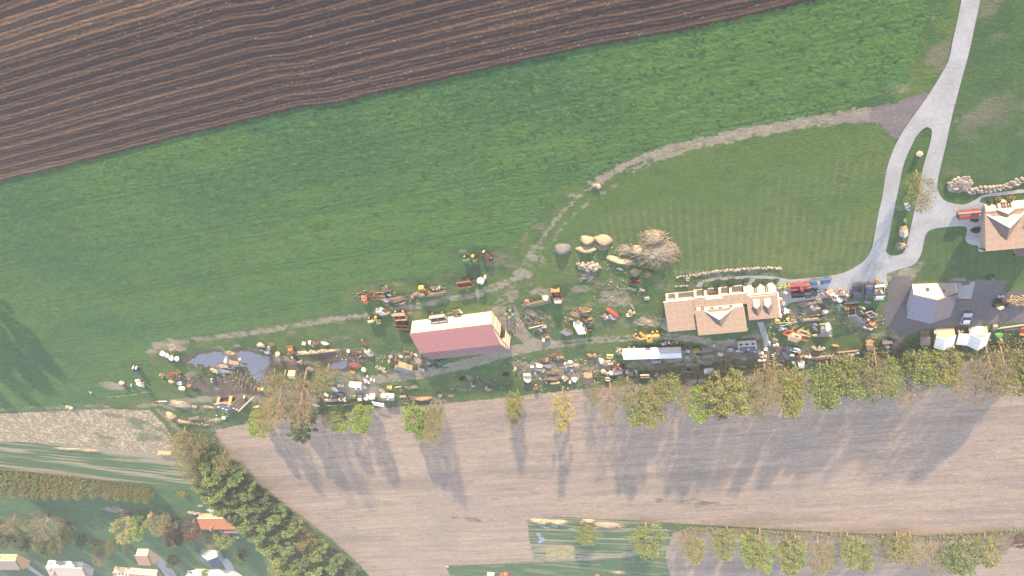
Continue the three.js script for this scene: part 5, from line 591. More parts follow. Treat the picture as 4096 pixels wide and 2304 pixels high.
B.excavator = (o, { m = yellow }) => { mesh('chassis', [bx(-0.8, 0.8, 0.4, 0.7, -0.5, 0.5)], iron, o); for (const s of [-1, 1]) mesh('track', prism([[-1.1, 0.15], [-0.9, 0], [0.9, 0], [1.1, 0.15], [1.1, 0.4], [0.9, 0.55], [-0.9, 0.55], [-1.1, 0.4]], 'z', s * 0.65 - 0.18, s * 0.65 + 0.18), iron, o); mesh('body', frustum(-1, 0.4, -0.9, 0.4, 0.7, 1.5, 1.4, 1.2), m, o); mesh('cab', frustum(-0.1, 0.8, 0, 0.7, 0.75, 2, 0.7, 0.6), glass, o); mesh('boom', [beam([0.3, 1.3, 0.4], [1.3, 2.3, 0.4], 0.24, 0.28), beam([1.3, 2.3, 0.4], [2.2, 1.2, 0.4], 0.2, 0.24)], m, o); mesh('bucket', prism([[1.9, 0.8], [2.3, 1.2], [2.5, 0.8], [2.2, 0.5]], 'z', 0.1, 0.7), iron, o); };
B.dumptruck = (o) => { const cabM = M(0.72, 0.78, 0.8, 0.4); mesh('chassis', [beam([-2.4, 0.75, -0.4], [2.4, 0.75, -0.4], 0.12, 0.2), beam([-2.4, 0.75, 0.4], [2.4, 0.75, 0.4], 0.12, 0.2)], iron, o); mesh('bed', [bx(-2.4, 0.9, 1.05, 1.15, -1.05, 1.05), bx(-2.4, 0.9, 1.15, 1.9, -1.05, -0.97), bx(-2.4, 0.9, 1.15, 1.9, 0.97, 1.05), bx(0.82, 0.9, 1.15, 2.1, -0.97, 0.97)], rust, o); mesh('tailgate', bx(-2.5, -2.42, 1.0, 1.9, -1.05, 1.05), M(0.42, 0.22, 0.08), o); mesh('load', lumpy(1.3, 0.85, 0.3).translate(-0.7, 1.16, 0), M(0.35, 0.13, 0.06), o); mesh('cab', [frustum(1, 2.3, 1.05, 2.2, 0.8, 1.6, 1.9, 1.85), frustum(1.05, 2.15, 1.1, 1.9, 1.6, 2.35, 1.8, 1.6)], cabM, o); mesh('hood', frustum(2.2, 3, 2.2, 2.95, 0.75, 1.5, 1.4, 1.2), cabM, o); mesh('windscreen', slab([[2.17, 1.62, -0.8], [1.93, 2.28, -0.75], [1.93, 2.28, 0.75], [2.17, 1.62, 0.8]], 0.03), glass, o); for (const s of [-1, 1]) { wheel(o, -1.6, s * 0.9, 0.48, 0.4, M(0.6, 0.55, 0.4)); wheel(o, 2.2, s * 0.88, 0.46, 0.26, M(0.6, 0.55, 0.4)); mesh('tail_light', box(0.06, 0.2, 0.2, -2.52, 0.85, s * 0.8), M(0.7, 0.6, 0.4), o); } };
B.ramp = (o, { L = 8, W = 1.7, H = 1.7, m = M(0.3, 0.3, 0.34, 0.75) }) => { const n = 7, y = (t) => 0.25 + H * t; for (const s of [-1, 1]) { mesh('rail', beam([-L / 2, y(1), (s * W) / 2], [L / 2, y(0.1), (s * W) / 2], 0.12, 0.22), m, o); } for (let i = 0; i < n; i++) { const t = i / (n - 1), x = -L / 2 + L * t; mesh('tread', box(0.5, 0.07, W, x, y(1 - 0.9 * t) + 0.06, 0), m, o); mesh('brace', bar([x, y(1 - 0.9 * t), i % 2 ? W / 2 : -W / 2], [Math.min(L / 2, x + L / n), y(1 - 0.9 * Math.min(1, t + 1 / n)) * 0.6, i % 2 ? -W / 2 : W / 2], 0.05), m, o); } mesh('deck_panel', slab([[-L / 2, y(1) + 0.14, -W / 2], [-L / 2, y(1) + 0.14, 0.05], [L * 0.24, y(0.34) + 0.12, 0.05], [L * 0.24, y(0.34) + 0.12, -W / 2]], 0.06), m, o); for (const s of [-1, 1]) mesh('leg', bar([-L / 2 + 0.4, 0, (s * W) / 2], [-L / 2 + 0.4, y(0.95), (s * W) / 2], 0.07), m, o); };
B.bintop = (o, { r = 2, h = 0.7, m = M(0.38, 0.09, 0.06, 0.6) }) => { for (let i = 0; i < 14; i++) { const a = (i / 14) * 6.2832, b = ((i + 1) / 14) * 6.2832; mesh('panel', slab([[0, h, 0], [Math.cos(a) * r, 0.12, Math.sin(a) * r], [Math.cos((a + b) / 2) * r * 1.01, 0.12, Math.sin((a + b) / 2) * r * 1.01], [Math.cos(b - 0.02) * r, 0.12, Math.sin(b - 0.02) * r]], 0.05), m, o); } mesh('cap', cyl(0.22, 0.16, 0.14, 0, h + 0.04, 0, 12), rustD, o); mesh('rim', new THREE.TorusGeometry(r, 0.06, 6, 28).rotateX(Math.PI / 2).translate(0, 0.1, 0), rustD, o); };
B.tote = (o) => { mesh('tank', new THREE.BoxGeometry(2, 1.7, 1.9).translate(0, 1.1, 0), M(0.72, 0.68, 0.42, 0.6), o); for (const y of [0.4, 0.85, 1.3, 1.75]) mesh('band', [bx(-1.04, 1.04, y, y + 0.08, -0.99, -0.955), bx(-1.04, 1.04, y, y + 0.08, 0.955, 0.99), bx(-1.04, -1.005, y, y + 0.08, -0.95, 0.95), bx(1.005, 1.04, y, y + 0.08, -0.95, 0.95)], M(0.6, 0.5, 0.16), o); for (const x of [-0.6, 0.6]) mesh('side_panel', bx(x - 0.3, x + 0.3, 0.45, 1.2, 0.992, 1.02), M(0.6, 0.42, 0.1), o); mesh('pallet', [bx(-1, 1, 0, 0.1, -0.9, -0.7), bx(-1, 1, 0, 0.1, 0.7, 0.9), bx(-1, 1, 0.1, 0.22, -0.95, 0.95)], woodD, o); mesh('lid', cyl(0.3, 0.3, 0.08, 0, 1.99, 0, 14), M(0.5, 0.45, 0.2), o); };
B.frame = (o, { L = 12, W = 3, H = 1.5, m = wood }) => { for (const s of [-1, 1]) { for (let i = 0; i < 6; i++) { const x = -L / 2 + (L * i) / 5; mesh('post', beam([x, 0, (s * W) / 2], [x + rr(-0.3, 0.3), H * rr(0.6, 1.1), (s * W) / 2 + rr(-0.3, 0.3)], 0.16, 0.16), m, o); } for (let i = 0; i < 4; i++) mesh('rail', beam([-L / 2 + (L * i) / 4, H * rr(0.5, 0.9), (s * W) / 2], [-L / 2 + (L * (i + 1)) / 4, H * rr(0.3, 0.9), (s * W) / 2 + rr(-0.2, 0.2)], 0.1, 0.14), woodG, o); } for (let i = 0; i < 22; i++) mesh('plank', box(rr(1.4, 3), 0.08, 0.22, rr(-L * 0.42, L * 0.42), rr(0.08, 0.35), rr(-W * 0.42, W * 0.42), 0, rr(-0.7, 0.7), rr(-0.06, 0.06)), i % 3 ? woodG : m, o); };
B.motorcycle = (o) => { for (const x of [-0.65, 0.7]) { const t = mesh('wheel', new THREE.TorusGeometry(0.3, 0.08, 6, 16), rubber, o); t.position.set(x, 0.34, 0); mesh('rim', cyl(0.2, 0.2, 0.05, 0, 0, 0, 10, Math.PI / 2), steel, t); } mesh('frame', [beam([-0.6, 0.4, 0], [0.5, 0.75, 0], 0.14, 0.2), bar([0.7, 0.34, 0], [0.45, 1, 0], 0.05), box(0.4, 0.35, 0.3, 0, 0.45, 0)], black, o); mesh('fuel_tank', frustum(-0.05, 0.42, 0, 0.38, 0.75, 0.98, 0.32, 0.22), black, o); mesh('seat', box(0.65, 0.12, 0.3, -0.4, 0.82, 0), black, o); mesh('handlebar', bar([0.42, 1.02, -0.4], [0.42, 1.02, 0.4], 0.025), steel, o); mesh('headlight', cyl(0.1, 0.1, 0.12, 0.6, 0.9, 0, 10, 0, Math.PI / 2), steel, o); };
B.mower = (o, { m = green }) => { mesh('hood', frustum(0.1, 0.9, 0.1, 0.85, 0.35, 0.75, 0.6, 0.5), m, o); mesh('deck', frustum(-0.5, 0.4, -0.4, 0.3, 0.12, 0.34, 1.1, 0.9), m, o); mesh('seat', [box(0.4, 0.1, 0.4, -0.35, 0.62, 0), box(0.1, 0.35, 0.4, -0.56, 0.78, 0)], M(0.4, 0.36, 0.06), o); mesh('steering_wheel', [new THREE.TorusGeometry(0.16, 0.025, 5, 12).rotateX(1.2).translate(0.05, 0.9, 0), bar([0.15, 0.7, 0], [0.05, 0.9, 0], 0.02)], black, o); for (const s of [-1, 1]) { wheel(o, -0.5, s * 0.4, 0.25, 0.2, yellow); wheel(o, 0.65, s * 0.38, 0.18, 0.14, yellow); } };
// ---------- what stands about: T(builder, name, label, category, sheet, x, y, angle, options, height, group)
const T = (k, name, label, cat, s, x, y, ang = 0, o = {}, h = 1, group) => { const g = put(name, label, cat, s, x, y, ang, h, group); B[k](g, o); return g; };
const cl = (r, g, b, q = 0.7) => M(r, g, b, q);
const paleM = cl(0.6, 0.56, 0.48), sand = cl(0.5, 0.36, 0.22, 1), greyB = cl(0.3, 0.32, 0.37), lav = cl(0.36, 0.33, 0.37), teal = cl(0.03, 0.26, 0.2, 0.5), paleG = cl(0.42, 0.5, 0.3), pink = cl(0.5, 0.22, 0.2), tanR = cl(0.4, 0.23, 0.14, 0.9), blueL = cl(0.25, 0.45, 0.6, 0.4), maroon = cl(0.15, 0.03, 0.02, 0.7), rope = cl(0.5, 0.42, 0.28, 0.9), silver = cl(0.5, 0.52, 0.55, 0.4), navy = cl(0.03, 0.055, 0.17, 0.3);
const mix = [rust, woodG, steel], mixW = [white, woodG, rust, grey], mixB = [woodD, rustD, woodG], mixL = [lav, greyB, woodG], mixR = [rust, tanR, wood, steel];
// vehicles on the drive and in the yard
T('car', 'hatchback', 'red hatchback parked at the right-hand house entrance', 'car', 'x', 1385, 1025, -5, { L: 4.3, W: 1.75, H: 1.45, m: cl(0.42, 0.02, 0.035, 0.3), type: 'hatch' }, 0.9);
T('motorcycle', 'motorcycle', 'black motorcycle standing beside the red hatchback', 'motorcycle', 'x', 1448, 1098, 10, {}, 0.8);
T('car', 'pickup', 'bright red pickup in the middle of the parking apron', 'pickup', 'g', 2205, 530, -6, { L: 4.2, W: 1.8, H: 1.6, m: cl(0.6, 0.03, 0.03, 0.35), type: 'pickup' }, 1.1);
T('car', 'pickup', 'black pickup with blue windscreen alongside the red one', 'pickup', 'g', 2275, 632, -5, { L: 5.9, W: 1.95, H: 1.6, m: cl(0.012, 0.014, 0.022, 0.25), type: 'pickup' }, 1.1);
T('car', 'convertible', 'blue open-top car with pale interior on the concrete drive', 'car', 'h', 305, 455, -9, { L: 4.5, W: 1.8, H: 1.3, m: cl(0.05, 0.13, 0.36, 0.3), type: 'convertible' }, 0.9);
T('car', 'pickup', 'dark blue pickup with rusty open bed at the drive end', 'pickup', 'h', 842, 590, 92, { L: 5.3, W: 2, H: 1.7, m: navy, type: 'pickup' }, 1);
T('car', 'suv', 'dark blue SUV between the blue and white pickups', 'suv', 'h', 1008, 580, 92, { L: 4.7, W: 1.85, H: 1.7, m: navy, type: 'suv' }, 1);
const wp = T('car', 'pickup', 'white pickup with junk in its bed beside gravel drive', 'pickup', 'h', 1165, 612, 94, { L: 5.9, W: 2.1, H: 1.8, m: cl(0.75, 0.77, 0.8, 0.3), type: 'pickup' }, 1.1);
{ const j = thing('scrap_load', 'brown scrap heaped in the bed of the white pickup', 'scrap'); j.position.copy(wp.position).setY(0.72); j.rotation.copy(wp.rotation); scene.add(j); const q = new THREE.Group(); B.scrap(j, { n: 9, rx: 0.8, rz: 0.6, h: 0.4, ms: [rust, wood, cream], s: 0.5 }); j.translateX(-1.65); }
T('car', 'sedan', 'white sedan parked below the blue-roofed garage', 'car', 'i', 1722, 628, -68, { L: 4.7, W: 1.9, H: 1.5, m: cl(0.7, 0.75, 0.82, 0.25), type: 'sedan' }, 0.9);
T('dumptruck', 'dump_truck', 'rusty-bed dump truck with white cab on yard grass', 'truck', 'f', 840, 640, 72, {}, 1.5);
T('tractor', 'tractor', 'green tractor with yellow wheels parked alone in the hay field', 'tractor', 'e', 1960, 115, 172, { L: 3.8 }, 1.2);
T('spreader', 'spreader', 'rusty brown spreader with two cream wheels in hay field', 'spreader', 'e', 2205, 65, 165, { L: 3 }, 0.9);
T('tractor', 'tractor', 'pale green tractor with bright yellow wheels on the left track', 'tractor', 'e', 545, 1015, 170, { m: paleG, L: 3.6 }, 1.3);
T('tractor', 'tractor', 'small dark green tractor beside the barn corner', 'tractor', 'f', 145, 900, -88, { m: cl(0.02, 0.2, 0.11, 0.5), L: 3.2 }, 1.2);
T('forage', 'forage_harvester', 'red forage harvester with long orange spout at far left', 'harvester', 'e', 405, 715, -120, { m: cl(0.5, 0.1, 0.06, 0.6) }, 1.2);
T('loader', 'loader', 'yellow and orange loader behind a long plank trailer', 'loader', 'e', 1255, 555, 55, {}, 1.2);
T('grader', 'road_grader', 'orange road grader standing on the yard road', 'grader', 'j', 715, 320, -8, {}, 1.1);
T('excavator', 'mini_excavator', 'small yellow excavator with bent boom by the yard road', 'excavator', 'j', 1428, 545, 40, {}, 1.1);
T('mower', 'riding_mower', 'green riding mower with dark seat on shaded lawn edge', 'mower', 'D', 405, 195, 160, {}, 0.6);
T('mower', 'riding_mower', 'lime green riding mower beside the house corner', 'mower', 'g', 1945, 540, 170, { m: cl(0.2, 0.45, 0.08, 0.5) }, 0.6);
T('mower', 'riding_mower', 'white riding mower near the red pickup', 'mower', 'g', 1965, 603, 20, { m: white }, 0.6);
T('mower', 'riding_mower', 'yellow riding mower with green deck by parking apron', 'mower', 'g', 2015, 515, 150, { m: cl(0.5, 0.48, 0.12, 0.5) }, 0.6);
// along the field edge
T('wagon', 'hay_wagon', 'rusty open-frame wagon alone above the farm track', 'wagon', 'e', 1880, 470, -8, { L: 3.6, W: 2.2, side: 0.5, hub: rustD }, 1);
T('tank', 'water_tank', 'white round tank with rusty end beside the open-frame wagon', 'tank', 'e', 2105, 435, 30, { L: 1, r: 0.8, y: 0.2 }, 1.4);
T('drum', 'barrel', 'cream barrel touching the white round tank', 'barrel', 'e', 2170, 395, 0, { m: paleM }, 0.9);
T('implement', 'disc_harrow', 'brown disc harrow next to red forage harvester', 'implement', 'e', 545, 655, 60, { L: 3, W: 2 }, 0.8);
T('implement', 'cultivator', 'tangled rusty cultivator above the tipped flat trailer', 'implement', 'e', 645, 655, 70, { L: 3.2, W: 1.8, m: tanR, n: 6 }, 0.8);
T('scrap', 'scrap_heap', 'grey iron scrap at top of the implement row', 'scrap', 'e', 725, 575, 60, { n: 9, rx: 1.3, rz: 1, ms: [woodG, iron, rust] }, 0.6);
T('tub', 'wash_tub', 'white tub lying on the implement row', 'tub', 'e', 762, 650, 0, { r: 0.5, h: 0.4 }, 0.4);
T('flatbed', 'flat_trailer', 'grey flat trailer loaded with brown planks on mown strip', 'trailer', 'e', 870, 705, -10, { L: 4.6, W: 1.9, lm: tanR }, 0.9);
T('sheets', 'sheet_stack', 'light teal sheet leaning on the grey flat trailer', 'sheet metal', 'e', 868, 745, -8, { n: 2, L: 1.3, W: 0.8, m: blueL, h: 0.3 }, 0.4);
T('scrap', 'scrap_heap', 'pinkish scrap under the end of grey flat trailer', 'scrap', 'e', 960, 765, 0, { n: 7, rx: 0.9, rz: 0.6, ms: [pink, woodG] }, 0.5);
T('sheets', 'sheet_stack', 'bluish bent sheet heap left of grey flat trailer', 'sheet metal', 'e', 715, 720, 30, { n: 4, L: 1.6, W: 1.1, m: silver }, 0.6);
T('mound', 'soil_heap', 'small brown soil heap below the implement row', 'heap', 'e', 730, 800, 0, { rx: 1, rz: 0.9, h: 0.6, m: cl(0.3, 0.19, 0.14, 1) }, 0.5);
T('shrub', 'bush', 'bright green bush beside the brown soil heap', 'bush', 'e', 798, 838, 0, { r: 0.7, h: 0.9 }, 0.8);
T('flatbed', 'plank_trailer', 'long narrow grey trailer of planks in front of yellow loader', 'trailer', 'e', 1400, 628, -9, { L: 7.6, W: 1.1, load: 9 }, 0.9);
T('scrap', 'gear_heap', 'grey machine parts right of yellow loader', 'scrap', 'e', 1460, 560, 0, { n: 12, rx: 1.7, rz: 0.8, ms: [iron, grey, woodG] }, 0.6);
T('drum', 'barrel', 'orange-red barrel at the left end of plank trailer', 'barrel', 'e', 1098, 690, 0, { r: 0.42, h: 0.7, m: cl(0.5, 0.14, 0.06) }, 0.7);
T('lumber', 'plank_pile', 'loose tan planks below the long plank trailer', 'lumber', 'e', 1420, 672, 0, { n: 5, L: 1.6, W: 0.8, mess: 0.2 }, 0.3);
T('lumber', 'plank_pile', 'silvery planks at left end of long plank trailer', 'lumber', 'e', 1165, 650, -20, { n: 8, L: 1.7, W: 1.3, m: lav, mess: 0.1 }, 0.6);
T('shell', 'camper_topper', 'white and grey truck cap beside the pale green tractor', 'truck cap', 'e', 645, 900, 35, { L: 2.4, m: silver }, 0.9);
T('pole', 'elevator_tube', 'pale elevator tube leaning beside the box wagon', 'pole', 'e', 820, 972, 40, { L: 2.8, r: 0.12, m: paleG, y2: 0.8 }, 0.5);
T('scrap', 'frame_heap', 'rusty frames between tractor and elevator tube', 'scrap', 'e', 715, 915, 40, { n: 9, rx: 1.3, rz: 0.9, ms: mixR }, 0.5);
T('wagon', 'box_wagon', 'orange-brown box wagon with two pale wheels by the track', 'wagon', 'e', 925, 940, -4, { L: 3.2, W: 2.3, m: tanR, hub: paleM, side: 0.9 }, 1.2);
T('wagon', 'slat_wagon', 'dark red slatted wagon in shade left of the barn', 'wagon', 'e', 952, 1085, 4, { L: 3, W: 1.6, m: maroon, side: 0.6 }, 0.9);
T('wagon', 'gear_wagon', 'grey wagon with cracked bed parked against barn wall', 'wagon', 'e', 1490, 965, -8, { L: 4.2, W: 2.2, m: lav, hub: woodG, side: 1 }, 1.3);
T('cart', 'hand_cart', 'brown hand cart with two cream wheels before the barn', 'cart', 'e', 1745, 890, -35, { hub: paleM, m: tanR, L: 2.2 }, 0.6);
T('lumber', 'plank_pile', 'white and rusty angle pieces beside the hand cart', 'lumber', 'e', 1790, 895, 50, { n: 5, L: 1.9, W: 0.7, m: white, m2: rust, mess: 0.12 }, 0.4);
T('pole', 'log', 'grey weathered log touching the barn left corner', 'log', 'e', 1015, 1215, 8, { L: 1.9, r: 0.22 }, 0.3);
T('tank', 'oil_tank', 'rusty orange tank lying in grass left of barn', 'tank', 'c', 935, 430, 52, { L: 2.6, r: 0.34, m: cl(0.36, 0.12, 0.05), y: 0.06 }, 0.7);
// boats and stones at the far left
T('boat', 'motor_boat', 'dark blue boat with two white outboards on hay edge', 'boat', 'a', 2012, 835, 62, { L: 3.8, W: 1.9, m: cl(0.05, 0.09, 0.22, 0.4), outboard: [-0.45, 0.45] }, 1);
T('boat', 'speed_boat', 'white speedboat with dark cockpit below the blue boat', 'boat', 'a', 2078, 1025, 36, { L: 3.8, W: 1.5, m: cl(0.75, 0.8, 0.84, 0.3), inn: black, cabin: [white, 1.25] }, 1);
T('rocks', 'boulder_pair', 'pale boulder on bare soil left of the speedboat', 'boulder', 'a', 1795, 1040, 0, { n: 4, rx: 0.6, rz: 0.4, s: 0.75, h: 0.2 }, 0.7);
T('drum', 'barrel', 'light blue barrel between pale boulder and speedboat', 'barrel', 'a', 1932, 1068, 0, { m: cl(0.08, 0.4, 0.6, 0.4) }, 0.9);
T('crate', 'crate', 'small red crate left of the light blue barrel', 'crate', 'a', 1888, 1058, 0, { L: 0.7, W: 0.5, H: 0.5, m: cl(0.3, 0.06, 0.05) }, 0.4);
T('rocks', 'boulder_pair', 'white limestone boulders on the stubble field edge', 'boulder', 'a', 1035, 1402, 20, { n: 5, rx: 1, rz: 0.4, s: 0.6, h: 0.2 }, 0.5);
T('rocks', 'stone', 'small pale stone lying in the hay left of boats', 'stone', 'a', 1330, 1172, 30, { n: 2, rx: 0.4, rz: 0.2, s: 0.35, h: 0 }, 0.3);
T('rocks', 'stone', 'flat pale stone at edge of curving field track', 'stone', 'z', 2388, 742, 20, { n: 4, rx: 1.1, rz: 0.4, s: 0.5, h: 0 }, 0.2);
for (const [i, x, y] of [[0, 190, 597], [1, 250, 632], [2, 315, 668], [3, 398, 680]]) T('bale', 'wrapped_bale', ['white wrapped bale at upper end of the bale chain', 'second white bale from top with grey patch', 'third white bale above the blue sheet scrap', 'white bale at lower right end of bale chain'][i], 'bale', 'b', x, y, 30 + i * 12, { r: [0.72, 0.6, 0.68, 0.62][i], L: 1 }, 1.2, 'white bales left of the pond');
T('pole', 'pipe', 'red and white pipe lying on bare ground by stubble', 'pipe', 'a', 2370, 1308, 0, { L: 3.8, r: 0.16, m: white, collar: 1.1 }, 0.3);
T('brush', 'ash_heap', 'grey burnt brush heap above the white bale chain', 'brush', 'b', 370, 525, 25, { rx: 2.2, rz: 1.2, h: 0.7, n: 70, c: 2, len: 1.2 }, 0.5);
T('tarp', 'tarp_heap', 'maroon tarp heap in the left scrap cluster', 'tarp', 'b', 330, 935, 30, { rx: 1.4, rz: 1.2, h: 1.2, m: maroon }, 1.1);
T('mound', 'sand_heap', 'tan sand heap below the maroon tarp', 'heap', 'b', 305, 1022, 20, { rx: 1, rz: 0.7, h: 0.7, m: sand }, 0.6);
T('tub', 'stock_tank', 'white round stock tank with dark middle', 'tank', 'b', 435, 1032, 0, { r: 0.72, h: 0.6 }, 0.6);
T('tank', 'dome_tank', 'large white domed tank at bottom of left scrap cluster', 'tank', 'b', 472, 1112, 0, { L: 0.7, r: 0.95, upright: 1 }, 1.2);
T('scrap', 'scrap_heap', 'dark machine scrap behind the maroon tarp', 'scrap', 'b', 430, 915, 40, { n: 9, rx: 1.2, rz: 0.8, ms: mixB }, 0.6);
T('mound', 'rust_heap', 'orange rusty heap right of the white stock tank', 'heap', 'b', 572, 1085, 0, { rx: 0.9, rz: 0.7, h: 0.6, m: cl(0.36, 0.15, 0.08, 1) }, 0.5);
T('crate', 'crate', 'brown crate alone left of the maroon tarp', 'crate', 'b', 168, 920, 30, { m: tanR, L: 1 }, 0.6);
T('tyres', 'tyre_pile', 'dark tyres right of the orange rusty heap', 'tyres', 'b', 695, 1135, 0, { n: 5 }, 0.4);
T('shrub', 'bush', 'yellowish bush above the scrap by maroon tarp', 'bush', 'b', 435, 872, 0, { r: 0.7, h: 0.9, m: 1 }, 0.7);
T('shrub', 'bush', 'upper green bush on mud left of pond wreck', 'bush', 'b', 748, 818, 0, { r: 0.9, h: 0.9 }, 0.7);
T('shrub', 'bush', 'lower green bush on mud left of pond wreck', 'bush', 'b', 712, 930, 0, { r: 0.7, h: 0.8 }, 0.6);
T('shrub', 'bush', 'green bush with teal and red scrap in it', 'bush', 'b', 890, 925, 30, { r: 1.5, h: 0.9, n: 260 }, 0.7);
T('scrap', 'scrap_heap', 'teal and red scrap inside the muddy bush', 'scrap', 'b', 905, 960, 40, { n: 6, rx: 0.9, rz: 0.5, ms: [teal, red, white], s: 0.6 }, 0.6);
T('sheets', 'sheet_stack', 'small pale sheet below the teal scrap bush', 'sheet metal', 'b', 915, 1012, 20, { n: 2, L: 0.9, W: 0.6, m: white, h: 0.15 }, 0.2);
// pond
T('brush', 'reed_island', 'tan reed clump at the upper edge of the pond', 'reeds', 'b', 1190, 608, 20, { rx: 1.6, rz: 1.2, h: 0.7, n: 110, c: 1, len: 1.1 }, 0.5);
T('drum', 'barrel', 'white barrel standing in the pond', 'barrel', 'b', 1112, 708, 0, { r: 0.42, h: 1.1, m: white }, 1);
T('appliance', 'freezer', 'small white box floating right of pond barrel', 'box', 'b', 1316, 686, 20, { L: 0.6, W: 0.4, H: 0.4 }, 0.3);
T('shed', 'lean_to', 'tan lean-to roof standing in the pond', 'shed', 'b', 1235, 742, 10, { L: 2.6, W: 1.4, H: 1.1, lean: 1, r: 0.3, m: wood, roof: sand }, 0.8);
T('brush', 'straw_heap', 'yellow straw heap left of the pond lean-to', 'straw', 'b', 1100, 795, 10, { rx: 1.6, rz: 0.9, h: 0.8, n: 60, c: 1, len: 0.9 }, 0.5);
T('sheets', 'sheet_stack', 'blue-white corrugated sheets at pond edge below straw heap', 'sheet metal', 'b', 1130, 848, 15, { n: 4, L: 2.8, W: 1.1, m: silver, h: 0.25 }, 0.4);
T('boat', 'rowing_boat', 'small tan rowing boat half in the pond', 'boat', 'b', 952, 838, 22, { L: 2.2, W: 0.95, m: cl(0.55, 0.5, 0.42), y: 0.05 }, 0.5);
T('frame', 'collapsed_pen', 'collapsed timber pen running down from the pond', 'timber frame', 'b', 1350, 975, 46, { L: 11, W: 2.8 }, 0.8);
T('crate', 'crate', 'orange crate at lower end of collapsed timber pen', 'crate', 'b', 1605, 1125, 10, { m: cl(0.5, 0.22, 0.08), L: 1 }, 0.6);
T('drum', 'barrel', 'cream barrel beside the orange pond crate', 'barrel', 'b', 1655, 1122, 0, { m: paleM }, 0.8);
T('lumber', 'plank_pile', 'rusty boards at right edge of pond lean-to', 'lumber', 'b', 1405, 770, 15, { n: 4, L: 1.4, W: 0.6, m: rust, mess: 0.15 }, 0.3);
T('lumber', 'plank_pile', 'pale boards on grass above the pond', 'lumber', 'b', 1290, 487, 5, { n: 5, L: 1.7, W: 0.9, mess: 0.12, m: woodG }, 0.3);
T('rocks', 'boulder_pair', 'pair of rounded tan boulders above the pond', 'boulder', 'b', 1625, 480, 5, { n: 4, rx: 1, rz: 0.4, s: 0.8, h: 0.2 }, 0.8);
T('tub', 'stock_tank', 'grey tub among stones above the pond', 'tub', 'b', 1748, 515, 0, { r: 0.55, h: 0.7, m: greyB }, 0.6);
T('tarp', 'tarp_heap', 'grey tarp heap at upper pond bank', 'tarp', 'b', 1715, 588, 30, { rx: 1.4, rz: 0.8, h: 0.7, m: greyB }, 0.6);
T('sheets', 'sheet_stack', 'bluish sheet under the paired tan boulders', 'sheet metal', 'b', 1642, 540, 30, { n: 3, L: 1, W: 0.8, m: silver, h: 0.3 }, 0.4);
T('pallets', 'pallet_stack', 'tilted brown pallets above the grey tub', 'pallets', 'b', 1795, 465, 40, { n: 3 }, 0.5);
T('bale', 'round_bale', 'tan round bale on the right pond bank', 'bale', 'b', 1880, 612, 80, { m: sand, r: 0.7 }, 1.2);
T('drum', 'barrel', 'white barrel under the tan round bale', 'barrel', 'b', 1905, 682, 0, { m: white, r: 0.25, h: 0.6 }, 0.5);
T('forage', 'baler', 'orange rusty baler above the long straw windrow', 'baler', 'b', 2085, 540, 52, { m: cl(0.42, 0.11, 0.04, 0.7), sp: rust }, 1);
T('tank', 'upright_tank', 'yellow-topped barrel tank right of the orange baler', 'tank', 'c', 57, 455, 0, { L: 0.7, r: 0.55, m: cl(0.7, 0.6, 0.34), upright: 1 }, 0.9);
T('scrap', 'appliance_heap', 'white appliance scrap above the straw windrow', 'scrap', 'c', 180, 455, 20, { n: 12, rx: 1.7, rz: 1.1, ms: mixW }, 0.7);
T('tarp', 'tarp_heap', 'pale tan covered heap right of white appliance scrap', 'tarp', 'c', 362, 460, 15, { rx: 1.1, rz: 0.6, h: 0.6, m: paleM }, 0.5);
T('brush', 'straw_windrow', 'long straw windrow along the muddy ditch', 'straw', 'c', 210, 582, -4, { rx: 7.6, rz: 0.8, h: 0.8, n: 180, c: 3, len: 0.8 }, 0.5);
T('scrap', 'scrap_heap', 'wire and pipe scrap below the straw windrow', 'scrap', 'b', 2190, 700, 25, { n: 9, rx: 2.6, rz: 0.7, ms: [silver, woodG, pink] }, 0.3);
T('shell', 'camper_topper', 'grey truck cap with white edge left of barn', 'truck cap', 'c', 1015, 590, 48, { L: 2.9, W: 1.6, m: silver, H: 0.8 }, 0.6);
T('tub', 'wash_tub', 'white wash tub in brown weeds near grey truck cap', 'tub', 'c', 712, 560, 0, { r: 0.45, h: 0.5 }, 0.4);
T('scrap', 'frame_heap', 'brown frame scrap left of the grey truck cap', 'scrap', 'c', 865, 620, 30, { n: 14, rx: 2.4, rz: 1.6, ms: mixB }, 0.6);
T('bintop', 'bin_roof', 'round red metal bin roof lying beside the puddle', 'bin roof', 'c', 805, 785, 0, { r: 1.95 }, 0.5);
T('scrap', 'scrap_heap', 'orange-red scrap below the round red bin roof', 'scrap', 'c', 768, 872, 30, { n: 7, rx: 0.8, rz: 0.5, ms: [orange, red], s: 0.5 }, 0.5);
T('appliance', 'washing_machine', 'white washing machine right of round bin roof', 'appliance', 'c', 938, 840, 40, { L: 1, W: 0.8, H: 0.9, hole: 1 }, 0.9);
T('drum', 'barrel', 'white barrel right above the small cargo box', 'barrel', 'c', 990, 930, 0, { m: white, r: 0.26, h: 0.7 }, 0.6);
T('drum', 'barrel', 'left white barrel of two on the track end', 'barrel', 'c', 1047, 985, 0, { m: white, r: 0.24, h: 0.6 }, 0.5);
T('drum', 'barrel', 'right white barrel of two on the track end', 'barrel', 'c', 1092, 992, 0, { m: white, r: 0.24, h: 0.7 }, 0.5);
T('tub', 'wash_tub', 'white tub beside the pink tarp', 'tub', 'c', 1010, 1025, 0, { r: 0.35, h: 0.4 }, 0.4);
T('tarp', 'tarp_heap', 'pink tarp heap at right end of white cargo box', 'tarp', 'c', 965, 1015, 40, { rx: 0.9, rz: 0.6, h: 0.8, m: cl(0.6, 0.4, 0.55) }, 0.8);
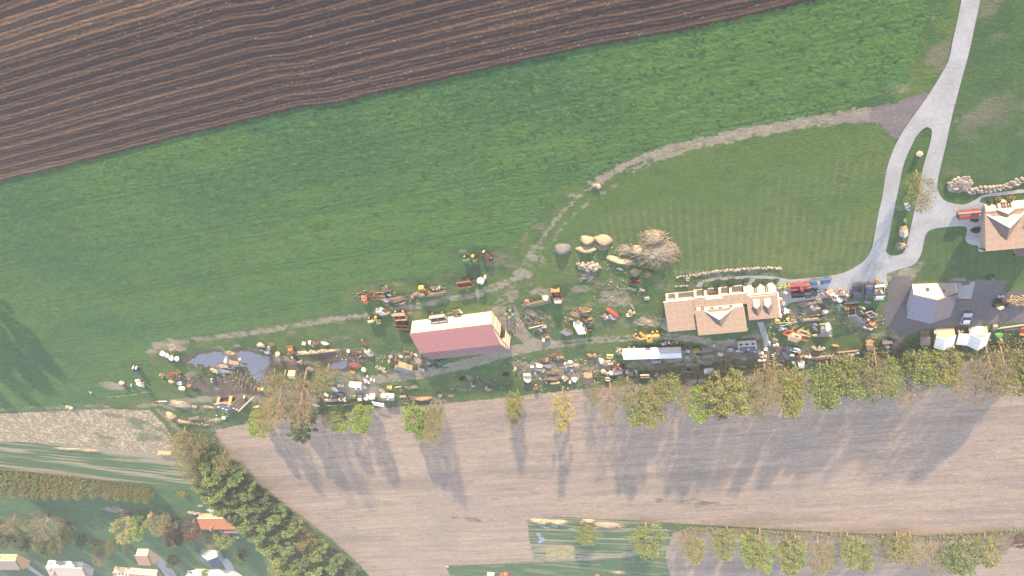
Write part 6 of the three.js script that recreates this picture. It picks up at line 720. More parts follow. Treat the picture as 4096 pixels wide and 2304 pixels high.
T('camper', 'cargo_box', 'white cargo box with grey roof left of track end', 'trailer', 'c', 825, 1050, 3, { L: 3.4, W: 2.2, H: 2.2, win: 0, roof: cl(0.3, 0.31, 0.27) }, 1.3);
T('sheets', 'sheet_stack', 'light blue corrugated sheets beside the white cargo box', 'sheet metal', 'c', 955, 1085, 60, { n: 3, L: 1.7, W: 1.1, m: cl(0.5, 0.58, 0.66, 0.5) }, 0.6);
T('tote', 'crate_tank', 'pale yellow banded tank between two leaning bare trunks', 'tank', 'b', 2098, 890, 2, {}, 1.2);
T('shed', 'hutch', 'small grey hutch right of the pale yellow tank', 'hutch', 'b', 2350, 830, 25, { L: 1.5, W: 1.3, H: 0.9, r: 0.3, lean: 1, roof: lav }, 0.7);
T('firewood', 'firewood_pile', 'spread of pale split sticks in grass left of plank shed', 'firewood', 'c', 1185, 825, 30, { n: 26, rx: 1.7, rz: 1.1, h: 0.3, m: paleM, m2: woodG }, 0.3);
T('logs', 'log_pile', 'reddish short logs beside the pale split sticks', 'logs', 'c', 1245, 868, 35, { n: 7, L: 1, r: 0.18, m: cl(0.5, 0.28, 0.18) }, 0.4);
T('shed', 'plank_shed', 'low shed with big grey slab roof on the road side', 'shed', 'c', 1525, 795, 17, { L: 4, W: 3, H: 1.7, r: 0.5, lean: 1, m: woodN, roof: lav }, 0.9);
T('lumber', 'plank_pile', 'tan board pile behind the low grey-roofed shed', 'lumber', 'c', 1560, 575, 15, { n: 8, L: 1.8, W: 1.1, mess: 0.15, m: woodG }, 0.4);
T('drum', 'barrel', 'red barrel left of the fibreglass kayak near barn', 'barrel', 'c', 1640, 608, 0, { m: cl(0.45, 0.09, 0.05) }, 0.8);
T('canoe', 'kayak', 'white kayak lying at barn lower left corner', 'kayak', 'c', 1700, 628, 45, { L: 1.7, W: 0.7, m: white }, 0.4);
T('appliance', 'sink', 'white sink in weeds left of the red barrel', 'appliance', 'c', 1487, 645, 30, { L: 0.8, W: 0.5, H: 0.4 }, 0.3);
T('crate', 'crate', 'grey-brown crate below the red barrel at barn', 'crate', 'c', 1588, 650, -20, { m: woodG }, 0.6);
T('drum', 'barrel', 'dark red barrel at corner of low grey-roofed shed', 'barrel', 'c', 1408, 692, 0, { m: cl(0.3, 0.04, 0.04) }, 0.8);
T('drum', 'barrel', 'orange barrel in grass left of grey-roofed shed', 'barrel', 'c', 1312, 712, 0, { m: cl(0.42, 0.24, 0.08), r: 0.4 }, 0.7);
T('appliance', 'cabinet', 'grey cabinet standing in grass left of barn weeds', 'cabinet', 'c', 1335, 642, 30, { m: greyB, H: 0.9 }, 0.7);
T('brush', 'brush_heap', 'brown brush heap between grey-roofed shed and barn', 'brush', 'c', 1745, 735, 60, { rx: 2.6, rz: 1.3, h: 0.9, n: 110, c: 0 }, 0.7);
T('scrap', 'scrap_heap', 'grey wire scrap at tip of brush by green harvester', 'scrap', 'c', 1800, 835, 30, { n: 8, rx: 1.4, rz: 0.7, ms: mixL }, 0.4);
T('tub', 'stock_tank', 'pale blue round tub behind the barn', 'tub', 'c', 1892, 728, 0, { r: 0.65, h: 0.7, m: cl(0.5, 0.6, 0.66) }, 0.6);
T('forage', 'green_harvester', 'teal-green harvester in the barn shade by the road', 'harvester', 'c', 2075, 715, -8, { m: teal, sp: teal }, 1.1);
T('crate', 'crate', 'pale yellow-green box below the teal-green harvester', 'crate', 'c', 1972, 808, 5, { m: cl(0.5, 0.52, 0.32), L: 1.4, W: 0.9 }, 0.6);
T('scrap', 'frame_heap', 'brown frame beside the teal-green harvester', 'scrap', 'c', 2035, 780, 60, { n: 7, rx: 1, rz: 0.7, ms: mixB }, 0.6);
T('pole', 'green_pole', 'teal pole sticking onto the yard road', 'pole', 'c', 2105, 830, 62, { L: 2.6, r: 0.08, m: teal }, 0.3);
T('drum', 'barrel', 'rusty barrel by the pale blue tub', 'barrel', 'c', 1915, 780, 0, { m: rust, h: 0.7 }, 0.6);
// collapsed row at the left trees
T('sheets', 'sheet_stack', 'blue-white sheets leaning under the bare trees', 'sheet metal', 'c', 520, 1110, 35, { n: 5, L: 2.6, W: 1.5, m: cl(0.5, 0.55, 0.62, 0.5) }, 0.7);
T('tarp', 'tarp_heap', 'pinkish cloth over top of the leaning sheets', 'tarp', 'c', 570, 1085, 30, { rx: 0.8, rz: 0.5, h: 0.8, m: cl(0.6, 0.5, 0.46) }, 0.9);
T('sheets', 'sheet_stack', 'slate-blue sheets below the blue-white leaning sheets', 'sheet metal', 'c', 600, 1185, 20, { n: 4, L: 1.7, W: 1, m: greyB, h: 0.4 }, 0.5);
T('tub', 'wash_tub', 'white tub right of the leaning sheets', 'tub', 'c', 628, 1075, 0, { r: 0.3, h: 0.4 }, 0.4);
T('shed', 'hutch', 'grey plank hutch at left end of collapsed row', 'hutch', 'c', 255, 1250, 3, { L: 1.7, W: 1.4, H: 1, lean: 1, r: 0.2, roof: woodG }, 0.8);
T('lumber', 'plank_pile', 'dark upright boards right of the grey plank hutch', 'lumber', 'c', 335, 1262, 80, { n: 5, L: 1.5, W: 0.5, m: tanR }, 0.7);
T('scrap', 'household_scrap', 'white and blue household scrap above collapsed row', 'scrap', 'c', 440, 1215, 10, { n: 12, rx: 1.7, rz: 0.9, ms: [white, blue, iron, cream], s: 0.6 }, 0.6);
T('lumber', 'plank_pile', 'tan lumber wall at left part of collapsed row', 'lumber', 'c', 455, 1288, -3, { n: 12, L: 3.6, W: 1.2, m: cl(0.6, 0.45, 0.3, 0.9), mess: 0.05, t: 0.14 }, 0.7);
T('scrap', 'scrap_heap', 'white broken panels in middle of collapsed row', 'scrap', 'c', 640, 1275, -5, { n: 14, rx: 1.8, rz: 0.8, h: 1, ms: [white, paleM, woodN], s: 0.9 }, 0.8);
T('lumber', 'plank_pile', 'orange-tan boards standing beside the four white appliances', 'lumber', 'c', 770, 1245, 85, { n: 10, L: 1.8, W: 1.8, m: woodN, mess: 0.08 }, 0.8);
[['leftmost white dryer with round port in collapsed row', 885, 1252], ['second white dryer with round port in collapsed row', 975, 1243], ['third white cabinet in the appliance row', 1042, 1235], ['rightmost narrow white cabinet of the appliance row', 1085, 1228]].forEach(([l, x, y], i) => T('appliance', 'dryer', l, 'appliance', 'c', x, y, -4, { L: [1, 1, 0.8, 0.6][i], W: 0.9, H: 1.5, hole: i < 2 }, 1.4, 'white appliances in the collapsed row'));
{ const o = put('collapsed_roof', 'long grey-blue roof sagging over the collapsed row', 'roof', 'c', 580, 1345, -3, 1.2); for (let i = 0; i < 7; i++) { const a = -5.2 + i * 1.5, y = [0.9, 1.15, 1.25, 1.1, 1.3, 1.2, 1.05]; mesh('panel', slab([[a, y[i] + 0.12, -0.75], [a + 1.46, (y[i + 1] || 1) + 0.1, -0.75], [a + 1.46, 0.75 + rr(-0.1, 0.1), 0.75], [a, 0.72 + rr(-0.1, 0.1), 0.75]], 0.07), i % 3 === 1 ? silver : i % 3 ? greyB : cl(0.16, 0.18, 0.23), o); mesh('post', bx(a + 0.1, a + 0.22, 0, 0.75, 0.4, 0.52), woodD, o); } }
T('sheets', 'sheet_stack', 'white sheet at left end of sagging roof', 'sheet metal', 'c', 238, 1350, 20, { n: 2, L: 2, W: 1.3, m: white, h: 0.6, tilt: 0.15 }, 0.7);
{ const o = put('white_canopy', 'white flat canopy roof beside the cream camper', 'canopy', 'c', 1155, 1312, 8, 1.9); mesh('roof', slab([[-1.9, 1.9, -1.2], [1.6, 2.05, -1.3], [2, 1.75, 1.3], [-1.4, 1.6, 1.4]], 0.1), whiteR, o); mesh('trim', [beam([-1.95, 1.84, -1.25], [1.65, 2, -1.35], 0.06, 0.16), beam([-1.4, 1.54, 1.43], [2, 1.7, 1.33], 0.06, 0.16)], white, o); for (const [x, z] of [[-1.7, -1], [1.4, -1.1], [1.8, 1.1], [-1.2, 1.2]]) mesh('post', bx(x - 0.05, x + 0.05, 0, 1.62, z - 0.05, z + 0.05), steel, o); }
T('camper', 'camper', 'cream camper with grey roof right of the appliance row', 'camper', 'c', 1295, 1210, 4, { L: 3.8, W: 2, H: 2, m: cl(0.7, 0.66, 0.56), roof: cl(0.26, 0.29, 0.34), win: 1 }, 1.2);
T('drum', 'barrel', 'bright yellow barrel above the cream camper', 'barrel', 'c', 1332, 1098, 0, { r: 0.42, h: 0.9, m: cl(0.75, 0.62, 0.02, 0.5) }, 0.8);
T('drum', 'barrel', 'small yellow and black barrel beside the bright yellow one', 'barrel', 'c', 1292, 1095, 0, { r: 0.28, h: 0.8, m: cl(0.55, 0.42, 0.06, 0.5), hole: 0.15 }, 0.7);
T('drum', 'barrel', 'blue barrel at upper left of cream camper', 'barrel', 'c', 1178, 1142, 0, { r: 0.4, h: 0.9, m: cl(0.06, 0.3, 0.55, 0.4) }, 0.8);
T('scrap', 'scrap_heap', 'orange and white bits by the blue barrel', 'scrap', 'c', 1210, 1150, 20, { n: 6, rx: 0.6, rz: 0.4, ms: [orange, white], s: 0.4 }, 0.5);
T('wagon', 'plank_wagon', 'grey plank-sided wagon right of cream camper', 'wagon', 'c', 1545, 1240, 58, { L: 4, W: 1.8, m: woodG, side: 0.8, cargo: wood }, 1);
T('lumber', 'plank_pile', 'tan beams above the grey plank-sided wagon', 'lumber', 'c', 1490, 1160, 70, { n: 6, L: 2.4, W: 0.8, m: wood, mess: 0.1 }, 0.6);
T('sheets', 'sheet_stack', 'mossy yellow sheets on grass below the road', 'sheet metal', 'c', 1680, 1090, -10, { n: 3, L: 2.6, W: 1.8, m: cl(0.38, 0.36, 0.16), h: 0.2, tilt: 0.03 }, 0.4);
T('lumber', 'plank_pile', 'tan boards left of the mossy yellow sheets', 'lumber', 'c', 1575, 1105, 35, { n: 6, L: 1.8, W: 0.8, mess: 0.14 }, 0.5);
T('pole', 'log', 'pale log beside the yellow barrels', 'log', 'c', 1440, 1095, -8, { L: 2.2, r: 0.14, m: paleM }, 0.2);
T('mound', 'stump_heap', 'brown stump heap at the field edge under bare trunks', 'heap', 'c', 1800, 1275, -4, { rx: 2.8, rz: 0.8, h: 0.8, m: tanR, f: 2 }, 0.6);
T('rocks', 'stone', 'grey rubble column below the lower road grass', 'stones', 'c', 2060, 1215, 75, { n: 9, rx: 1.4, rz: 0.6, s: 0.3, h: 0.2 }, 0.3);
T('mound', 'soil_heap', 'rosy soil heap on lower road grass', 'heap', 'c', 2210, 1230, 30, { rx: 1.1, rz: 1, h: 0.4, m: cl(0.34, 0.22, 0.18, 1) }, 0.3);
// left ruin at the field corner
{
  const [b] = site('ruined_shed', 'roof-sagged plank shed with tan posts and long timber leaning on it', 'shed', ['t', 875, 445], ['t', 1080, 430]);
  const w = 5.1; mesh('wall', [bx(0, 0.9, 0, 2.6, -0.1, 0.1), bx(0.02, 0.16, 0, 2.5, 0.1, 4.6)], woodN, b); mesh('wall', [bx(w - 1.1, w, 0, 2.6, -0.1, 0.1)], woodN, b); mesh('side_wall', slab([[w, 2.5, 0], [w + 1.8, 0.6, 0.4], [w + 1.8, 0.6, 4.4], [w, 2.5, 4.6]], 0.08), woodG, b); mesh('rear_wall', bx(0.2, w - 0.1, 0, 2.2, 4.4, 4.55), woodG, b);
  mesh('fascia', [beam([-0.5, 2.5, -0.3], [2.4, 2.15, -0.3], 0.1, 0.4), beam([2.4, 2.15, -0.3], [w + 0.3, 3, -0.3], 0.1, 0.4)], woodN, b); mesh('roof', slab([[-0.5, 2.66, -0.25], [-0.3, 2.2, 4.9], [2.4, 2.1, 5], [2.4, 2.3, -0.25]], 0.1), cl(0.2, 0.2, 0.28), b); mesh('roof', slab([[2.42, 2.3, -0.25], [2.42, 2.1, 5], [w + 0.5, 2.7, 4.9], [w + 0.3, 3.15, -0.25]], 0.1), cl(0.24, 0.165, 0.16), b);
  for (const [x, z] of [[-0.1, 1.6], [0.6, 3], [4.6, 2.6], [5, 3.6], [3.6, 1.2], [1, 4.2]]) { const q = mesh('roof_patch', box(0.75, 0.06, 0.6, x, 0, z, 0, 0.5), white, b); q.position.y = x < 2.4 ? 2.66 - z * 0.08 : 2.52 + (x - 2.4) * 0.22 - z * 0.08; }
  for (let i = 0; i < 9; i++) mesh('rib', beam([w + rr(0, 0.4), 2.3, 0.3 + i * 0.5], [w + 2.2 + rr(0, 0.5), 0.3, 0.1 + i * 0.56], 0.16, 0.12), woodG, b);
  mesh('floor', bx(0.2, w - 0.1, 0, 0.08, 0.1, 4.3), woodD, b);
}
T('pole', 'timber', 'long pale timber leaning across the ruined shed', 'timber', 't', 1240, 505, -30, { L: 8.2, r: 0.2, m: paleM, y: 2.9, y2: 0.6 }, 1.8);
T('lumber', 'plank_pile', 'grey poles spread at top right of ruined shed', 'lumber', 't', 1195, 470, 40, { n: 9, L: 3, W: 2, m: woodG, mess: 0.25 }, 0.8);
T('drum', 'barrel', 'pale barrel above the spread grey poles', 'barrel', 't', 1215, 438, 0, { m: paleM }, 0.8);
T('crate', 'crate', 'red box inside the open front of ruined shed', 'crate', 't', 985, 520, 10, { m: cl(0.4, 0.09, 0.05), L: 1.5, W: 1, H: 1 }, 0.8);
T('brush', 'straw_heap', 'tan straw spread left of ruined shed', 'straw', 't', 760, 575, 8, { rx: 2, rz: 0.7, h: 0.4, n: 60, c: 3, len: 0.8 }, 0.3);
T('brush', 'straw_heap', 'large tan straw heap at the stubble corner', 'straw', 't', 385, 545, 10, { rx: 3.2, rz: 2.6, h: 1, n: 180, c: 3, len: 1 }, 0.6);
T('mound', 'sand_heap', 'pointed tan sand heap on the stubble corner track', 'heap', 't', 265, 690, 35, { rx: 2.6, rz: 1.5, h: 1.4, m: cl(0.5, 0.36, 0.2, 1) }, 1);
T('brush', 'brush_heap', 'brown corn-stalk windrow below pointed sand heap', 'brush', 't', 400, 760, 12, { rx: 4, rz: 1, h: 0.7, n: 150, c: 3, len: 1 }, 0.5);
T('logs', 'log_pile', 'grey logs in the corn-stalk windrow', 'logs', 't', 570, 722, -10, { n: 7, L: 4.4, r: 0.16, m: woodG, W: 1.4 }, 0.5);
T('firewood', 'firewood_pile', 'scattered bark and sticks below the grey logs', 'firewood', 't', 640, 785, 10, { n: 30, rx: 3, rz: 1.2, h: 0.4, m: sand, m2: woodD }, 0.3);
T('brush', 'straw_heap', 'tan straw below the ruined shed wall', 'straw', 't', 860, 745, -20, { rx: 2.2, rz: 1.2, h: 0.5, n: 90, c: 3, len: 0.9 }, 0.3);
T('tub', 'wash_tub', 'white tub at lower left of ruined shed', 'tub', 't', 950, 705, 0, { r: 0.7, h: 0.6, w: 0.7 }, 0.5);
T('rocks', 'stone_post', 'upright grey stone on grass left of ruined shed', 'stone', 't', 570, 570, 80, { n: 4, rx: 0.6, rz: 0.3, s: 0.6, h: 0.5 }, 0.8);
T('tank', 'propane_tank', 'pale horizontal tank right of ruined shed', 'tank', 't', 1370, 562, -4, { L: 1.8, r: 0.35, m: paleM, y: 0.1 }, 0.6);
// field and middle yard
T('flatbed', 'long_trailer', 'long weathered trailer with white junk left of dump truck', 'trailer', 'f', 535, 765, -13, { L: 7.6, W: 1.7, load: 9 }, 0.9);
T('tub', 'wash_tub', 'grey-white tub on left end of weathered trailer', 'tub', 'f', 395, 803, 0, { r: 0.6, h: 0.4, w: 0.6 }, 0.9);
T('tarp', 'tarp_heap', 'pale cloth heap on right end of weathered trailer', 'tarp', 'f', 672, 712, 0, { rx: 0.8, rz: 0.4, h: 1.2, m: paleM }, 1.1);
T('crate', 'crate', 'orange-brown crate behind the weathered trailer', 'crate', 'f', 392, 752, 15, { m: tanR, L: 1.1 }, 0.6);
T('implement', 'disc_harrow', 'derelict grey seed drill across the barn corner grass', 'implement', 'f', 450, 1050, 50, { L: 4.8, W: 1.5, m: woodG, n: 9 }, 0.8);
T('pole', 'timber', 'pale timber crossing the derelict seed drill', 'timber', 'f', 525, 1105, -13, { L: 4.4, r: 0.13, m: paleM, y: 0.9 }, 1);
T('scrap', 'scrap_heap', 'rust and blue scrap right of derelict seed drill', 'scrap', 'f', 605, 1110, 40, { n: 14, rx: 1.7, rz: 1.1, h: 0.8, ms: [rust, greyB, lav, woodG] }, 0.7);
T('canoe', 'hull', 'white dented hull below the rust and blue scrap', 'boat', 'f', 592, 1180, 42, { L: 2, W: 0.6, m: white }, 0.4);
T('scrap', 'scrap_heap', 'brown machinery scrap at lower end of the seed drill', 'scrap', 'f', 665, 1265, 50, { n: 11, rx: 1.4, rz: 1, ms: mixR }, 0.6);
T('drum', 'barrel', 'white barrel where the barn track meets yard road', 'barrel', 'f', 640, 1310, 0, { r: 0.42, h: 1, m: white }, 0.9);
T('mound', 'soil_heap', 'tan soil patch heap left of weathered trailer end', 'heap', 'f', 470, 935, 25, { rx: 2, rz: 1.1, h: 0.5, m: sand }, 0.3);
T('sheets', 'sheet_stack', 'stack of grey corrugated sheets on the yard grass', 'sheet metal', 'f', 975, 1188, 18, { n: 7, L: 2.6, W: 2, m: lav, h: 0.5, tilt: 0.04 }, 0.7);
T('shell', 'van_body', 'white van body with dark windows beside sheet stack', 'van body', 'f', 1178, 1130, 62, { L: 4.6, W: 2.3, H: 1.5, win: 2 }, 1);
T('firewood', 'firewood_pile', 'upper pile of tan split wood above van body', 'firewood', 'f', 1250, 878, 10, { n: 40, rx: 1.5, rz: 1.1, h: 0.8 }, 0.6);
T('firewood', 'firewood_pile', 'left pile of tan split wood above van body', 'firewood', 'f', 1095, 942, 40, { n: 30, rx: 1.2, rz: 0.9, h: 0.6 }, 0.5);
T('firewood', 'firewood_pile', 'smallest pile of split wood touching van body corner', 'firewood', 'f', 1060, 1010, 10, { n: 16, rx: 0.8, rz: 0.5, h: 0.4 }, 0.4);
T('scrap', 'scrap_heap', 'dark red engine scrap right of van body', 'scrap', 'f', 1245, 1025, 45, { n: 12, rx: 1.2, rz: 0.9, h: 0.8, ms: [maroon, rustD, iron] }, 0.7);
T('crate', 'crate', 'open slatted crate right of dark red engine scrap', 'crate', 'f', 1338, 1025, 55, { L: 1.6, W: 1, H: 0.8, m: wood }, 0.6);
T('tank', 'gas_bottle', 'silver gas bottle below the open slatted crate', 'tank', 'f', 1320, 1098, 25, { L: 0.7, r: 0.2, m: silver, y: 0.05 }, 0.4);
T('tub', 'rust_tub', 'rusty tub with white rim at van body rear', 'tub', 'f', 1330, 1185, 0, { r: 0.55, h: 0.9, m: rustD }, 0.8);
T('canoe', 'hull', 'long red hull with silver side in the yard', 'boat', 'f', 1655, 935, 38, { L: 5.4, W: 1.7, m: cl(0.5, 0.08, 0.04, 0.5) }, 0.8);
T('sheets', 'sheet_stack', 'silver panel along the long red hull', 'sheet metal', 'f', 1640, 965, 42, { n: 3, L: 2.8, W: 0.5, m: silver, h: 0.7 }, 0.8);
T('scrap', 'scrap_heap', 'grey rusted panels at upper end of red hull', 'scrap', 'f', 1560, 975, 30, { n: 8, rx: 1, rz: 0.8, ms: [steel, tanR, paleM] }, 0.5);
T('canoe', 'dinghy', 'grey dinghy on edge in weeds left of farmhouse', 'boat', 'f', 1945, 840, 62, { L: 2.8, W: 0.7, m: lav }, 0.4);
T('tub', 'wash_tub', 'white tub in weeds left of farmhouse', 'tub', 'f', 1900, 945, 0, { r: 0.7, h: 0.6, w: 0.6 }, 0.5);
T('scrap', 'scrap_heap', 'yellow and grey scrap beside the weedy white tub', 'scrap', 'f', 1935, 915, 20, { n: 8, rx: 0.9, rz: 0.7, ms: [yellow, grey, woodG], s: 0.6 }, 0.5);
T('pallets', 'pallet_stack', 'two pale pallets on grass left of porch corner', 'pallets', 'f', 2165, 712, -5, { n: 2, m: paleM }, 0.3);
T('lumber', 'plank_pile', 'yellow-tan board pile above the porch-corner pallets', 'lumber', 'f', 1940, 565, 15, { n: 8, L: 1.9, W: 1.1, m: cl(0.5, 0.42, 0.26), mess: 0.1 }, 0.4);
T('pole', 'rust_beam', 'rusty beam lying in yard below the log heap', 'beam', 'f', 1620, 556, -14, { L: 1.9, r: 0.12, m: rust }, 0.2);
T('rocks', 'stone', 'grey stones right of yellow-tan board pile', 'stones', 'f', 2105, 592, 15, { n: 5, rx: 0.7, rz: 0.4, s: 0.35, h: 0.1 }, 0.3);
T('rocks', 'stone', 'pale stone near the farmhouse left wall', 'stone', 'g', 285, 1018, 15, { n: 3, rx: 0.5, rz: 0.3, s: 0.5, h: 0.1 }, 0.4);
T('mound', 'soil_heap', 'tan and white soil heap at farmhouse lower left', 'heap', 'g', 260, 1150, 20, { rx: 2, rz: 1.2, h: 0.9, m: sand }, 0.6);
T('brush', 'brush_heap', 'brown weeds heap between red hull and farmhouse', 'brush', 'f', 2150, 1070, 50, { rx: 2.4, rz: 1.6, h: 0.6, n: 110, c: 0, len: 1 }, 0.4);
// gravel, sand, stone and burn heaps
T('mound', 'gravel_heap', 'smooth grey gravel heap alone on the grass', 'heap', 'C', 580, 482, 0, { rx: 1.95, rz: 1.9, h: 1.3, m: gravelM, f: 0.4, clods: 3 }, 1);
T('mound', 'sand_heap', 'upper left tan sand heap of the four', 'heap', 'C', 980, 335, 10, { rx: 1.8, rz: 1.6, h: 1.1, m: sand }, 0.9);
T('mound', 'sand_heap', 'upper right tan sand heap of the four', 'heap', 'C', 1240, 340, 10, { rx: 1.9, rz: 1.7, h: 1.2, m: sand, f: 1.4 }, 1);
T('mound', 'sand_heap', 'lower left tan sand heap of the four', 'heap', 'C', 975, 480, 0, { rx: 2.1, rz: 1.1, h: 0.9, m: sand, f: 2 }, 0.7);
T('mound', 'sand_heap', 'greyer sand heap at lower right of the four', 'heap', 'C', 1215, 440, 20, { rx: 1.7, rz: 1.1, h: 0.8, m: cl(0.32, 0.26, 0.2, 1) }, 0.6);
T('rocks', 'rock_pile', 'pile of big pale field stones below sand heaps', 'rocks', 'C', 1020, 735, 5, { n: 26, rx: 2.7, rz: 1.7, s: 0.55, h: 0.7 }, 0.7);
T('brush', 'brush_heap', 'low grey brush trail below the stone pile', 'brush', 'C', 1000, 895, 30, { rx: 2, rz: 1.3, h: 0.4, n: 70, c: 2 }, 0.3);
T('brush', 'burn_pile', 'broad brown burn pile of branches on the lawn edge', 'brush', 'C', 2090, 520, 10, { rx: 4.4, rz: 4.6, h: 2.1, n: 480, c: 0, len: 2.4, r: 0.06 }, 1.2);
T('brush', 'burn_pile', 'upper lobe of grey branches on burn pile', 'brush', 'C', 2055, 280, 70, { rx: 2.8, rz: 2.6, h: 1.8, n: 260, c: 0, len: 2.2 }, 1);
T('brush', 'straw_heap', 'yellow straw slab on left side of burn pile', 'straw', 'C', 1795, 490, 35, { rx: 1.9, rz: 1.9, h: 1.5, n: 90, c: 1, len: 1 }, 1);
T('brush', 'brush_heap', 'dark brush behind the straw slab', 'brush', 'C', 1590, 480, 40, { rx: 1.9, rz: 1.6, h: 1, n: 120, c: 2, len: 1.5 }, 0.7);
T('mound', 'sawdust_heap', 'long cream sawdust heap below burn pile', 'heap', 'C', 1500, 650, 12, { rx: 3.1, rz: 1, h: 1, m: cl(0.62, 0.44, 0.26, 1), f: 1.6 }, 0.8);
T('brush', 'brush_heap', 'rusty brown brush on end of sawdust heap', 'brush', 'C', 1640, 655, 5, { rx: 1.6, rz: 0.9, h: 1.1, n: 90, c: 3, len: 1.2 }, 0.8);
T('shrub', 'bush', 'round grey bush below burn pile', 'bush', 'C', 1745, 815, 0, { r: 1.5, h: 1.6, m: 2, n: 420 }, 1.2);
T('shrub', 'bush', 'right grey bush below burn pile', 'bush', 'C', 1955, 840, 0, { r: 1.3, h: 1.4, m: 2, n: 320 }, 1);
T('wagon', 'red_cart', 'dark red cart under the round grey bush', 'cart', 'C', 1745, 945, 0, { L: 2.2, W: 0.9, m: maroon, side: 0.4, y: 0.6 }, 0.6);
T('canoe', 'hull', 'white slender hull left of round grey bush', 'boat', 'C', 1510, 780, 20, { L: 1.9, W: 0.5, m: white }, 0.3);
T('pole', 'log', 'pale log pointing at round grey bush', 'log', 'C', 1570, 815, 45, { L: 1.6, r: 0.14, m: sand }, 0.2);
// ---------- lower road scrap (sheet d), trailer row (j), right yard (h, k, i)
T('tyres', 'tyre_pile', 'black tyre pile on the lower road grass', 'tyres', 'd', 185, 975, 0, { n: 7 }, 0.5);
T('brush', 'brush_heap', 'brown twig heap right of black tyre pile', 'brush', 'd', 285, 960, 40, { rx: 1.4, rz: 0.9, h: 0.5, n: 60, c: 0, len: 1 }, 0.4);
T('scrap', 'scrap_heap', 'white and red scrap below the brown twig heap', 'scrap', 'd', 345, 1050, 60, { n: 7, rx: 0.8, rz: 0.5, ms: [white, red, silver], s: 0.6 }, 0.4);
T('canoe', 'kayak', 'red and white kayak on lower road grass', 'kayak', 'd', 430, 1015, 55, { L: 1.8, W: 0.6, m: red }, 0.4);
T('scrap', 'scrap_heap', 'long grey scrap trail right of red kayak', 'scrap', 'd', 560, 1105, 35, { n: 12, rx: 2.2, rz: 0.9, ms: [grey, woodG, iron, lav], s: 0.7 }, 0.4);
T('pole', 'log', 'grey pole at left of the white and red scrap', 'pole', 'd', 125, 1095, 40, { L: 2, r: 0.1 }, 0.2);
T('tyres', 'tyre_pile', 'dark tyre pile left of the white A-frame boat', 'tyres', 'd', 825, 910, 0, { n: 8 }, 0.5);
T('boat', 'house_boat', 'white open boat hull with timber A-frame below road', 'boat', 'd', 1140, 945, 80, { L: 3.6, W: 2.2, m: white, inn: woodN }, 1);
T('lumber', 'plank_pile', 'grey boards at upper left of A-frame boat', 'lumber', 'd', 1015, 790, 60, { n: 9, L: 2.8, W: 1.1, m: woodG, mess: 0.12 }, 0.5);
T('drum', 'barrel', 'yellow barrel among grey boards by A-frame boat', 'barrel', 'd', 962, 818, 0, { r: 0.3, m: cl(0.55, 0.45, 0.12) }, 0.6);
T('tank', 'dome_tank', 'white dome tank above A-frame boat', 'tank', 'd', 1210, 802, 0, { L: 0.3, r: 0.55, upright: 1 }, 0.7);
T('shell', 'camper_topper', 'white truck cap on grey boxes in lower heap', 'truck cap', 'd', 1318, 790, 8, { L: 1.9, W: 1.2, H: 0.6 }, 0.7);
T('scrap', 'scrap_heap', 'grey boxes under the white truck cap', 'scrap', 'd', 1345, 838, 10, { n: 9, rx: 1.4, rz: 0.7, h: 0.5, ms: mixL }, 0.4);
T('sheets', 'sheet_stack', 'grey rusty sheet stack in middle of lower heap', 'sheet metal', 'd', 1435, 765, 15, { n: 5, L: 1.9, W: 1.5, m: lav, h: 0.5 }, 0.6);
T('scrap', 'scrap_heap', 'rusty panels at upper right of lower heap', 'scrap', 'd', 1580, 645, 20, { n: 14, rx: 1.9, rz: 1.1, ms: mixR }, 0.5);
T('scrap', 'scrap_heap', 'rusty boards at top of lower heap', 'scrap', 'd', 1410, 690, 10, { n: 10, rx: 1.3, rz: 0.7, ms: mixR }, 0.5);
T('canoe', 'hull', 'narrow white hull right of A-frame boat', 'boat', 'd', 1255, 905, 65, { L: 1.9, W: 0.5, m: cl(0.6, 0.64, 0.7) }, 0.4);
T('canoe', 'hull', 'pale blue hull in the middle of lower heap', 'boat', 'd', 1335, 985, 60, { L: 2.2, W: 0.5, m: cl(0.5, 0.58, 0.64) }, 0.4);
T('firewood', 'firewood_pile', 'tan split wood spread inside the lower heap', 'firewood', 'd', 1480, 860, 0, { n: 46, rx: 2.6, rz: 1.5, h: 0.5, m: woodN, m2: tanR }, 0.4);
T('flatbed', 'plank_trailer', 'brown plank trailer at bottom of lower heap', 'trailer', 'd', 1510, 955, -5, { L: 3.6, W: 1.5, m: woodG, load: 9, lm: tanR }, 0.8);
T('tank', 'oil_tank', 'olive tan tank below the brown plank trailer', 'tank', 'd', 1550, 1020, -6, { L: 2.4, r: 0.5, m: cl(0.34, 0.28, 0.17), y: 0.1 }, 0.8);
T('scrap', 'scrap_heap', 'brown scrap spread at left bottom of lower heap', 'scrap', 'd', 1410, 1010, 30, { n: 12, rx: 1.6, rz: 1, ms: mixB }, 0.4);
T('scrap', 'scrap_heap', 'white and grey cans right of brown plank trailer', 'scrap', 'd', 1690, 965, 20, { n: 10, rx: 1.1, rz: 0.8, ms: [white, tanR, steel], s: 0.6 }, 0.5);
T('tarp', 'tarp_heap', 'white tarp heap at right end of lower heap', 'tarp', 'd', 1835, 995, 40, { rx: 1.1, rz: 0.9, h: 0.9, m: white }, 0.8);
T('drum', 'barrel', 'small white barrel left of the white tarp heap', 'barrel', 'd', 1765, 1020, 0, { m: white, r: 0.28, h: 0.7 }, 0.6);
T('canoe', 'dinghy', 'grey-white dinghy in shade above white tarp heap', 'boat', 'd', 1790, 855, 75, { L: 2.2, W: 0.9, m: paleM }, 0.5);
T('scrap', 'scrap_heap', 'silver and grey scrap at upper right of lower heap', 'scrap', 'd', 1720, 770, 30, { n: 12, rx: 1.7, rz: 1.2, ms: [silver, grey, woodG] }, 0.5);
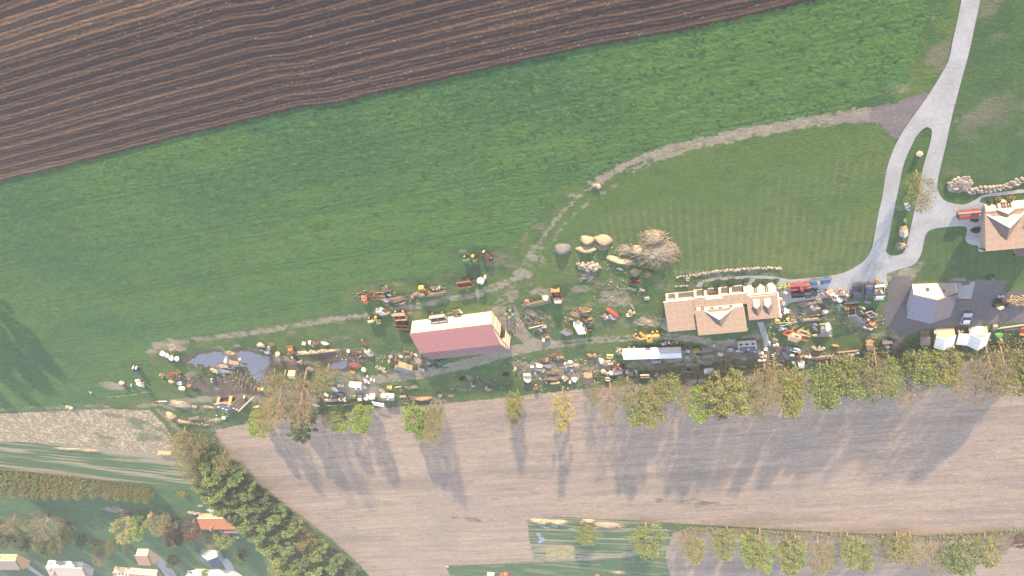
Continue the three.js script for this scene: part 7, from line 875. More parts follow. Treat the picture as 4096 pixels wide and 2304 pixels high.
T('mound', 'soil_heap', 'cream cloth-like heap above the silver scrap', 'heap', 'd', 1765, 740, 30, { rx: 0.9, rz: 0.7, h: 0.6, m: paleM }, 0.6);
T('brush', 'straw_heap', 'tan straw heap at right edge of lower heap', 'straw', 'd', 1860, 790, 25, { rx: 1.8, rz: 1.1, h: 0.6, n: 80, c: 3, len: 0.9 }, 0.4);
T('spreader', 'rake_body', 'red rust bench frame under saplings below A-frame boat', 'frame', 'd', 1270, 1085, 0, { m: tanR, L: 2, hub: tanR }, 0.8);
T('shed', 'dark_canopy', 'dark green low canopy under A-frame boat', 'canopy', 'd', 1150, 1045, -8, { L: 2.6, W: 1, H: 0.7, lean: 1, r: 0.2, m: woodD, roof: cl(0.08, 0.12, 0.11) }, 0.5);
T('shed', 'tarp_trailer', 'tan-framed box trailer with grey tarp roof at trees', 'trailer', 'd', 2035, 955, 83, { L: 3.8, W: 2.3, H: 1.4, r: 0.4, m: wood, roof: woodG }, 1.1);
T('lumber', 'plank_pile', 'tan boards along right side of tarp-roofed trailer', 'lumber', 'd', 2140, 920, 70, { n: 6, L: 2.4, W: 0.6, mess: 0.08 }, 0.5);
T('scrap', 'scrap_heap', 'tan and rust boxes left of yellow square ring', 'scrap', 'd', 2110, 625, 5, { n: 10, rx: 1.6, rz: 0.6, ms: [tanR, woodN, rust] }, 0.5);
{ const o = put('square_ring', 'yellow square ring lying on grass left of semi trailer', 'frame', 'd', 2348, 645, 5, 0.4); for (let k = 0; k < 4; k++) { const s = mesh('side', bx(-0.85, 0.5, 0, 0.45, 0.45, 0.85), cl(0.6, 0.55, 0.2), o); s.rotation.y = (k * Math.PI) / 2; } mesh('floor', bx(-0.44, 0.44, 0, 0.06, -0.44, 0.44), woodD, o); }
T('tarp', 'tarp_heap', 'pale blue-white tarp pile left of yellow ring', 'tarp', 'd', 2230, 725, 50, { rx: 1.7, rz: 0.9, h: 0.9, m: cl(0.5, 0.52, 0.58) }, 0.7);
T('scrap', 'scrap_heap', 'tan boxes right of pale blue tarp pile', 'scrap', 'd', 2325, 735, 40, { n: 14, rx: 1.5, rz: 1.2, h: 0.8, ms: [sand, pink, paleM] }, 0.6);
T('tractor', 'garden_tractor', 'small red garden tractor left of semi trailer', 'tractor', 'j', 262, 785, 160, { m: cl(0.45, 0.1, 0.07), hub: tanR, L: 3 }, 0.9);
[['leftmost white chest freezer beneath garden tractor', 172, 882], ['middle white chest freezer beneath garden tractor', 228, 878], ['largest rounded white chest freezer beneath garden tractor', 288, 868]].forEach(([l, x, y], i) => T('appliance', 'chest_freezer', l, 'appliance', 'j', x, y, -4, { L: [1.2, 0.8, 1.4][i], W: 0.9, H: 0.95 }, 0.9, 'white chest freezers'));
T('drum', 'barrel', 'cream barrel upper of the tan pot trio', 'barrel', 'j', 48, 860, 0, { r: 0.7, h: 0.8, m: paleM }, 0.8, 'tan pots');
T('drum', 'barrel', 'middle tan pot right of upper cream barrel', 'barrel', 'j', 105, 890, 0, { r: 0.6, h: 0.7, m: sand }, 0.7, 'tan pots');
T('tub', 'stock_tank', 'large tan tub lowest of the pot trio', 'tub', 'j', 118, 962, 0, { r: 0.8, h: 0.9, m: paleM }, 0.8, 'tan pots');
T('scrap', 'scrap_heap', 'grey and green scrap at semi trailer left end', 'scrap', 'j', 285, 560, 80, { n: 14, rx: 2, rz: 0.6, ms: [grey, paleG, tanR], s: 0.7 }, 0.4);
T('scrap', 'scrap_heap', 'rusty bits along near side of semi trailer', 'scrap', 'j', 1000, 435, -2, { n: 12, rx: 2.6, rz: 0.5, ms: [tanR, white, rustD], s: 0.6 }, 0.4);
T('sheets', 'sheet_stack', 'blue-white panels leaning behind semi trailer', 'sheet metal', 'j', 825, 692, 2, { n: 6, L: 2.4, W: 0.9, m: cl(0.5, 0.56, 0.63), h: 0.6 }, 0.6);
T('brush', 'wire_heap', 'purple-grey wire heap behind semi trailer', 'wire', 'j', 645, 712, 20, { rx: 1.9, rz: 0.8, h: 0.5, n: 90, c: 2, len: 1.1, r: 0.03 }, 0.4);
T('tub', 'red_tub', 'red tub behind semi trailer right of panels', 'tub', 'j', 908, 735, 0, { r: 0.5, h: 0.5, m: cl(0.45, 0.05, 0.06) }, 0.5);
T('pallets', 'pallet_stack', 'grey pallets on dirt below the semi trailer', 'pallets', 'j', 800, 765, 10, { n: 3, m: woodG }, 0.4);
T('tub', 'wash_tub', 'white bath on dirt right of semi trailer end', 'tub', 'j', 1295, 557, 70, { r: 0.9, h: 0.5, w: 0.5 }, 0.6);
T('drum', 'barrel', 'pale barrel below the white bath', 'barrel', 'j', 1287, 645, 0, { r: 0.5, h: 0.8, m: cl(0.55, 0.57, 0.6) }, 0.8);
T('scrap', 'scrap_heap', 'brown scrap between semi trailer and white bath', 'scrap', 'j', 1245, 510, 40, { n: 9, rx: 1.1, rz: 0.8, ms: mixB }, 0.4);
T('tub', 'wash_tub', 'pale basin on dirt below the pale barrel', 'tub', 'j', 1295, 755, 0, { r: 0.5, h: 0.3, w: 0.7, m: paleM }, 0.3);
T('lumber', 'plank_pile', 'wide tan lumber stack right of mini excavator', 'lumber', 'j', 1590, 640, -5, { n: 15, L: 3.2, W: 1.6, m: cl(0.42, 0.33, 0.25, 0.9), t: 0.14 }, 0.8);
T('lumber', 'plank_pile', 'flat grey-tan boards above tank truck', 'lumber', 'j', 1560, 725, 4, { n: 12, L: 3.2, W: 2.2, m: cl(0.36, 0.31, 0.27), mess: 0.05 }, 0.3);
{ const o = put('tank_truck', 'white tank on red-ended truck bed at the trees', 'truck', 'j', 1585, 818, -4, 1.5); mesh('tank', lathe([[0.01, -1.3], [0.7, -1.25], [0.8, -1.1], [0.8, 1.1], [0.7, 1.25], [0.01, 1.3]], 20).rotateZ(Math.PI / 2).translate(0.3, 1.5, 0), white, o); mesh('frame', [bx(-2, 1.7, 0.55, 0.75, -0.7, 0.7)], iron, o); mesh('cab', frustum(-2.1, -1.15, -1.9, -1.2, 0.6, 1.5, 1.5, 1.3), maroon, o); for (const s of [-1, 1]) for (const x of [-1.6, 1.1]) wheel(o, x, s * 0.75, 0.42, 0.26); }
T('scrap', 'scrap_heap', 'tan rubble at left of flat grey-tan boards', 'scrap', 'j', 1465, 705, 60, { n: 8, rx: 1, rz: 0.6, ms: [sand, paleM, woodG] }, 0.3);
T('flatbed', 'rail_trailer', 'long narrow pale rail trailer in trees shade', 'trailer', 'j', 1325, 852, 5, { L: 2.8, W: 0.7, m: paleM, load: 2 }, 0.7);
T('tub', 'rust_tub', 'orange rusty tub right of pale rail trailer', 'tub', 'j', 1408, 828, 0, { r: 0.4, h: 0.5, m: cl(0.4, 0.12, 0.06) }, 0.5);
T('scrap', 'scrap_heap', 'grey shaded scrap left of pale rail trailer', 'scrap', 'j', 1180, 858, 10, { n: 12, rx: 1.7, rz: 0.7, ms: mixL }, 0.4);
T('shed', 'pink_box', 'pinkish-white box body by trees below semi trailer', 'box body', 'j', 872, 912, -2, { L: 2.2, W: 1.4, H: 0.9, r: 0.2, lean: 1, m: paleM, roof: cl(0.5, 0.42, 0.42) }, 0.8);
T('wagon', 'rust_trailer', 'grey rusty trailer by trees left of pinkish box', 'trailer', 'j', 660, 892, -3, { L: 2.4, W: 1.2, m: lav, side: 0.5, hub: rustD }, 0.8);
T('sheets', 'sheet_stack', 'grey curled sheets at trees beneath semi trailer', 'sheet metal', 'j', 450, 875, 70, { n: 5, L: 2.4, W: 1.2, m: lav, tilt: 0.2 }, 0.6);
T('appliance', 'cooker', 'white cooker left of grey curled sheets', 'appliance', 'j', 400, 865, 0, { L: 0.9, W: 0.7, H: 0.9 }, 0.8);
T('lumber', 'plank_pile', 'white boards leaning right of grey curled sheets', 'lumber', 'j', 535, 880, 62, { n: 4, L: 2.6, W: 0.5, m: white, mess: 0.06 }, 0.6);
T('camper', 'camper', 'white camper with three dark windows beside farmhouse path', 'camper', 'j', 2165, 450, -4, { L: 4.4, W: 2.2, H: 2.3, win: 3, roof: cl(0.12, 0.15, 0.24) }, 1.4);
T('sheets', 'sheet_stack', 'pale blue sheet lying left of window camper', 'sheet metal', 'j', 1925, 535, 62, { n: 2, L: 2.2, W: 1, m: cl(0.5, 0.56, 0.62), h: 0.3 }, 0.4);
T('tarp', 'tarp_heap', 'light blue tarp above pale blue sheet', 'tarp', 'j', 1945, 420, 10, { rx: 1.2, rz: 0.6, h: 0.5, m: cl(0.35, 0.4, 0.46) }, 0.4);
T('sheets', 'sheet_stack', 'white sheet at lower left of window camper', 'sheet metal', 'j', 2040, 560, 4, { n: 2, L: 1.5, W: 0.6, m: white, h: 0.3 }, 0.4);
T('crate', 'crate', 'green tub crate under the window camper', 'crate', 'j', 2155, 588, 0, { m: teal, L: 1, W: 0.6, H: 0.5 }, 0.4);
T('scrap', 'scrap_heap', 'grey machine scrap right of window camper', 'scrap', 'j', 2330, 580, 40, { n: 14, rx: 1.6, rz: 1, ms: [silver, iron, white, woodG], s: 0.7 }, 0.6);
T('tub', 'wash_tub', 'white tub on dirt left of window camper', 'tub', 'j', 1678, 472, 60, { r: 0.5, h: 0.5, w: 0.6 }, 0.4);
T('scrap', 'scrap_heap', 'white and pale scrap on dirt below white tub', 'scrap', 'j', 1765, 602, 30, { n: 7, rx: 0.8, rz: 0.5, ms: [white, paleM], s: 0.6 }, 0.4);
T('scrap', 'scrap_heap', 'tan rusty scrap on dirt left of slab stack', 'scrap', 'j', 1878, 680, 30, { n: 8, rx: 0.8, rz: 0.6, ms: [tanR, sand], s: 0.7 }, 0.4);
T('pallets', 'slab_stack', 'pale square slab stack beneath window camper', 'pallets', 'j', 2115, 668, 10, { n: 4, m: paleM }, 0.5);
T('pallets', 'slab_stack', 'grey slab stack right of pale square stack', 'pallets', 'j', 2215, 655, 5, { n: 3, m: grey }, 0.5);
T('lumber', 'plank_pile', 'pale boards on dark soil below slab stacks', 'lumber', 'j', 2090, 788, 3, { n: 6, L: 2.4, W: 0.5, m: paleM, mess: 0.06 }, 0.3);
T('scrap', 'scrap_heap', 'tan twig scrap left of pale boards at trees', 'scrap', 'j', 1910, 785, 50, { n: 10, rx: 1.6, rz: 0.8, ms: [sand, woodD, wood] }, 0.4);
T('tub', 'trough', 'teal trough in shade beneath the house path', 'trough', 'k', 180, 765, 3, { r: 0.9, h: 0.4, w: 0.3, m: cl(0.3, 0.42, 0.42) }, 0.4);
T('tub', 'trough', 'pale trough right of the teal trough', 'trough', 'k', 415, 768, -5, { r: 0.95, h: 0.4, w: 0.35, m: grey }, 0.4);
T('tub', 'orange_tub', 'orange tub at trees below teal trough', 'tub', 'k', 120, 842, 0, { r: 0.5, h: 0.5, m: cl(0.6, 0.2, 0.05) }, 0.5);
T('appliance', 'washing_machine', 'left white cube of two above teal trough', 'appliance', 'k', 145, 690, 20, { L: 0.9, W: 0.7, H: 0.8 }, 0.8);
T('appliance', 'washing_machine', 'right white cube of two above teal trough', 'appliance', 'k', 200, 690, 20, { L: 0.9, W: 0.7, H: 0.8, hole: 1 }, 0.8);
T('scrap', 'scrap_heap', 'tan and orange scrap above the two white cubes', 'scrap', 'k', 165, 635, 20, { n: 14, rx: 1.6, rz: 0.9, h: 0.6, ms: [sand, tanR, cl(0.55, 0.25, 0.1)] }, 0.5);
T('tub', 'wash_tub', 'cream tub right of tan and orange scrap', 'tub', 'k', 338, 622, 40, { r: 0.6, h: 0.5, w: 0.6, m: paleM }, 0.5);
T('tub', 'wash_tub', 'white bowl at end of the house path', 'tub', 'k', 232, 535, 10, { r: 0.5, h: 0.4 }, 0.4);
T('canoe', 'kayak', 'white kayak right of the house path', 'kayak', 'k', 290, 455, 65, { L: 2.4, W: 0.7, m: white }, 0.4);
T('crate', 'crate', 'grey-tan crate right of the house path', 'crate', 'k', 362, 400, 10, { L: 1.3, W: 0.9, m: woodG }, 0.6);
T('scrap', 'scrap_heap', 'rust and white bits below grey-tan crate', 'scrap', 'k', 370, 465, 40, { n: 8, rx: 1, rz: 0.6, ms: [tanR, white, rust], s: 0.6 }, 0.4);
T('boat', 'motor_boat', 'pale aqua boat in the right yard middle', 'boat', 'k', 665, 530, 8, { L: 2.7, W: 1.4, m: cl(0.6, 0.7, 0.72, 0.35), y: 0.15 }, 0.8);
T('tank', 'gas_bottle', 'pale cylinder tank below the aqua boat', 'tank', 'k', 615, 610, 10, { L: 1, r: 0.5, m: cl(0.5, 0.52, 0.54), y: 0.1 }, 0.8);
T('canoe', 'canoe', 'broad grey canoe tapering up-left at the trees', 'canoe', 'k', 525, 635, 48, { L: 4.4, W: 1.4, m: lav }, 0.6);
T('lumber', 'plank_pile', 'grey upright beams left of aqua boat', 'lumber', 'k', 555, 530, 75, { n: 6, L: 3, W: 0.8, m: greyB, mess: 0.05 }, 0.5);
T('lumber', 'plank_pile', 'slanted tan poles above broad grey canoe', 'lumber', 'k', 455, 545, 55, { n: 5, L: 2.8, W: 0.5, m: wood, mess: 0.08 }, 0.4);
T('drum', 'barrel', 'sky-blue barrel in shade by the trees', 'barrel', 'k', 640, 732, 0, { r: 0.4, h: 0.8, m: cl(0.2, 0.45, 0.65, 0.4) }, 0.7);
T('shell', 'truck_cab', 'white cab cube at trees right of sky-blue barrel', 'truck cab', 'k', 752, 752, 85, { L: 2.2, W: 1.7, H: 1.4 }, 1);
T('scrap', 'scrap_heap', 'brown boards above the white cab cube', 'scrap', 'k', 735, 635, 15, { n: 14, rx: 1.6, rz: 1, h: 0.6, ms: mixR }, 0.5);
T('scrap', 'scrap_heap', 'red and white bits left of grey plank bench', 'scrap', 'k', 848, 640, 50, { n: 9, rx: 1.1, rz: 0.6, ms: [maroon, white, woodG], s: 0.7 }, 0.4);
T('lumber', 'plank_pile', 'grey boards at trees right of red bits', 'lumber', 'k', 930, 665, -5, { n: 6, L: 1.9, W: 0.9, m: woodG, mess: 0.08 }, 0.4);
T('lumber', 'plank_pile', 'pinkish plank stack at tree edge in right yard', 'lumber', 'k', 1088, 655, -3, { n: 12, L: 3, W: 1.2, m: cl(0.36, 0.26, 0.22, 0.9), t: 0.13 }, 0.6);
T('pole', 'log', 'long pinkish log above tan tarp at trees', 'log', 'k', 1430, 575, -5, { L: 5, r: 0.25, m: cl(0.33, 0.19, 0.16) }, 0.4);
T('tarp', 'tarp_heap', 'tan covered heap under the long pinkish log', 'tarp', 'k', 1490, 625, 8, { rx: 1.1, rz: 0.8, h: 0.7, m: cl(0.45, 0.38, 0.28) }, 0.6);
T('canoe', 'canoe', 'light blue upturned canoe at right end of log', 'canoe', 'k', 1580, 600, 10, { L: 1.7, W: 0.8, m: cl(0.25, 0.42, 0.52, 0.4) }, 0.4);
T('scrap', 'scrap_heap', 'grey posts between pinkish stack and log', 'scrap', 'k', 1245, 650, 0, { n: 9, rx: 1.3, rz: 0.8, ms: [woodG, grey] }, 0.4);
T('shrub', 'dead_bush', 'straw-coloured dead bush at tree edge in right yard', 'bush', 'k', 1385, 690, 0, { r: 2.2, h: 2, m: 4, n: 900 }, 1.4);
T('firewood', 'firewood_pile', 'tan split log pile on right yard grass', 'firewood', 'k', 1000, 525, 10, { n: 40, rx: 1.7, rz: 0.8, h: 0.6, m: woodN, m2: paleM, l: 0.6 }, 0.5);
T('canoe', 'kayak', 'bright orange kayak on right yard grass', 'kayak', 'k', 1258, 490, 10, { L: 2, W: 0.8, m: cl(0.65, 0.2, 0.05, 0.5) }, 0.4);
T('shed', 'wood_hopper', 'tall red-brown hopper with tan top by dark truck', 'hopper', 'k', 1760, 470, 80, { L: 2.6, W: 1.4, H: 1.6, m: cl(0.28, 0.1, 0.07), roof: cl(0.55, 0.38, 0.2, 0.9), r: 0.3, lean: 1 }, 1.2);
T('firewood', 'firewood_pile', 'tan logs stacked before the red-brown hopper', 'firewood', 'k', 1760, 425, 0, { n: 18, rx: 0.9, rz: 0.5, h: 0.7, m: woodN, m2: woodN }, 0.6);
T('scrap', 'scrap_heap', 'grey scrap left of red-brown hopper', 'scrap', 'k', 1710, 575, 20, { n: 7, rx: 0.9, rz: 0.7, ms: [grey, lav] }, 0.4);
T('wagon', 'dark_truck_bed', 'black-sided wagon with grey tarp in deep shade', 'wagon', 'k', 2018, 455, 88, { L: 3.9, W: 2.3, m: cl(0.1, 0.1, 0.11), side: 0.9, hub: iron }, 1.2);
T('tarp', 'tarp_heap', 'slate tarp stretched over the black-sided wagon', 'tarp', 'k', 2015, 470, 88, { rx: 1.7, rz: 1.05, h: 2.1, m: cl(0.15, 0.16, 0.18) }, 1.8);
T('drum', 'barrel', 'dusty pink barrel right of black-sided wagon', 'barrel', 'k', 2140, 430, 0, { r: 0.55, h: 0.9, m: pink }, 0.8);
// big red boat and junk right of the farmhouse
T('boat', 'cabin_boat', 'big red-hulled boat with tan cabin on yard grass', 'boat', 'g', 2155, 1245, 17, { L: 6.6, W: 2.4, m: cl(0.55, 0.1, 0.05, 0.6), inn: woodN, cabin: [cl(0.6, 0.45, 0.28, 0.8), 1.9], y: 0.3 }, 1.4);
T('boat', 'wooden_boat', 'tan wooden boat with white gunwale beside red-hulled boat', 'boat', 'g', 2275, 1200, 18, { L: 3.4, W: 1.8, m: cl(0.6, 0.44, 0.25, 0.8), inn: woodN, y: 0.5 }, 1.3);
T('canoe', 'canoe', 'long tan-brown upturned canoe right of red boat', 'canoe', 'h', 322, 1265, 2, { L: 5, W: 1, m: cl(0.5, 0.33, 0.18, 0.7) }, 0.6);
T('drum', 'barrel', 'round yellow tank at farmhouse garage corner', 'tank', 'g', 1872, 1035, 0, { r: 0.65, h: 0.9, m: cl(0.65, 0.42, 0.05, 0.5), hole: 0.12 }, 0.8);
T('drum', 'barrel', 'small yellow barrel right of the round yellow tank', 'barrel', 'g', 2022, 1005, 0, { r: 0.4, h: 0.8, m: cl(0.6, 0.46, 0.12) }, 0.7);
T('implement', 'hay_rake', 'pale green hay rake under small yellow barrel', 'hay rake', 'g', 1995, 1065, -5, { L: 2.8, W: 1.2, m: paleG, n: 6 }, 0.7);
T('scrap', 'scrap_heap', 'grey hose scrap below the pale green rake', 'scrap', 'g', 1935, 1135, 40, { n: 9, rx: 1.3, rz: 0.9, ms: [grey, blueL, paleM], s: 0.7 }, 0.4);
T('scrap', 'scrap_heap', 'dark scrap right of garage corner', 'scrap', 'g', 1965, 905, 30, { n: 14, rx: 1.6, rz: 1.1, h: 0.6, ms: [iron, rustD, white] }, 0.5);
T('tub', 'orange_tub', 'orange tub on apron edge by garage', 'tub', 'g', 1945, 878, 0, { r: 0.5, h: 0.5, m: cl(0.5, 0.16, 0.06) }, 0.5);
T('drum', 'barrel', 'white barrel beside the apron orange tub', 'barrel', 'g', 2025, 890, 0, { m: white, r: 0.3 }, 0.7);
T('scrap', 'scrap_heap', 'white and brown household scrap along garage side wall', 'scrap', 'g', 1925, 745, 75, { n: 12, rx: 1.8, rz: 0.5, ms: [white, tanR, pink], s: 0.6 }, 0.5);
T('lumber', 'plank_pile', 'rusty short boards below the orange tub', 'lumber', 'g', 2110, 1035, -3, { n: 6, L: 1.3, W: 0.7, m: tanR, mess: 0.08 }, 0.4);
T('lumber', 'plank_pile', 'grey slanted boards left of long tan lumber', 'lumber', 'g', 2210, 1015, 45, { n: 7, L: 2.2, W: 0.7, m: woodG, mess: 0.12 }, 0.4);
T('lumber', 'plank_pile', 'long tan lumber stack in right yard', 'lumber', 'h', 160, 1015, -6, { n: 12, L: 3.4, W: 0.8, m: woodN, mess: 0.04 }, 0.4);
T('lumber', 'plank_pile', 'angled tan lumber continuing the long stack', 'lumber', 'h', 322, 1002, -33, { n: 6, L: 2.7, W: 0.6, m: woodN, mess: 0.03 }, 0.4);
T('lumber', 'plank_pile', 'single yellow plank pair above long tan stack', 'lumber', 'h', 210, 945, 0, { n: 3, L: 2.5, W: 0.3, m: cl(0.5, 0.4, 0.2), mess: 0.03 }, 0.2);
T('sheets', 'sheet_stack', 'pale grey sheet below long tan stack', 'sheet metal', 'h', 218, 1085, 65, { n: 2, L: 1.4, W: 0.8, m: silver, h: 0.2 }, 0.3);
T('lumber', 'plank_pile', 'thin grey poles crossing below pale grey sheet', 'lumber', 'h', 212, 1150, 48, { n: 4, L: 2.6, W: 0.8, m: grey, mess: 0.12 }, 0.2);
T('shed', 'cart_shed', 'grey plank cart with white box and dark opening', 'cart', 'h', 385, 1165, 88, { L: 2.8, W: 2.4, H: 1.1, r: 0.2, lean: 1, m: woodG, roof: cl(0.36, 0.33, 0.32) }, 0.8);
T('appliance', 'cooler', 'white box on top of grey plank cart', 'box', 'h', 405, 1130, 5, { L: 0.9, W: 0.8, H: 1.9 }, 1.9);
T('lumber', 'plank_pile', 'tan sticks across upper end of grey cart', 'lumber', 'h', 365, 1098, 2, { n: 5, L: 2.6, W: 0.6, m: cl(0.55, 0.42, 0.28, 0.9), mess: 0.1 }, 0.6);
T('lumber', 'plank_pile', 'scattered tan board heap at apron lower edge', 'lumber', 'h', 120, 780, -8, { n: 15, L: 3.6, W: 1.4, m: cl(0.45, 0.35, 0.25, 0.9), mess: 0.2 }, 0.5);
T('lumber', 'plank_pile', 'upright tan boards at right end of board heap', 'lumber', 'h', 285, 745, 70, { n: 6, L: 1.9, W: 0.8, m: cl(0.55, 0.42, 0.28, 0.9), mess: 0.12 }, 0.5);
T('scrap', 'scrap_heap', 'grey scrap on bare ground below board heap', 'scrap', 'h', 210, 840, 20, { n: 12, rx: 1.9, rz: 0.8, ms: mixL, s: 0.8 }, 0.4);
T('tyres', 'tyre_pile', 'black tyre pile right of board heap', 'tyres', 'h', 325, 838, 0, { n: 8 }, 0.5);
T('scrap', 'scrap_heap', 'tan and blue boxes below right black tyres', 'scrap', 'h', 360, 893, 40, { n: 7, rx: 1, rz: 0.5, ms: [sand, greyB, white], s: 0.6 }, 0.4);
T('scrap', 'scrap_heap', 'red and white striped canopy poles on apron edge', 'scrap', 'h', 440, 640, 30, { n: 18, rx: 2, rz: 1.2, h: 0.6, ms: [cl(0.6, 0.42, 0.36), red, white, pink], s: 0.8 }, 0.5);
T('lumber', 'striped_boards', 'cream and red boards pointing up from striped poles', 'lumber', 'h', 570, 605, -50, { n: 8, L: 2.4, W: 0.8, m: cream, m2: red, mess: 0.1 }, 0.5);
T('tarp', 'tarp_heap', 'dusty pink heap between striped poles and white heap', 'tarp', 'h', 500, 722, 40, { rx: 1, rz: 0.7, h: 0.7, m: cl(0.5, 0.25, 0.24) }, 0.6);
T('tarp', 'tarp_heap', 'white bag heap right of dusty pink heap', 'tarp', 'h', 582, 742, 20, { rx: 1, rz: 0.7, h: 0.7, m: white }, 0.6);
T('canoe', 'hull', 'tan and yellow hull right of white bag heap', 'boat', 'h', 672, 728, 50, { L: 1.8, W: 0.8, m: cl(0.6, 0.42, 0.2) }, 0.5);
T('scrap', 'scrap_heap', 'tan bits between striped boards and blue pickup', 'scrap', 'h', 680, 640, 20, { n: 10, rx: 1.3, rz: 0.6, ms: [sand, tanR, paleM], s: 0.6 }, 0.3);
T('crate', 'crate', 'pale teal tool box left of blue pickup', 'crate', 'h', 735, 625, 0, { m: cl(0.3, 0.38, 0.4), L: 1.1, W: 0.8, H: 0.7 }, 0.5);
T('canoe', 'canoe', 'long lavender-grey canoe on right yard grass', 'canoe', 'h', 770, 778, -5, { L: 3.7, W: 0.8, m: lav }, 0.5);
T('crate', 'crate', 'teal-blue bin on grass below white bag heap', 'crate', 'h', 570, 812, 3, { m: cl(0.12, 0.3, 0.36, 0.5), L: 1.3, W: 0.9, H: 0.6 }, 0.5);
T('tub', 'red_tub', 'bright red tub under lavender-grey canoe', 'tub', 'h', 780, 828, 0, { r: 0.75, h: 0.5, w: 0.7, m: cl(0.55, 0.06, 0.05, 0.5) }, 0.5);
T('canoe', 'kayak', 'cream-yellow kayak right of bright red tub', 'kayak', 'h', 912, 852, 26, { L: 2.6, W: 0.75, m: cl(0.68, 0.52, 0.24, 0.6) }, 0.5);
T('lumber', 'pipe_bundle', 'pale teal pipes below cream-yellow kayak', 'pipes', 'h', 910, 908, 42, { n: 4, L: 2.2, W: 0.5, m: cl(0.4, 0.48, 0.48), mess: 0.05 }, 0.2);
T('ramp', 'steel_ramp', 'big grey steel ramp with open trusses on right yard', 'ramp', 'h', 835, 1005, 55, {}, 1.2);
T('scrap', 'scrap_heap', 'yellow jack stands at upper end of steel ramp', 'scrap', 'h', 690, 840, 30, { n: 6, rx: 0.7, rz: 0.6, ms: [yellow, woodN], s: 0.6 }, 0.5);
T('wagon', 'trailer_frame', 'grey frame trailer right of pale teal pipes', 'trailer', 'h', 1045, 915, 40, { L: 2.6, W: 1.5, m: lav, side: 0.4, y: 0.6, hub: iron }, 0.7);
T('scrap', 'scrap_heap', 'rusty tank scrap right of steel ramp', 'scrap', 'h', 985, 1000, 20, { n: 9, rx: 1, rz: 0.8, h: 0.7, ms: [cl(0.3, 0.09, 0.06), rust, white] }, 0.6);
T('scrap', 'engine_scrap', 'orange-brown engine scrap at lower right of ramp', 'scrap', 'h', 1045, 1080, 30, { n: 14, rx: 1.4, rz: 0.9, h: 0.9, ms: [rust, tanR, orange] }, 0.7);
T('scrap', 'scrap_heap', 'silver scrap below orange-brown engine scrap', 'scrap', 'h', 1015, 1130, 0, { n: 12, rx: 1.5, rz: 0.7, ms: [silver, grey, paleM] }, 0.5);
T('drum', 'barrel', 'dark red barrel below silver scrap', 'barrel', 'h', 1022, 1185, 0, { m: maroon }, 0.8);
T('lumber', 'post_bundle', 'bundle of grey posts left of steel ramp', 'posts', 'h', 738, 1135, 68, { n: 6, L: 2.8, W: 0.7, m: woodG, mess: 0.04, t: 0.16 }, 0.4);
T('sheets', 'sheet_stack', 'lavender sheet on grass under white pickup', 'sheet metal', 'h', 1000, 760, 15, { n: 2, L: 1.6, W: 1.1, m: lav, h: 0.1 }, 0.2);
T('crate', 'crate', 'grey box on grass above the canoe by blue pickup', 'crate', 'h', 742, 692, 0, { m: woodG, L: 0.9, W: 0.7, H: 0.6 }, 0.4);
T('crate', 'crate', 'small crate standing on drive above white pickup', 'crate', 'h', 1130, 430, 0, { L: 0.7, W: 0.5, H: 0.9, m: wood }, 0.7);
// around the blue-roofed garage and the campers
T('canoe', 'hull', 'bright green sled boat on gravel beside the garage', 'boat', 'i', 1648, 490, 20, { L: 1.9, W: 1, m: cl(0.03, 0.3, 0.1, 0.5) }, 0.5);
T('lumber', 'plank_pile', 'orange sawhorse boards under the concrete pad', 'lumber', 'i', 1675, 380, 8, { n: 4, L: 2.2, W: 0.6, m: cl(0.45, 0.2, 0.1), mess: 0.1 }, 0.5);
T('crate', 'bench', 'grey bench on upper edge of concrete pad', 'bench', 'i', 1715, 124, -4, { L: 1.6, W: 0.5, H: 0.5, m: grey }, 0.5);
T('shed', 'wood_trailer', 'tan timber trailer with grey box left of the campers', 'trailer', 'i', 1115, 930, 87, { L: 4, W: 2, H: 1.5, r: 0.3, lean: 1, m: wood, roof: cl(0.33, 0.28, 0.26) }, 1.1);
T('lumber', 'plank_pile', 'tan stakes at upper end of timber trailer', 'lumber', 'i', 1120, 850, 88, { n: 6, L: 1.8, W: 1.7, m: woodN, mess: 0.08 }, 0.6);
T('camper', 'boat_on_trailer', 'left small cream camper before white-roofed shed', 'camper', 'B', 425, 205, 85, { L: 2.6, W: 1.6, H: 1.8, win: 1, m: cl(0.55, 0.48, 0.4) }, 1);
T('camper', 'boat_on_trailer', 'right small white camper before white-roofed shed', 'camper', 'B', 640, 195, 85, { L: 3, W: 1.7, H: 1.9, win: 1, m: cl(0.62, 0.57, 0.52) }, 1);
T('drum', 'barrel', 'white post barrel left of the small campers', 'barrel', 'B', 275, 165, 0, { m: white, r: 0.35, h: 1.2 }, 1);
T('scrap', 'scrap_heap', 'grey bits between small campers and wide garage', 'scrap', 'B', 880, 140, 30, { n: 8, rx: 1.2, rz: 0.6, ms: [grey, tanR], s: 0.6 }, 0.3);
T('lumber', 'log_barrier', 'long grey timber beam at gravel lower edge', 'timber', 'i', 2390, 760, -8, { n: 4, L: 6, W: 0.8, m: cl(0.33, 0.31, 0.3), mess: 0.02, t: 0.2 }, 0.5);
T('lumber', 'plank_pile', 'tan planks under the long grey timber beam', 'lumber', 'i', 2400, 790, -7, { n: 5, L: 3.6, W: 0.5, m: cl(0.5, 0.34, 0.2), mess: 0.04 }, 0.3);
T('tarp', 'tarp_heap', 'green tarp heap right of wide white-roofed garage', 'tarp', 'i', 2200, 890, 15, { rx: 1.3, rz: 0.9, h: 1, m: cl(0.04, 0.25, 0.06, 0.6) }, 0.8);
T('crate', 'crate', 'tan crate below the green tarp heap', 'crate', 'i', 2208, 950, 35, { m: sand, L: 1.5, W: 0.9 }, 0.6);
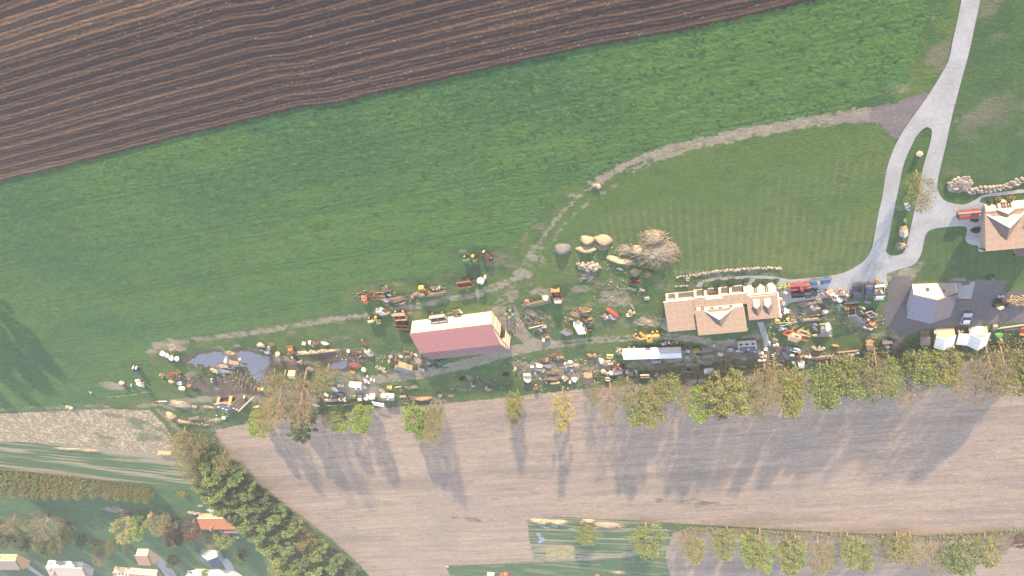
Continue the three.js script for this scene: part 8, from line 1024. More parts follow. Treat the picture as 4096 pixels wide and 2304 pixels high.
T('canoe', 'kayak', 'orange-red kayak at right frame edge', 'kayak', 'i', 2545, 880, 10, { L: 2, W: 0.8, m: cl(0.6, 0.18, 0.06) }, 0.4);
T('drum', 'barrel', 'crimson barrel at right end of timber beam', 'barrel', 'i', 2550, 785, 0, { r: 0.6, h: 0.9, m: cl(0.4, 0.04, 0.06) }, 0.8);
T('drum', 'barrel', 'grey barrel at left end of timber beam', 'barrel', 'i', 2150, 755, 0, { r: 0.6, h: 0.9, m: grey }, 0.8);
const fw = T('wagon', 'firewood_trailer', 'dark trailer with tan tarps and two white tanks', 'trailer', 'D', 660, 860, 5, { L: 3, W: 1.9, m: black, side: 0.5, y: 0.6, hub: iron }, 0.9);
T('tarp', 'tarp_heap', 'khaki tarp over lower side of the dark trailer', 'tarp', 'D', 650, 940, 5, { rx: 1.5, rz: 0.8, h: 1.5, m: cl(0.46, 0.39, 0.24) }, 1.2);
T('tank', 'gas_bottle', 'left white tank standing on the dark trailer', 'tank', 'D', 650, 742, 30, { L: 0.4, r: 0.3, upright: 1 }, 1.3);
T('tank', 'gas_bottle', 'right white tank standing on the dark trailer', 'tank', 'D', 745, 735, 30, { L: 0.4, r: 0.3, upright: 1 }, 1.3);
T('pole', 'timber', 'slanting grey pole below the firewood heap', 'timber', 'D', 960, 1060, 62, { L: 2.8, r: 0.1, m: grey }, 0.4);
T('firewood', 'firewood_pile', 'great tan firewood heap at right frame edge', 'firewood', 'D', 1190, 800, 0, { n: 110, rx: 3.2, rz: 2, h: 1.4, m: woodN, m2: cl(0.42, 0.26, 0.18), l: 0.75 }, 0.8);
// in the driveway island
T('appliance', 'utility_box', 'small cream utility box in the driveway island', 'box', 'x', 818, 328, 20, { L: 0.9, W: 0.7, H: 0.7, m: cream }, 0.6);
T('boat', 'rowing_boat', 'little white and blue boat in driveway island', 'boat', 'x', 682, 930, 55, { L: 1.9, W: 1, m: cl(0.4, 0.48, 0.55), inn: white, y: 0.1 }, 0.5);
T('tub', 'wash_tub', 'pale green planter above the island playhouse', 'planter', 'x', 648, 1102, 20, { r: 0.45, h: 0.3, w: 0.6, m: cl(0.4, 0.55, 0.42) }, 0.3);
T('shed', 'playhouse', 'small brown playhouse with white roof in driveway island', 'playhouse', 'x', 632, 1222, 85, { L: 1.9, W: 1.4, H: 1.1, r: 0.5, m: cl(0.3, 0.2, 0.15), roof: cl(0.6, 0.57, 0.54) }, 1);
T('pole', 'timber', 'tan post with blue rag below the playhouse', 'timber', 'x', 632, 1330, 80, { L: 1.8, r: 0.1, m: wood }, 0.4);
T('brush', 'straw_heap', 'dry grass tuft at lower tip of driveway island', 'grass tuft', 'x', 600, 1405, 10, { rx: 1.4, rz: 1, h: 0.6, n: 80, c: 3, len: 0.8 }, 0.4);
T('shrub', 'bush', 'left yellow bush in front of the right-hand house', 'bush', 'A', 600, 190, 0, { r: 0.75, h: 0.9, m: 1, n: 220 }, 0.7);
T('shrub', 'bush', 'right yellow bush in front of the right-hand house', 'bush', 'A', 845, 175, 0, { r: 0.85, h: 0.9, m: 1, n: 240 }, 0.7);
T('shrub', 'bush', 'dark bush in front of the right-hand house entry', 'bush', 'A', 430, 235, 0, { r: 0.6, h: 0.7, m: 3, n: 160 }, 0.6);
T('shrub', 'bush', 'dark shrub row in bed between drive and right-hand house', 'bush', 'A', 120, 830, 75, { r: 1, h: 0.8, m: 3, n: 280 }, 0.5);
for (const [i, x, y, r] of [[0, 830, 505, 0.8], [1, 1000, 470, 0.9], [2, 1200, 455, 0.9], [3, 1420, 445, 0.8], [4, 1560, 500, 0.9], [5, 1700, 470, 0.8], [6, 1860, 450, 0.6], [7, 1530, 518, 0.5]]) T('shrub', 'bush', ['bright round bush at left end of porch bed', 'green bush left of centre in porch bed', 'green bush in middle of porch bed', 'bush by the porch entry path', 'green bush at left corner of garage windows', 'bush between the two garage windows', 'bush at right end of garage bed', 'small bush beside the porch column corner'][i], 'bush', 'g', x, y, 0, { r, h: 0.8, m: i === 0 ? 0 : 3, n: i === 0 ? 220 : 260 }, 0.6);
// dry stone walls: every stone is a piece of its wall
function stoneWall(name, label, pts, wd, s, rows = 2) {
  const o = thing(name, label, 'stone wall'), c = new THREE.CatmullRomCurve3(pts, false, 'centripetal'), l = c.getLength(); o.position.copy(pts[0]); scene.add(o);
  const n = Math.round((l / s) * rows * 0.8); for (let i = 0; i < n; i++) { const t = (i + 0.5) / n, p = c.getPointAt(t), d = c.getTangentAt(t), q = mesh('stone', rockG[i % 4], stoneM[(i * 5 + (i >> 2)) % 4], o), k = s * rr(0.42, 0.72), u = ((i % rows) + 0.5) / rows - 0.5 + rr(-0.1, 0.1); q.scale.set(k * rr(0.9, 1.5), k * 0.8, k); q.position.set(p.x - o.position.x - d.z * u * wd, k * 0.42 + (i % 3) * 0.05, p.z - o.position.z + d.x * u * wd); q.rotation.y = rr(0, 6); } return o;
}
stoneWall('stone_wall', 'long low tan stone wall in front of the farmhouse porch', L('g', 540, 385, 720, 345, 900, 318, 1200, 285, 1500, 262, 1750, 255, 1930, 252), 0.9, 0.6, 2);
stoneWall('stone_wall', 'scattered stone row continuing left of the porch wall', L('g', 390, 405, 480, 370, 545, 385, 545, 470), 0.7, 0.6, 1);
stoneWall('stone_wall', 'short stone row left of porch columns', L('g', 360, 530, 450, 522, 560, 512), 0.4, 0.5, 1);
stoneWall('stone_wall', 'long stone border from the round stone bed to the right', L('x', 1360, 770, 1500, 740, 1700, 735, 1830, 700, 1930, 650, 2050, 625, 2200, 600), 2, 0.62, 4);
{ const o = put('stone_ring', 'round stone bed with dark pit on the right lawn', 'stone bed', 'x', 1285, 690, 0, 0.4); for (let i = 0; i < 70; i++) { const a = i * 2.39996, t = Math.sqrt((i + 6) / 76), q = mesh('stone', rockG[i % 4], stoneM[(i * 3) % 4], o), k = rr(0.24, 0.42); if (t > 0.35 && !(i % 9 === 4)) { q.scale.set(k * 1.3, k * 0.8, k); } else q.scale.setScalar(0.18); q.position.set(Math.cos(a) * t * 2.15, 0.15 + (1 - t) * 0.4, Math.sin(a) * t * 2.5); q.rotation.y = rr(0, 6); } mesh('mound', lumpy(1.9, 2.1, 0.5), earth, o); mesh('pit', lumpy(0.6, 0.5, 0.35).translate(0.3, 0.3, 0.8), M(0.09, 0.09, 0.11, 0.9), o); }
// ---------- trees: tapered trunk, limbs out to every clump, leaf faces spread through the crown
const barkM = M(0.26, 0.19, 0.13, 0.95), barkD = M(0.15, 0.11, 0.085, 0.95);
const tint = (r, g, b) => { const m = leafM.clone(); m.color.setRGB(r, g, b); return m; };
const leafMs = [leafM, tint(1.15, 1.02, 0.8), tint(0.82, 0.95, 0.85), tint(1.05, 1.12, 0.95)];
const KIND = {
  spring: { c: [[0.117, 0.176, 0.030], [0.156, 0.210, 0.038], [0.078, 0.130, 0.026], [0.186, 0.218, 0.052], [0.171, 0.160, 0.070]], n: 34, per: 76, s: 0.21, spread: 1.1, y: [0.2, 1], twigs: 60 },
  lime: { c: [[0.117, 0.227, 0.030], [0.156, 0.260, 0.038], [0.078, 0.160, 0.026]], n: 34, per: 92, s: 0.21, spread: 1, y: [0.18, 1] },
  olive: { c: [[0.156, 0.168, 0.052], [0.195, 0.190, 0.073], [0.109, 0.130, 0.038], [0.203, 0.168, 0.095]], n: 32, per: 58, s: 0.15, spread: 1.35, y: [0.18, 1], twigs: 200 },
  bare: { c: [[0.186, 0.156, 0.103], [0.225, 0.190, 0.121], [0.147, 0.121, 0.086], [0.186, 0.185, 0.086]], n: 34, per: 46, s: 0.11, spread: 1.5, y: [0.16, 1], twigs: 420 },
  golden: { c: [[0.234, 0.227, 0.060], [0.273, 0.260, 0.078], [0.171, 0.185, 0.052]], n: 28, per: 85, s: 0.17, spread: 1, y: [0.22, 1], twigs: 60 },
  green: { c: [[0.101, 0.176, 0.048], [0.140, 0.227, 0.060], [0.070, 0.130, 0.043], [0.171, 0.244, 0.070]], n: 38, per: 100, s: 0.24, spread: 1, y: [0.16, 1] },
  dark: { c: [[0.042, 0.101, 0.026], [0.063, 0.126, 0.030], [0.027, 0.067, 0.023], [0.093, 0.134, 0.038]], n: 36, per: 100, s: 0.23, spread: 0.9, y: [0.14, 1] },
  maple: { c: [[0.078, 0.030, 0.038], [0.109, 0.038, 0.043], [0.051, 0.024, 0.031]], n: 32, per: 95, s: 0.21, spread: 0.95, y: [0.12, 1] },
  blossom: { c: [[0.389, 0.386, 0.329], [0.296, 0.319, 0.233], [0.186, 0.235, 0.121]], n: 20, per: 80, s: 0.16, spread: 0.9, y: [0.2, 1] },
  fir: { c: [[0.085, 0.115, 0.045], [0.115, 0.145, 0.055], [0.055, 0.08, 0.034], [0.13, 0.13, 0.055]], fir: 1, s: 0.22 },
};
function growTree(kind, sd) {
  const K = KIND[kind], o = new THREE.Group(), tr = [], list = [], H = 12, R = 4; seed = 1000 + sd * 97;
  const bend = [rr(-0.5, 0.5), rr(-0.5, 0.5)], at = (t) => [bend[0] * t * t, H * t, bend[1] * t * t];
  if (K.fir) {
    for (let i = 0; i < 3; i++) tr.push(bar(at(i / 3.2), at((i + 1) / 3.2), 0.2 - i * 0.05, 7, 0.15 - i * 0.05));
    for (let i = 0; i < 26; i++) { const t = 0.08 + 0.9 * (i / 26), nb = 7, rad = 3.6 * Math.pow(1 - t, 0.42) * rr(0.75, 1.15); for (let b = 0; b < nb; b++) { const a = i * 2.1 + (b / nb) * 6.28 + rr(-0.3, 0.3), l = rad * rr(0.7, 1.2), p = at(t), q = [p[0] + Math.cos(a) * l, p[1] - 0.16 * l + rr(-0.2, 0.3), p[2] + Math.sin(a) * l]; if (b % 2) tr.push(bar(p, q, 0.04, 3, 0.01)); for (let k = 0; k < 24; k++) { const u = 0.3 + 0.8 * rnd(), w = 0.34; list.push([p[0] + (q[0] - p[0]) * u + rr(-w, w), p[1] + (q[1] - p[1]) * u + rr(-w, w * 0.6), p[2] + (q[2] - p[2]) * u + rr(-w, w), K.s * rr(0.6, 1.3)]); } } }
  } else {
    for (let i = 0; i < 4; i++) tr.push(bar(at((i / 4) * 0.85), at(((i + 1) / 4) * 0.85), 0.26 - i * 0.055, 7, 0.205 - i * 0.055));
    for (let i = 0; i < K.n; i++) {
      const t = K.y[0] + (K.y[1] - K.y[0]) * ((i + rnd()) / K.n), e = Math.sin(Math.PI * Math.min(1, Math.max(0.06, (t - K.y[0] + 0.3) / (K.y[1] - K.y[0] + 0.36)))), a = i * 2.399 + rr(-0.5, 0.5), d = R * Math.pow(e, 0.7) * Math.sqrt(rr(0.1, 1)) * rr(0.75, 1.18), c = [Math.cos(a) * d + bend[0], H * t, Math.sin(a) * d + bend[1]], p = at(Math.max(0.2, t - 0.12 - 0.05 * d));
      const m = [p[0] + (c[0] - p[0]) * 0.55, p[1] + (c[1] - p[1]) * 0.4 + 0.2, p[2] + (c[2] - p[2]) * 0.55]; tr.push(bar(p, m, 0.085, 5, 0.055), bar(m, c, 0.055, 4, 0.015));
      const tone = rnd(), cr = K.spread * rr(0.75, 1.3);
      for (let k = 0; k < K.per; k++) { const u = rr(-1, 1), f = rr(0, 6.28), q = cr * Math.cbrt(rnd()), s = Math.sqrt(1 - u * u); list.push([c[0] + s * Math.cos(f) * q * 1.15, c[1] + u * q * 0.8, c[2] + s * Math.sin(f) * q * 1.15, K.s * rr(0.55, 1.35), clamp01(tone * 0.6 + rnd() * 0.4)]); }
      if (K.twigs) for (let k = 0; k < K.twigs / K.n; k++) { const f = rr(0, 6.28), l = rr(0.9, 2), dx = Math.cos(f) * l * 0.6 + (c[0] - bend[0]) * 0.25, dz = Math.sin(f) * l * 0.6 + (c[2] - bend[1]) * 0.25; tr.push(bar([c[0] + rr(-0.5, 0.5), c[1] + rr(-0.5, 0.4), c[2] + rr(-0.5, 0.5)], [c[0] + dx, c[1] + l * rr(0.1, 0.7), c[2] + dz], 0.032, 3, 0.01)); }
    }
  }
  mesh('trunk', tr, kind === 'dark' || kind === 'green' ? barkD : barkM, o); const cr = new THREE.Mesh(leafCloud(list, K.c), leafM); cr.name = 'crown'; o.add(cr); return o;
}
const protos = {}, protoAt = {};
function tree(kind, name, label, s, x, y, h, w, group) {
  const key = kind + '_' + ((protoAt[kind] = (protoAt[kind] || 0) + 1) % 3);
  const fresh = !protos[key], base = protos[key] || (protos[key] = growTree(kind, Object.keys(protos).length)), o = fresh ? base : base.clone();
  o.name = numbered(name); tag(o, label, 'tree', group); const j = group && /behind|far lower|right of/.test(group) ? 1 : 0, p = P(s, x + j * (hash(Math.round(x) + 3, 7) - 0.5) * 34, y + j * (hash(Math.round(x) + 9, 11) - 0.45) * 46); o.position.set(p.x, 0, p.z); o.rotation.y = hash(Math.round(x), Math.round(y)) * 6.28; o.scale.set(w / 8.4, h / 12.3, w / 8.4); o.getObjectByName('crown').material = leafMs[Math.floor(hash(Math.round(x) + 5, Math.round(y)) * 4)]; scene.add(o); return o;
}
const ORD = ['first', 'second', 'third', 'fourth', 'fifth', 'sixth', 'seventh', 'eighth', 'ninth', 'tenth', 'eleventh', 'twelfth', 'thirteenth', 'fourteenth', 'fifteenth', 'sixteenth', 'seventeenth', 'eighteenth', 'nineteenth', 'twentieth', 'twenty-first', 'twenty-second', 'twenty-third', 'twenty-fourth', 'twenty-fifth', 'twenty-sixth', 'twenty-seventh', 'twenty-eighth', 'twenty-ninth', 'thirtieth', 'thirty-first', 'thirty-second', 'thirty-third', 'thirty-fourth', 'thirty-fifth', 'thirty-sixth', 'thirty-seventh', 'thirty-eighth', 'thirty-ninth', 'fortieth'];
[[-150, 1085, 9], [-235, 1110, 10], [-330, 1150, 11], [-430, 1190, 11], [-210, 1180, 9]].forEach(([x, y, h], i) => tree('green', 'hedgerow_tree', ORD[i] + ' hedgerow tree past the left end of the hay field', 'z', x, y, h, 8, 'hedgerow past the hay field'));
// trees standing alone or in small groups, each seen for itself
for (const a of [
  ['bare', 'bare_tree', 'tall bare brown tree left of the pale yellow tank', 'z', 1143, 1480, 17, 9], ['bare', 'bare_tree', 'tall bare brown tree right of the pale yellow tank', 'z', 1226, 1480, 17.5, 10], ['bare', 'bare_tree', 'slim bare tree just right of the tall brown pair', 'z', 1236, 1505, 14, 6],
  ['olive', 'olive_tree', 'low olive tree between puddle and white cargo box', 'z', 1316, 1455, 8, 8.5], ['olive', 'olive_tree', 'olive tree at right bank of the pond', 'z', 1100, 1475, 8.5, 7], ['olive', 'olive_tree', 'loose olive tree between ruined shed and bare pair', 'z', 1090, 1580, 11, 8], ['golden', 'golden_tree', 'golden tree hanging over the tilled field corner', 'z', 1078, 1600, 12.5, 6.5], ['lime', 'green_tree', 'light green tree left of the golden corner tree', 'z', 1030, 1630, 9, 6], ['dark', 'dark_tree', 'dark green round tree below the bare pair', 'z', 1222, 1645, 10, 9.5],
  ['lime', 'green_tree', 'left lime tree below the collapsed roof row', 'z', 1372, 1625, 8.5, 6.5], ['lime', 'green_tree', 'larger lime tree below the collapsed roof row', 'z', 1448, 1600, 10.5, 8.5], ['olive', 'sapling', 'small sparse sapling left of the lime pair', 'z', 1316, 1640, 5.5, 4],
  ['lime', 'green_tree', 'lime tree on the stump heap at field edge', 'z', 1655, 1605, 10, 7], ['spring', 'green_tree', 'yellow-green tree tucked below the stump heap lime tree', 'z', 1700, 1625, 10.5, 6], ['olive', 'sapling', 'leftmost thin sapling of the three by stump heap', 'z', 1725, 1605, 12, 4.5], ['olive', 'sapling', 'middle thin sapling of the three by stump heap', 'z', 1746, 1603, 13, 5], ['olive', 'sapling', 'rightmost thin sapling of the three by stump heap', 'z', 1765, 1600, 14, 4.5],
  ['olive', 'sapling', 'left thin sapling under the tyre pile meadow', 'z', 2040, 1560, 7, 4], ['spring', 'sapling', 'right thin sapling under the A-frame boat', 'z', 2070, 1555, 9, 4.5], ['golden', 'golden_tree', 'golden tree standing alone left of the right tree belt', 'z', 2252, 1545, 13.5, 6.5], ['olive', 'sapling', 'faint sapling below the thin A-frame saplings', 'z', 2060, 1600, 9, 5],
  ['olive', 'drive_tree', 'half-bare tree with tan twigs in the driveway island', 'z', 3664, 680, 9.6, 5.4],
  ['bare', 'bare_tree', 'big brown bare tree on the village lawn', 'z', 205, 2035, 13, 14], ['bare', 'bare_tree', 'brown bare tree at the left frame edge of village', 'z', 60, 2060, 8, 12], ['maple', 'red_maple', 'left dark red maple beside orange-roofed house', 'z', 680, 2080, 8, 10], ['maple', 'red_maple', 'right dark red maple touching orange-roofed house', 'z', 776, 2078, 9, 10], ['golden', 'golden_tree', 'large yellow-green tree below the village playhouse', 'z', 520, 2055, 12.5, 11], ['green', 'village_tree', 'dark green tree right of the large yellow-green one', 'z', 575, 2055, 10.5, 9], ['olive', 'weeping_tree', 'brown-green weeping tree right of village playhouse', 'z', 660, 2035, 11, 10], ['blossom', 'blossom_tree', 'white blossoming small tree by village flower bed', 'z', 512, 2050, 3.4, 5], ['blossom', 'blossom_tree', 'white flowering shrub tree right of weeping tree', 'z', 712, 2075, 2.4, 3],
  ['fir', 'evergreen', 'left small round evergreen below village lawn', 'z', 393, 2165, 5.6, 5], ['fir', 'evergreen', 'right small round evergreen below village lawn', 'z', 450, 2168, 6.4, 6], ['dark', 'dark_tree', 'dark tree in shade left of small round evergreens', 'z', 338, 2140, 6.5, 6], ['fir', 'evergreen', 'olive evergreen between the red maples', 'z', 725, 2120, 7.5, 9], ['fir', 'evergreen', 'olive evergreen left of the maple evergreen', 'z', 690, 2150, 5, 6], ['olive', 'village_tree', 'olive tree overhanging the blue-roofed house', 'z', 850, 2130, 7.5, 8], ['green', 'village_tree', 'dark tree between orange and blue-roofed houses', 'z', 915, 2110, 9, 9], ['dark', 'dark_tree', 'dark tree by drive of the blue-roofed house', 'z', 965, 2200, 7, 7], ['dark', 'dark_tree', 'dark tree between two village drives', 'z', 690, 2225, 5.5, 6.5], ['bare', 'bare_tree', 'faint brown tree above the triple-window house', 'z', 405, 2200, 7.5, 7], ['fir', 'evergreen', 'small evergreen below large yellow-green village tree', 'z', 510, 2178, 4, 5],
  ['green', 'village_tree', 'bright sapling between village evergreen rows', 'z', 118, 2075, 5.5, 4], ['spring', 'garden_tree', 'yellow-green round tree in the garden plot', 'z', 2348, 2088, 8.5, 10], ['spring', 'garden_tree', 'wide yellow-green tree at the garden plot corner', 'z', 2582, 2088, 13, 13], ['lime', 'garden_tree', 'small lime tree in front of the lower white house', 'z', 822, 2272, 4, 4.5],
]) tree(...a);
// evergreens in a row at the left
[0, 42, 85, 128, 170, 212, 254, 296, 335].forEach((x, i) => tree('fir', 'evergreen', ORD[i] + ' evergreen from the left in the long clipped row', 'z', x - 4, 1888 + x * 0.09, i < 7 ? 10.4 - i * 0.2 : 8.4, 8.6, 'long evergreen row'));
[[390, 1928, 6.8, 7.4], [444, 1938, 6.6, 7], [484, 1943, 6.4, 7], [524, 1946, 6.2, 6.6], [562, 1949, 6.6, 6.8], [596, 1953, 6.2, 6]].forEach(([x, y, h, w], i) => tree('fir', 'evergreen', i ? ORD[i - 1] + ' evergreen from the left in the short row' : 'single evergreen between the long and short rows', 'z', x, y, h, w, 'short evergreen row'));
[[-20, 2120], [30, 2135], [75, 2120], [118, 2148], [165, 2145], [205, 2165], [240, 2150], [272, 2130], [268, 2090], [10, 2085]].forEach(([x, y], i) => tree(i % 3 === 1 ? 'fir' : 'dark', 'dark_tree', ORD[i] + ' dark tree, counted from the left, in village grove', 'z', x, y, 7.6, 8, 'village grove'));
// the diagonal belt
[[742, 1705, 'olive', 10, 8], [800, 1735, 'olive', 8, 6], [762, 1750, 'olive', 12, 9], [838, 1790, 'green', 9, 7], [790, 1800, 'olive', 11.5, 9], [862, 1815, 'green', 11.5, 8], [832, 1850, 'green', 11, 9], [905, 1850, 'green', 11.5, 8.5], [870, 1885, 'green', 12, 10], [942, 1895, 'dark', 11, 8.5], [905, 1930, 'green', 12.5, 10], [985, 1935, 'green', 11.5, 9], [945, 1965, 'dark', 12, 9.5], [1030, 1970, 'dark', 11, 9], [985, 2000, 'green', 12.5, 10.5], [1075, 2010, 'green', 11.5, 9], [1035, 2045, 'green', 12.5, 10.5], [1120, 2055, 'dark', 11, 9.5], [1085, 2090, 'green', 12.5, 10.5], [1170, 2100, 'green', 12, 10], [1130, 2140, 'green', 13, 11], [1225, 2150, 'dark', 12, 10], [1185, 2180, 'spring', 13, 11], [1275, 2200, 'green', 12, 10.5], [1120, 2190, 'spring', 11.5, 10.5], [1330, 2245, 'dark', 12, 10.5], [1235, 2245, 'green', 13, 11], [1165, 2240, 'green', 12, 11], [900, 1800, 'olive', 8, 7], [945, 1850, 'green', 8.5, 7], [1000, 1905, 'green', 9, 7.5], [1055, 1955, 'dark', 9, 8], [1110, 2005, 'green', 9.5, 8], [1165, 2055, 'green', 9.5, 8], [1220, 2100, 'olive', 10, 8.5], [1280, 2150, 'green', 10, 9], [1340, 2200, 'green', 10, 9], [1395, 2250, 'dark', 10.5, 9], [1420, 2290, 'green', 11, 10]].forEach(([x, y, k, h, w], i) => tree(k, 'belt_tree', ORD[i] + ' tree from the upper end of the diagonal belt', 'z', x, y, h, w, 'diagonal tree belt'));
// the belt along the right yard
[[2380, 1525, 'olive', 8, 5], [2440, 1520, 'bare', 12, 7], [2500, 1510, 'olive', 11, 7], [2555, 1505, 'spring', 13, 7.5], [2605, 1500, 'spring', 14, 8], [2650, 1498, 'olive', 11, 6], [2690, 1492, 'spring', 9.5, 6.5], [2735, 1490, 'olive', 11, 6], [2802, 1490, 'lime', 13.5, 7], [2860, 1480, 'spring', 14, 8.5], [2915, 1470, 'spring', 15, 9.5], [2965, 1470, 'spring', 13.5, 8], [3015, 1465, 'olive', 13, 7], [3060, 1460, 'bare', 14, 8], [3105, 1460, 'olive', 12, 6.5], [3150, 1450, 'spring', 14.5, 8], [3190, 1445, 'spring', 13, 6], [3262, 1435, 'spring', 13.5, 7], [3310, 1425, 'spring', 14, 8.5], [3365, 1430, 'spring', 11, 7], [3410, 1425, 'spring', 12.5, 8], [3460, 1420, 'olive', 13, 8], [3510, 1405, 'olive', 13.5, 8.5], [3560, 1410, 'spring', 12, 7], [3600, 1410, 'bare', 13, 8], [3660, 1400, 'spring', 10, 7.5], [3715, 1395, 'spring', 11, 8.5], [3770, 1390, 'spring', 11.5, 8]].forEach(([x, y, k, h, w], i) => tree(k, 'field_tree', ORD[i] + ' tree from the left in the belt behind the yard', 'z', x, y, h, w, 'tree belt behind the yard'));
[[3830, 1400, 'bare', 13, 8], [3880, 1395, 'bare', 14, 9], [3925, 1390, 'bare', 14, 9], [3965, 1400, 'olive', 11, 7], [4010, 1375, 'olive', 13, 9], [4060, 1370, 'spring', 13.5, 9], [4110, 1365, 'olive', 14, 10], [4160, 1370, 'spring', 13, 9]].forEach(([x, y, k, h, w], i) => tree(k, 'field_tree', ORD[i] + ' tree to the right of the white-roofed sheds', 'z', x, y, h, w, 'trees right of the white-roofed sheds'));
// the far belt at the bottom right
[[2755, 2115, 'olive', 9, 8], [2800, 2120, 'spring', 11, 8], [2870, 2122, 'olive', 9, 7], [2915, 2125, 'spring', 12.5, 10], [2975, 2128, 'lime', 13.5, 9.5], [3025, 2130, 'spring', 15, 9.5], [3070, 2132, 'lime', 13.5, 7.5], [3140, 2134, 'spring', 15, 10], [3195, 2136, 'spring', 14.5, 9.5], [3255, 2138, 'olive', 14.5, 9.5], [3310, 2140, 'olive', 12, 8], [3375, 2142, 'spring', 13, 10], [3440, 2143, 'spring', 13, 9], [3520, 2144, 'olive', 10.5, 9], [3575, 2144, 'spring', 11.5, 9], [3640, 2144, 'olive', 12.5, 9], [3720, 2143, 'olive', 12.5, 10], [3790, 2140, 'spring', 12.5, 10], [3850, 2138, 'spring', 14, 11], [3920, 2134, 'spring', 12, 10], [3990, 2130, 'bare', 7, 8], [4060, 2126, 'maple', 4.5, 7]].forEach(([x, y, k, h, w], i) => tree(k, 'far_tree', ORD[i] + ' tree from the left in the far lower belt', 'z', x, y, h, w, 'far lower tree belt'));
// undergrowth of the belts
for (const [nm, lb, pts, wd, n, c] of [['undergrowth', 'low scrub under the belt behind the right yard', [2200, 1540, 2600, 1500, 3000, 1462, 3400, 1432, 3700, 1405, 4150, 1372], 5, 5200, [[0.13, 0.17, 0.05], [0.2, 0.19, 0.09], [0.27, 0.2, 0.14], [0.09, 0.13, 0.045]]], ['undergrowth', 'low scrub along the diagonal tree belt', [760, 1735, 850, 1840, 980, 1970, 1150, 2110, 1350, 2280], 9, 4600, [[0.08, 0.12, 0.04], [0.13, 0.14, 0.06], [0.2, 0.15, 0.1]]], ['undergrowth', 'scrub strip under the far lower belt', [2700, 2112, 3000, 2125, 3400, 2140, 3700, 2146, 4150, 2122], 5, 3600, [[0.1, 0.16, 0.05], [0.16, 0.2, 0.06], [0.26, 0.2, 0.13]]]]) {
  seed = n; const c3 = new THREE.CatmullRomCurve3(zz(...pts)), list = []; for (let i = 0; i < n; i++) { const p = c3.getPoint(rnd()), k = fbm(p.x * 0.12, p.z * 0.12 + 7, 2); if (k < 0.4) continue; const q = rr(-1, 1) * wd, qq = rr(-1, 1) * wd * 0.6; list.push([p.x + q, rnd() * rnd() * 1.5 * (k + 0.3) + 0.05, p.z + qq, rr(0.12, 0.3)]); }
  const m = new THREE.Mesh(leafCloud(list, c), leafM); m.name = numbered(nm); m.userData = { kind: 'stuff', label: lb, category: 'undergrowth' }; scene.add(m);
}
seed = 99;
// garden and village things
T('brush', 'brush_heap', 'left tan brush heap on the garden plot edge', 'brush', 'r', 610, 500, 3, { rx: 4.4, rz: 2, h: 1.6, n: 130, c: 3, len: 1.6 }, 1); T('brush', 'brush_heap', 'second tan brush heap on the garden plot edge', 'brush', 'r', 860, 515, 3, { rx: 4.2, rz: 2, h: 1.5, n: 130, c: 3, len: 1.6 }, 1); T('brush', 'brush_heap', 'long brown brush heap between garden trees', 'brush', 'r', 1580, 560, 2, { rx: 6.5, rz: 2.4, h: 1.6, n: 160, c: 0, len: 1.6 }, 1);
T('brush', 'brush_heap', 'small brown brush right of round garden tree', 'brush', 'r', 1310, 495, 2, { rx: 3, rz: 1.4, h: 1.2, n: 80, c: 0, len: 1.4 }, 0.8);
T('camper', 'camper', 'small white camper with three windows at bottom edge', 'camper', 'E', 580, 195, 3, { L: 3, W: 1.8, H: 2, win: 3 }, 1.2); T('shed', 'red_shed', 'red-roofed low shed at bottom edge', 'shed', 'E', 735, 215, -3, { L: 4, W: 3, H: 1.6, r: 0.7, m: cl(0.24, 0.07, 0.06), roof: cl(0.26, 0.08, 0.07) }, 1.4);
T('crate', 'crate', 'small orange-red crate right of the red-roofed shed', 'crate', 'E', 1735, 220, 0, { m: cl(0.42, 0.12, 0.06), L: 1.8, W: 1, H: 0.8 }, 0.6); T('rocks', 'stone', 'pale stone at left corner of bottom lawn', 'stone', 'E', 100, 125, 0, { n: 4, rx: 1, rz: 0.4, s: 0.5, h: 0 }, 0.3); T('brush', 'brush_heap', 'tan brush on bottom lawn at right', 'brush', 'E', 1960, 190, 5, { rx: 2.6, rz: 1.4, h: 0.7, n: 70, c: 3 }, 0.4);
T('shed', 'playhouse', 'peach-roofed playhouse with wooden tower on village lawn', 'playhouse', 'n', 2455, 440, 88, { L: 3.4, W: 1.6, H: 1.8, r: 0.7, m: cl(0.3, 0.18, 0.1), roof: cl(0.6, 0.42, 0.3) }, 1.6); T('pole', 'slide', 'tan slide beside the village playhouse', 'slide', 'o', 325, 420, 40, { L: 2.2, r: 0.16, m: sand, y: 0.2, y2: 1.2 }, 0.6);
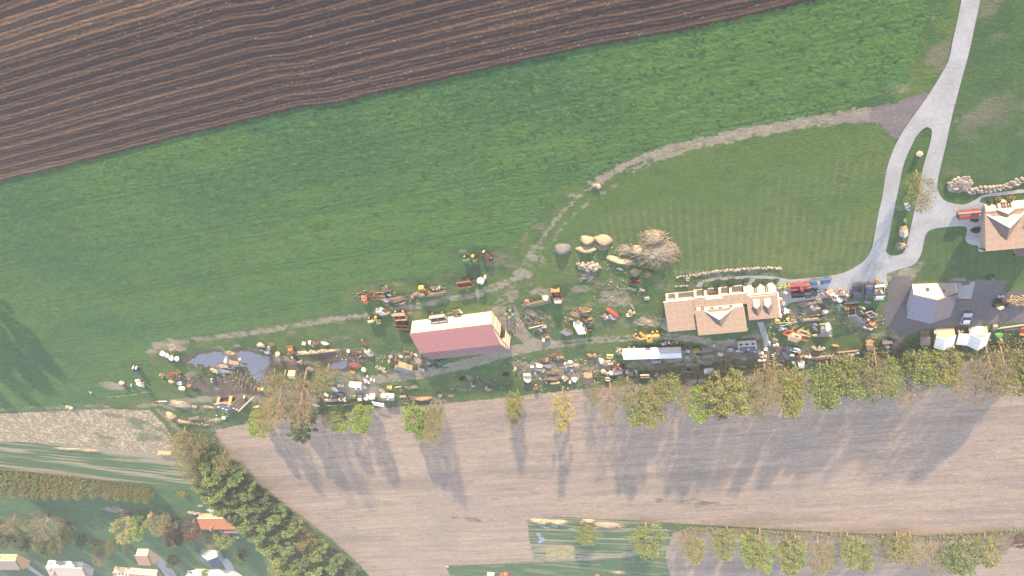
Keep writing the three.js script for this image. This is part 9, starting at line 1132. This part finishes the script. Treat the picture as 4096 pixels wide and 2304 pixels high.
T('tub', 'gazebo_frame', 'round white lattice table on the right village lawn', 'table', 'o', 1868, 715, 0, { r: 1.3, h: 0.8, m: paleM }, 0.8); T('brush', 'flower_bed', 'purple-brown flower bed on the village lawn', 'flower bed', 'n', 1930, 360, 20, { rx: 3.8, rz: 2.6, h: 0.5, n: 110, c: 2, len: 0.8 }, 0.3); T('rocks', 'rock_garden', 'rosy rock garden left of orange-roofed house', 'rocks', 'o', 930, 415, 5, { n: 22, rx: 2.8, rz: 1.2, s: 0.5, h: 0.4 }, 0.4); T('shrub', 'hedge', 'clipped green hedge above the orange-roofed house', 'hedge', 'o', 1380, 375, 0, { r: 3, h: 1.2, n: 700 }, 0.8); T('tarp', 'patio_roof', 'grey patio canopy beside the clipped hedge', 'canopy', 'o', 1205, 385, 5, { rx: 1.7, rz: 1.1, h: 0.9, m: lav }, 0.7); T('shrub', 'bush', 'yellow bush in garden bed above orange-roofed house', 'bush', 'o', 740, 95, 0, { r: 2.6, h: 1.5, m: 1, n: 380 }, 0.8); T('shrub', 'bush', 'green bush row right of the garden bed yellow bush', 'bush', 'o', 1090, 140, 0, { r: 3, h: 1.5, m: 3, n: 420 }, 0.8); T('firewood', 'plant_pot', 'round straw patch on lawn above orange-roofed house', 'straw', 'o', 1030, 295, 0, { n: 24, rx: 1.1, rz: 0.8, h: 0.3 }, 0.2);
T('logs', 'log_pile', 'straw-coloured log row at the end of stubble field', 'logs', 'z', 660, 1810, 4, { n: 10, L: 5, r: 0.3, W: 1.6, m: sand }, 0.5); T('brush', 'straw_heap', 'left pale straw windrow below stubble field', 'straw', 'z', 275, 1796, 3, { rx: 5.5, rz: 0.8, h: 0.5, n: 90, c: 3, len: 1 }, 0.3); T('brush', 'straw_heap', 'right pale straw windrow below stubble field', 'straw', 'z', 362, 1802, 3, { rx: 4, rz: 0.8, h: 0.5, n: 70, c: 3, len: 1 }, 0.3);
for (let i = 0; i < 5; i++) T('pole', 'fence_post', ORD[i] + ' low white stake from the left on village lawn', 'post', 'n', 1300 + i * 162, 570 + i * 18, -60, { L: 1.2, r: 0.07, m: paleM, y: 0.1, y2: 0.7 }, 0.4, 'white stakes on the village lawn');
T('tub', 'raised_bed', 'bare earth ring by lower village house drive', 'planter', 'n', 860, 1120, 0, { r: 1.4, h: 0.4, w: 0.5, m: maroon }, 0.3);
// small debris trodden into the yard between the things, and weeds round them
{
  seed = 4242; const cols = [[0.2, 0.15, 0.11], [0.27, 0.22, 0.18], [0.16, 0.155, 0.16], [0.36, 0.34, 0.32], [0.15, 0.075, 0.055], [0.1, 0.08, 0.07], [0.24, 0.175, 0.12]], zones = [['d', 1450, 850, 14, 7, 900], ['d', 300, 1020, 10, 5, 220], ['j', 1700, 700, 22, 6, 700], ['j', 1000, 870, 20, 3, 350], ['j', 2200, 640, 11, 7, 500], ['k', 250, 640, 10, 7, 520], ['k', 700, 660, 8, 4, 300], ['k', 1200, 660, 9, 2.4, 220], ['h', 200, 860, 9, 7, 420], ['h', 560, 700, 7, 3, 260], ['h', 950, 1010, 6, 6, 260], ['g', 2000, 1050, 6, 7, 300], ['c', 700, 1260, 16, 3, 520], ['c', 850, 640, 8, 5, 240], ['c', 1620, 690, 8, 5, 300], ['b', 1350, 980, 9, 6, 360], ['b', 420, 980, 5, 4, 180], ['t', 1000, 640, 9, 4, 360], ['t', 560, 740, 9, 3, 320], ['e', 700, 690, 8, 3, 240], ['f', 500, 1080, 6, 6, 280], ['f', 1200, 980, 5, 5, 220], ['C', 1650, 620, 10, 6, 300], ['f', 1700, 620, 6, 6, 160], ['d', 2250, 760, 8, 5, 260], ['i', 2300, 820, 9, 3, 150]], list = [];
  for (const [s, x, y, rx, rz, n] of zones) { const c = P(s, x, y); for (let i = 0; i < n; i++) { const a = rr(0, 6.28), t = Math.sqrt(rnd()); list.push([c.x + Math.cos(a) * rx * t, 0.04 + 0.14 * rnd() * rnd(), c.z + Math.sin(a) * rz * t, rr(0.06, 0.24)]); } }
  const m = new THREE.Mesh(leafCloud(list, cols), new THREE.MeshStandardMaterial({ vertexColors: true, roughness: 0.9, side: THREE.DoubleSide })); m.name = 'debris'; m.userData = { kind: 'stuff', label: 'small broken debris strewn between the yard things', category: 'debris' }; scene.add(m);
  const weeds = []; for (let i = 0; i < 9000; i++) { const s = [['j', 1200, 780, 34, 12], ['c', 900, 800, 30, 16], ['f', 1200, 700, 32, 18], ['k', 800, 500, 26, 14], ['g', 300, 700, 14, 12], ['b', 800, 950, 24, 14]][i % 6], c = P(s[0], s[1], s[2]), x = c.x + rr(-1, 1) * s[3], z = c.z + rr(-1, 1) * s[4]; if (fbm(x * 0.3, z * 0.3, 2) < 0.52) continue; weeds.push([x, rr(0.03, 0.25), z, rr(0.06, 0.18)]); }
  const w = new THREE.Mesh(leafCloud(weeds, [[0.06, 0.13, 0.03], [0.1, 0.16, 0.04], [0.15, 0.16, 0.06]]), leafM); w.name = 'weeds'; w.userData = { kind: 'stuff', label: 'green weeds growing between the yard things', category: 'weeds' }; scene.add(w);
}
scene.traverse((o) => { if (o.isMesh) { o.castShadow = true; o.receiveShadow = true; } });
const renderer = new THREE.WebGLRenderer({ antialias: true });
renderer.toneMapping = THREE.LinearToneMapping; renderer.toneMappingExposure = EXPOSURE; renderer.shadowMap.enabled = true;
renderer.render(scene, camera);
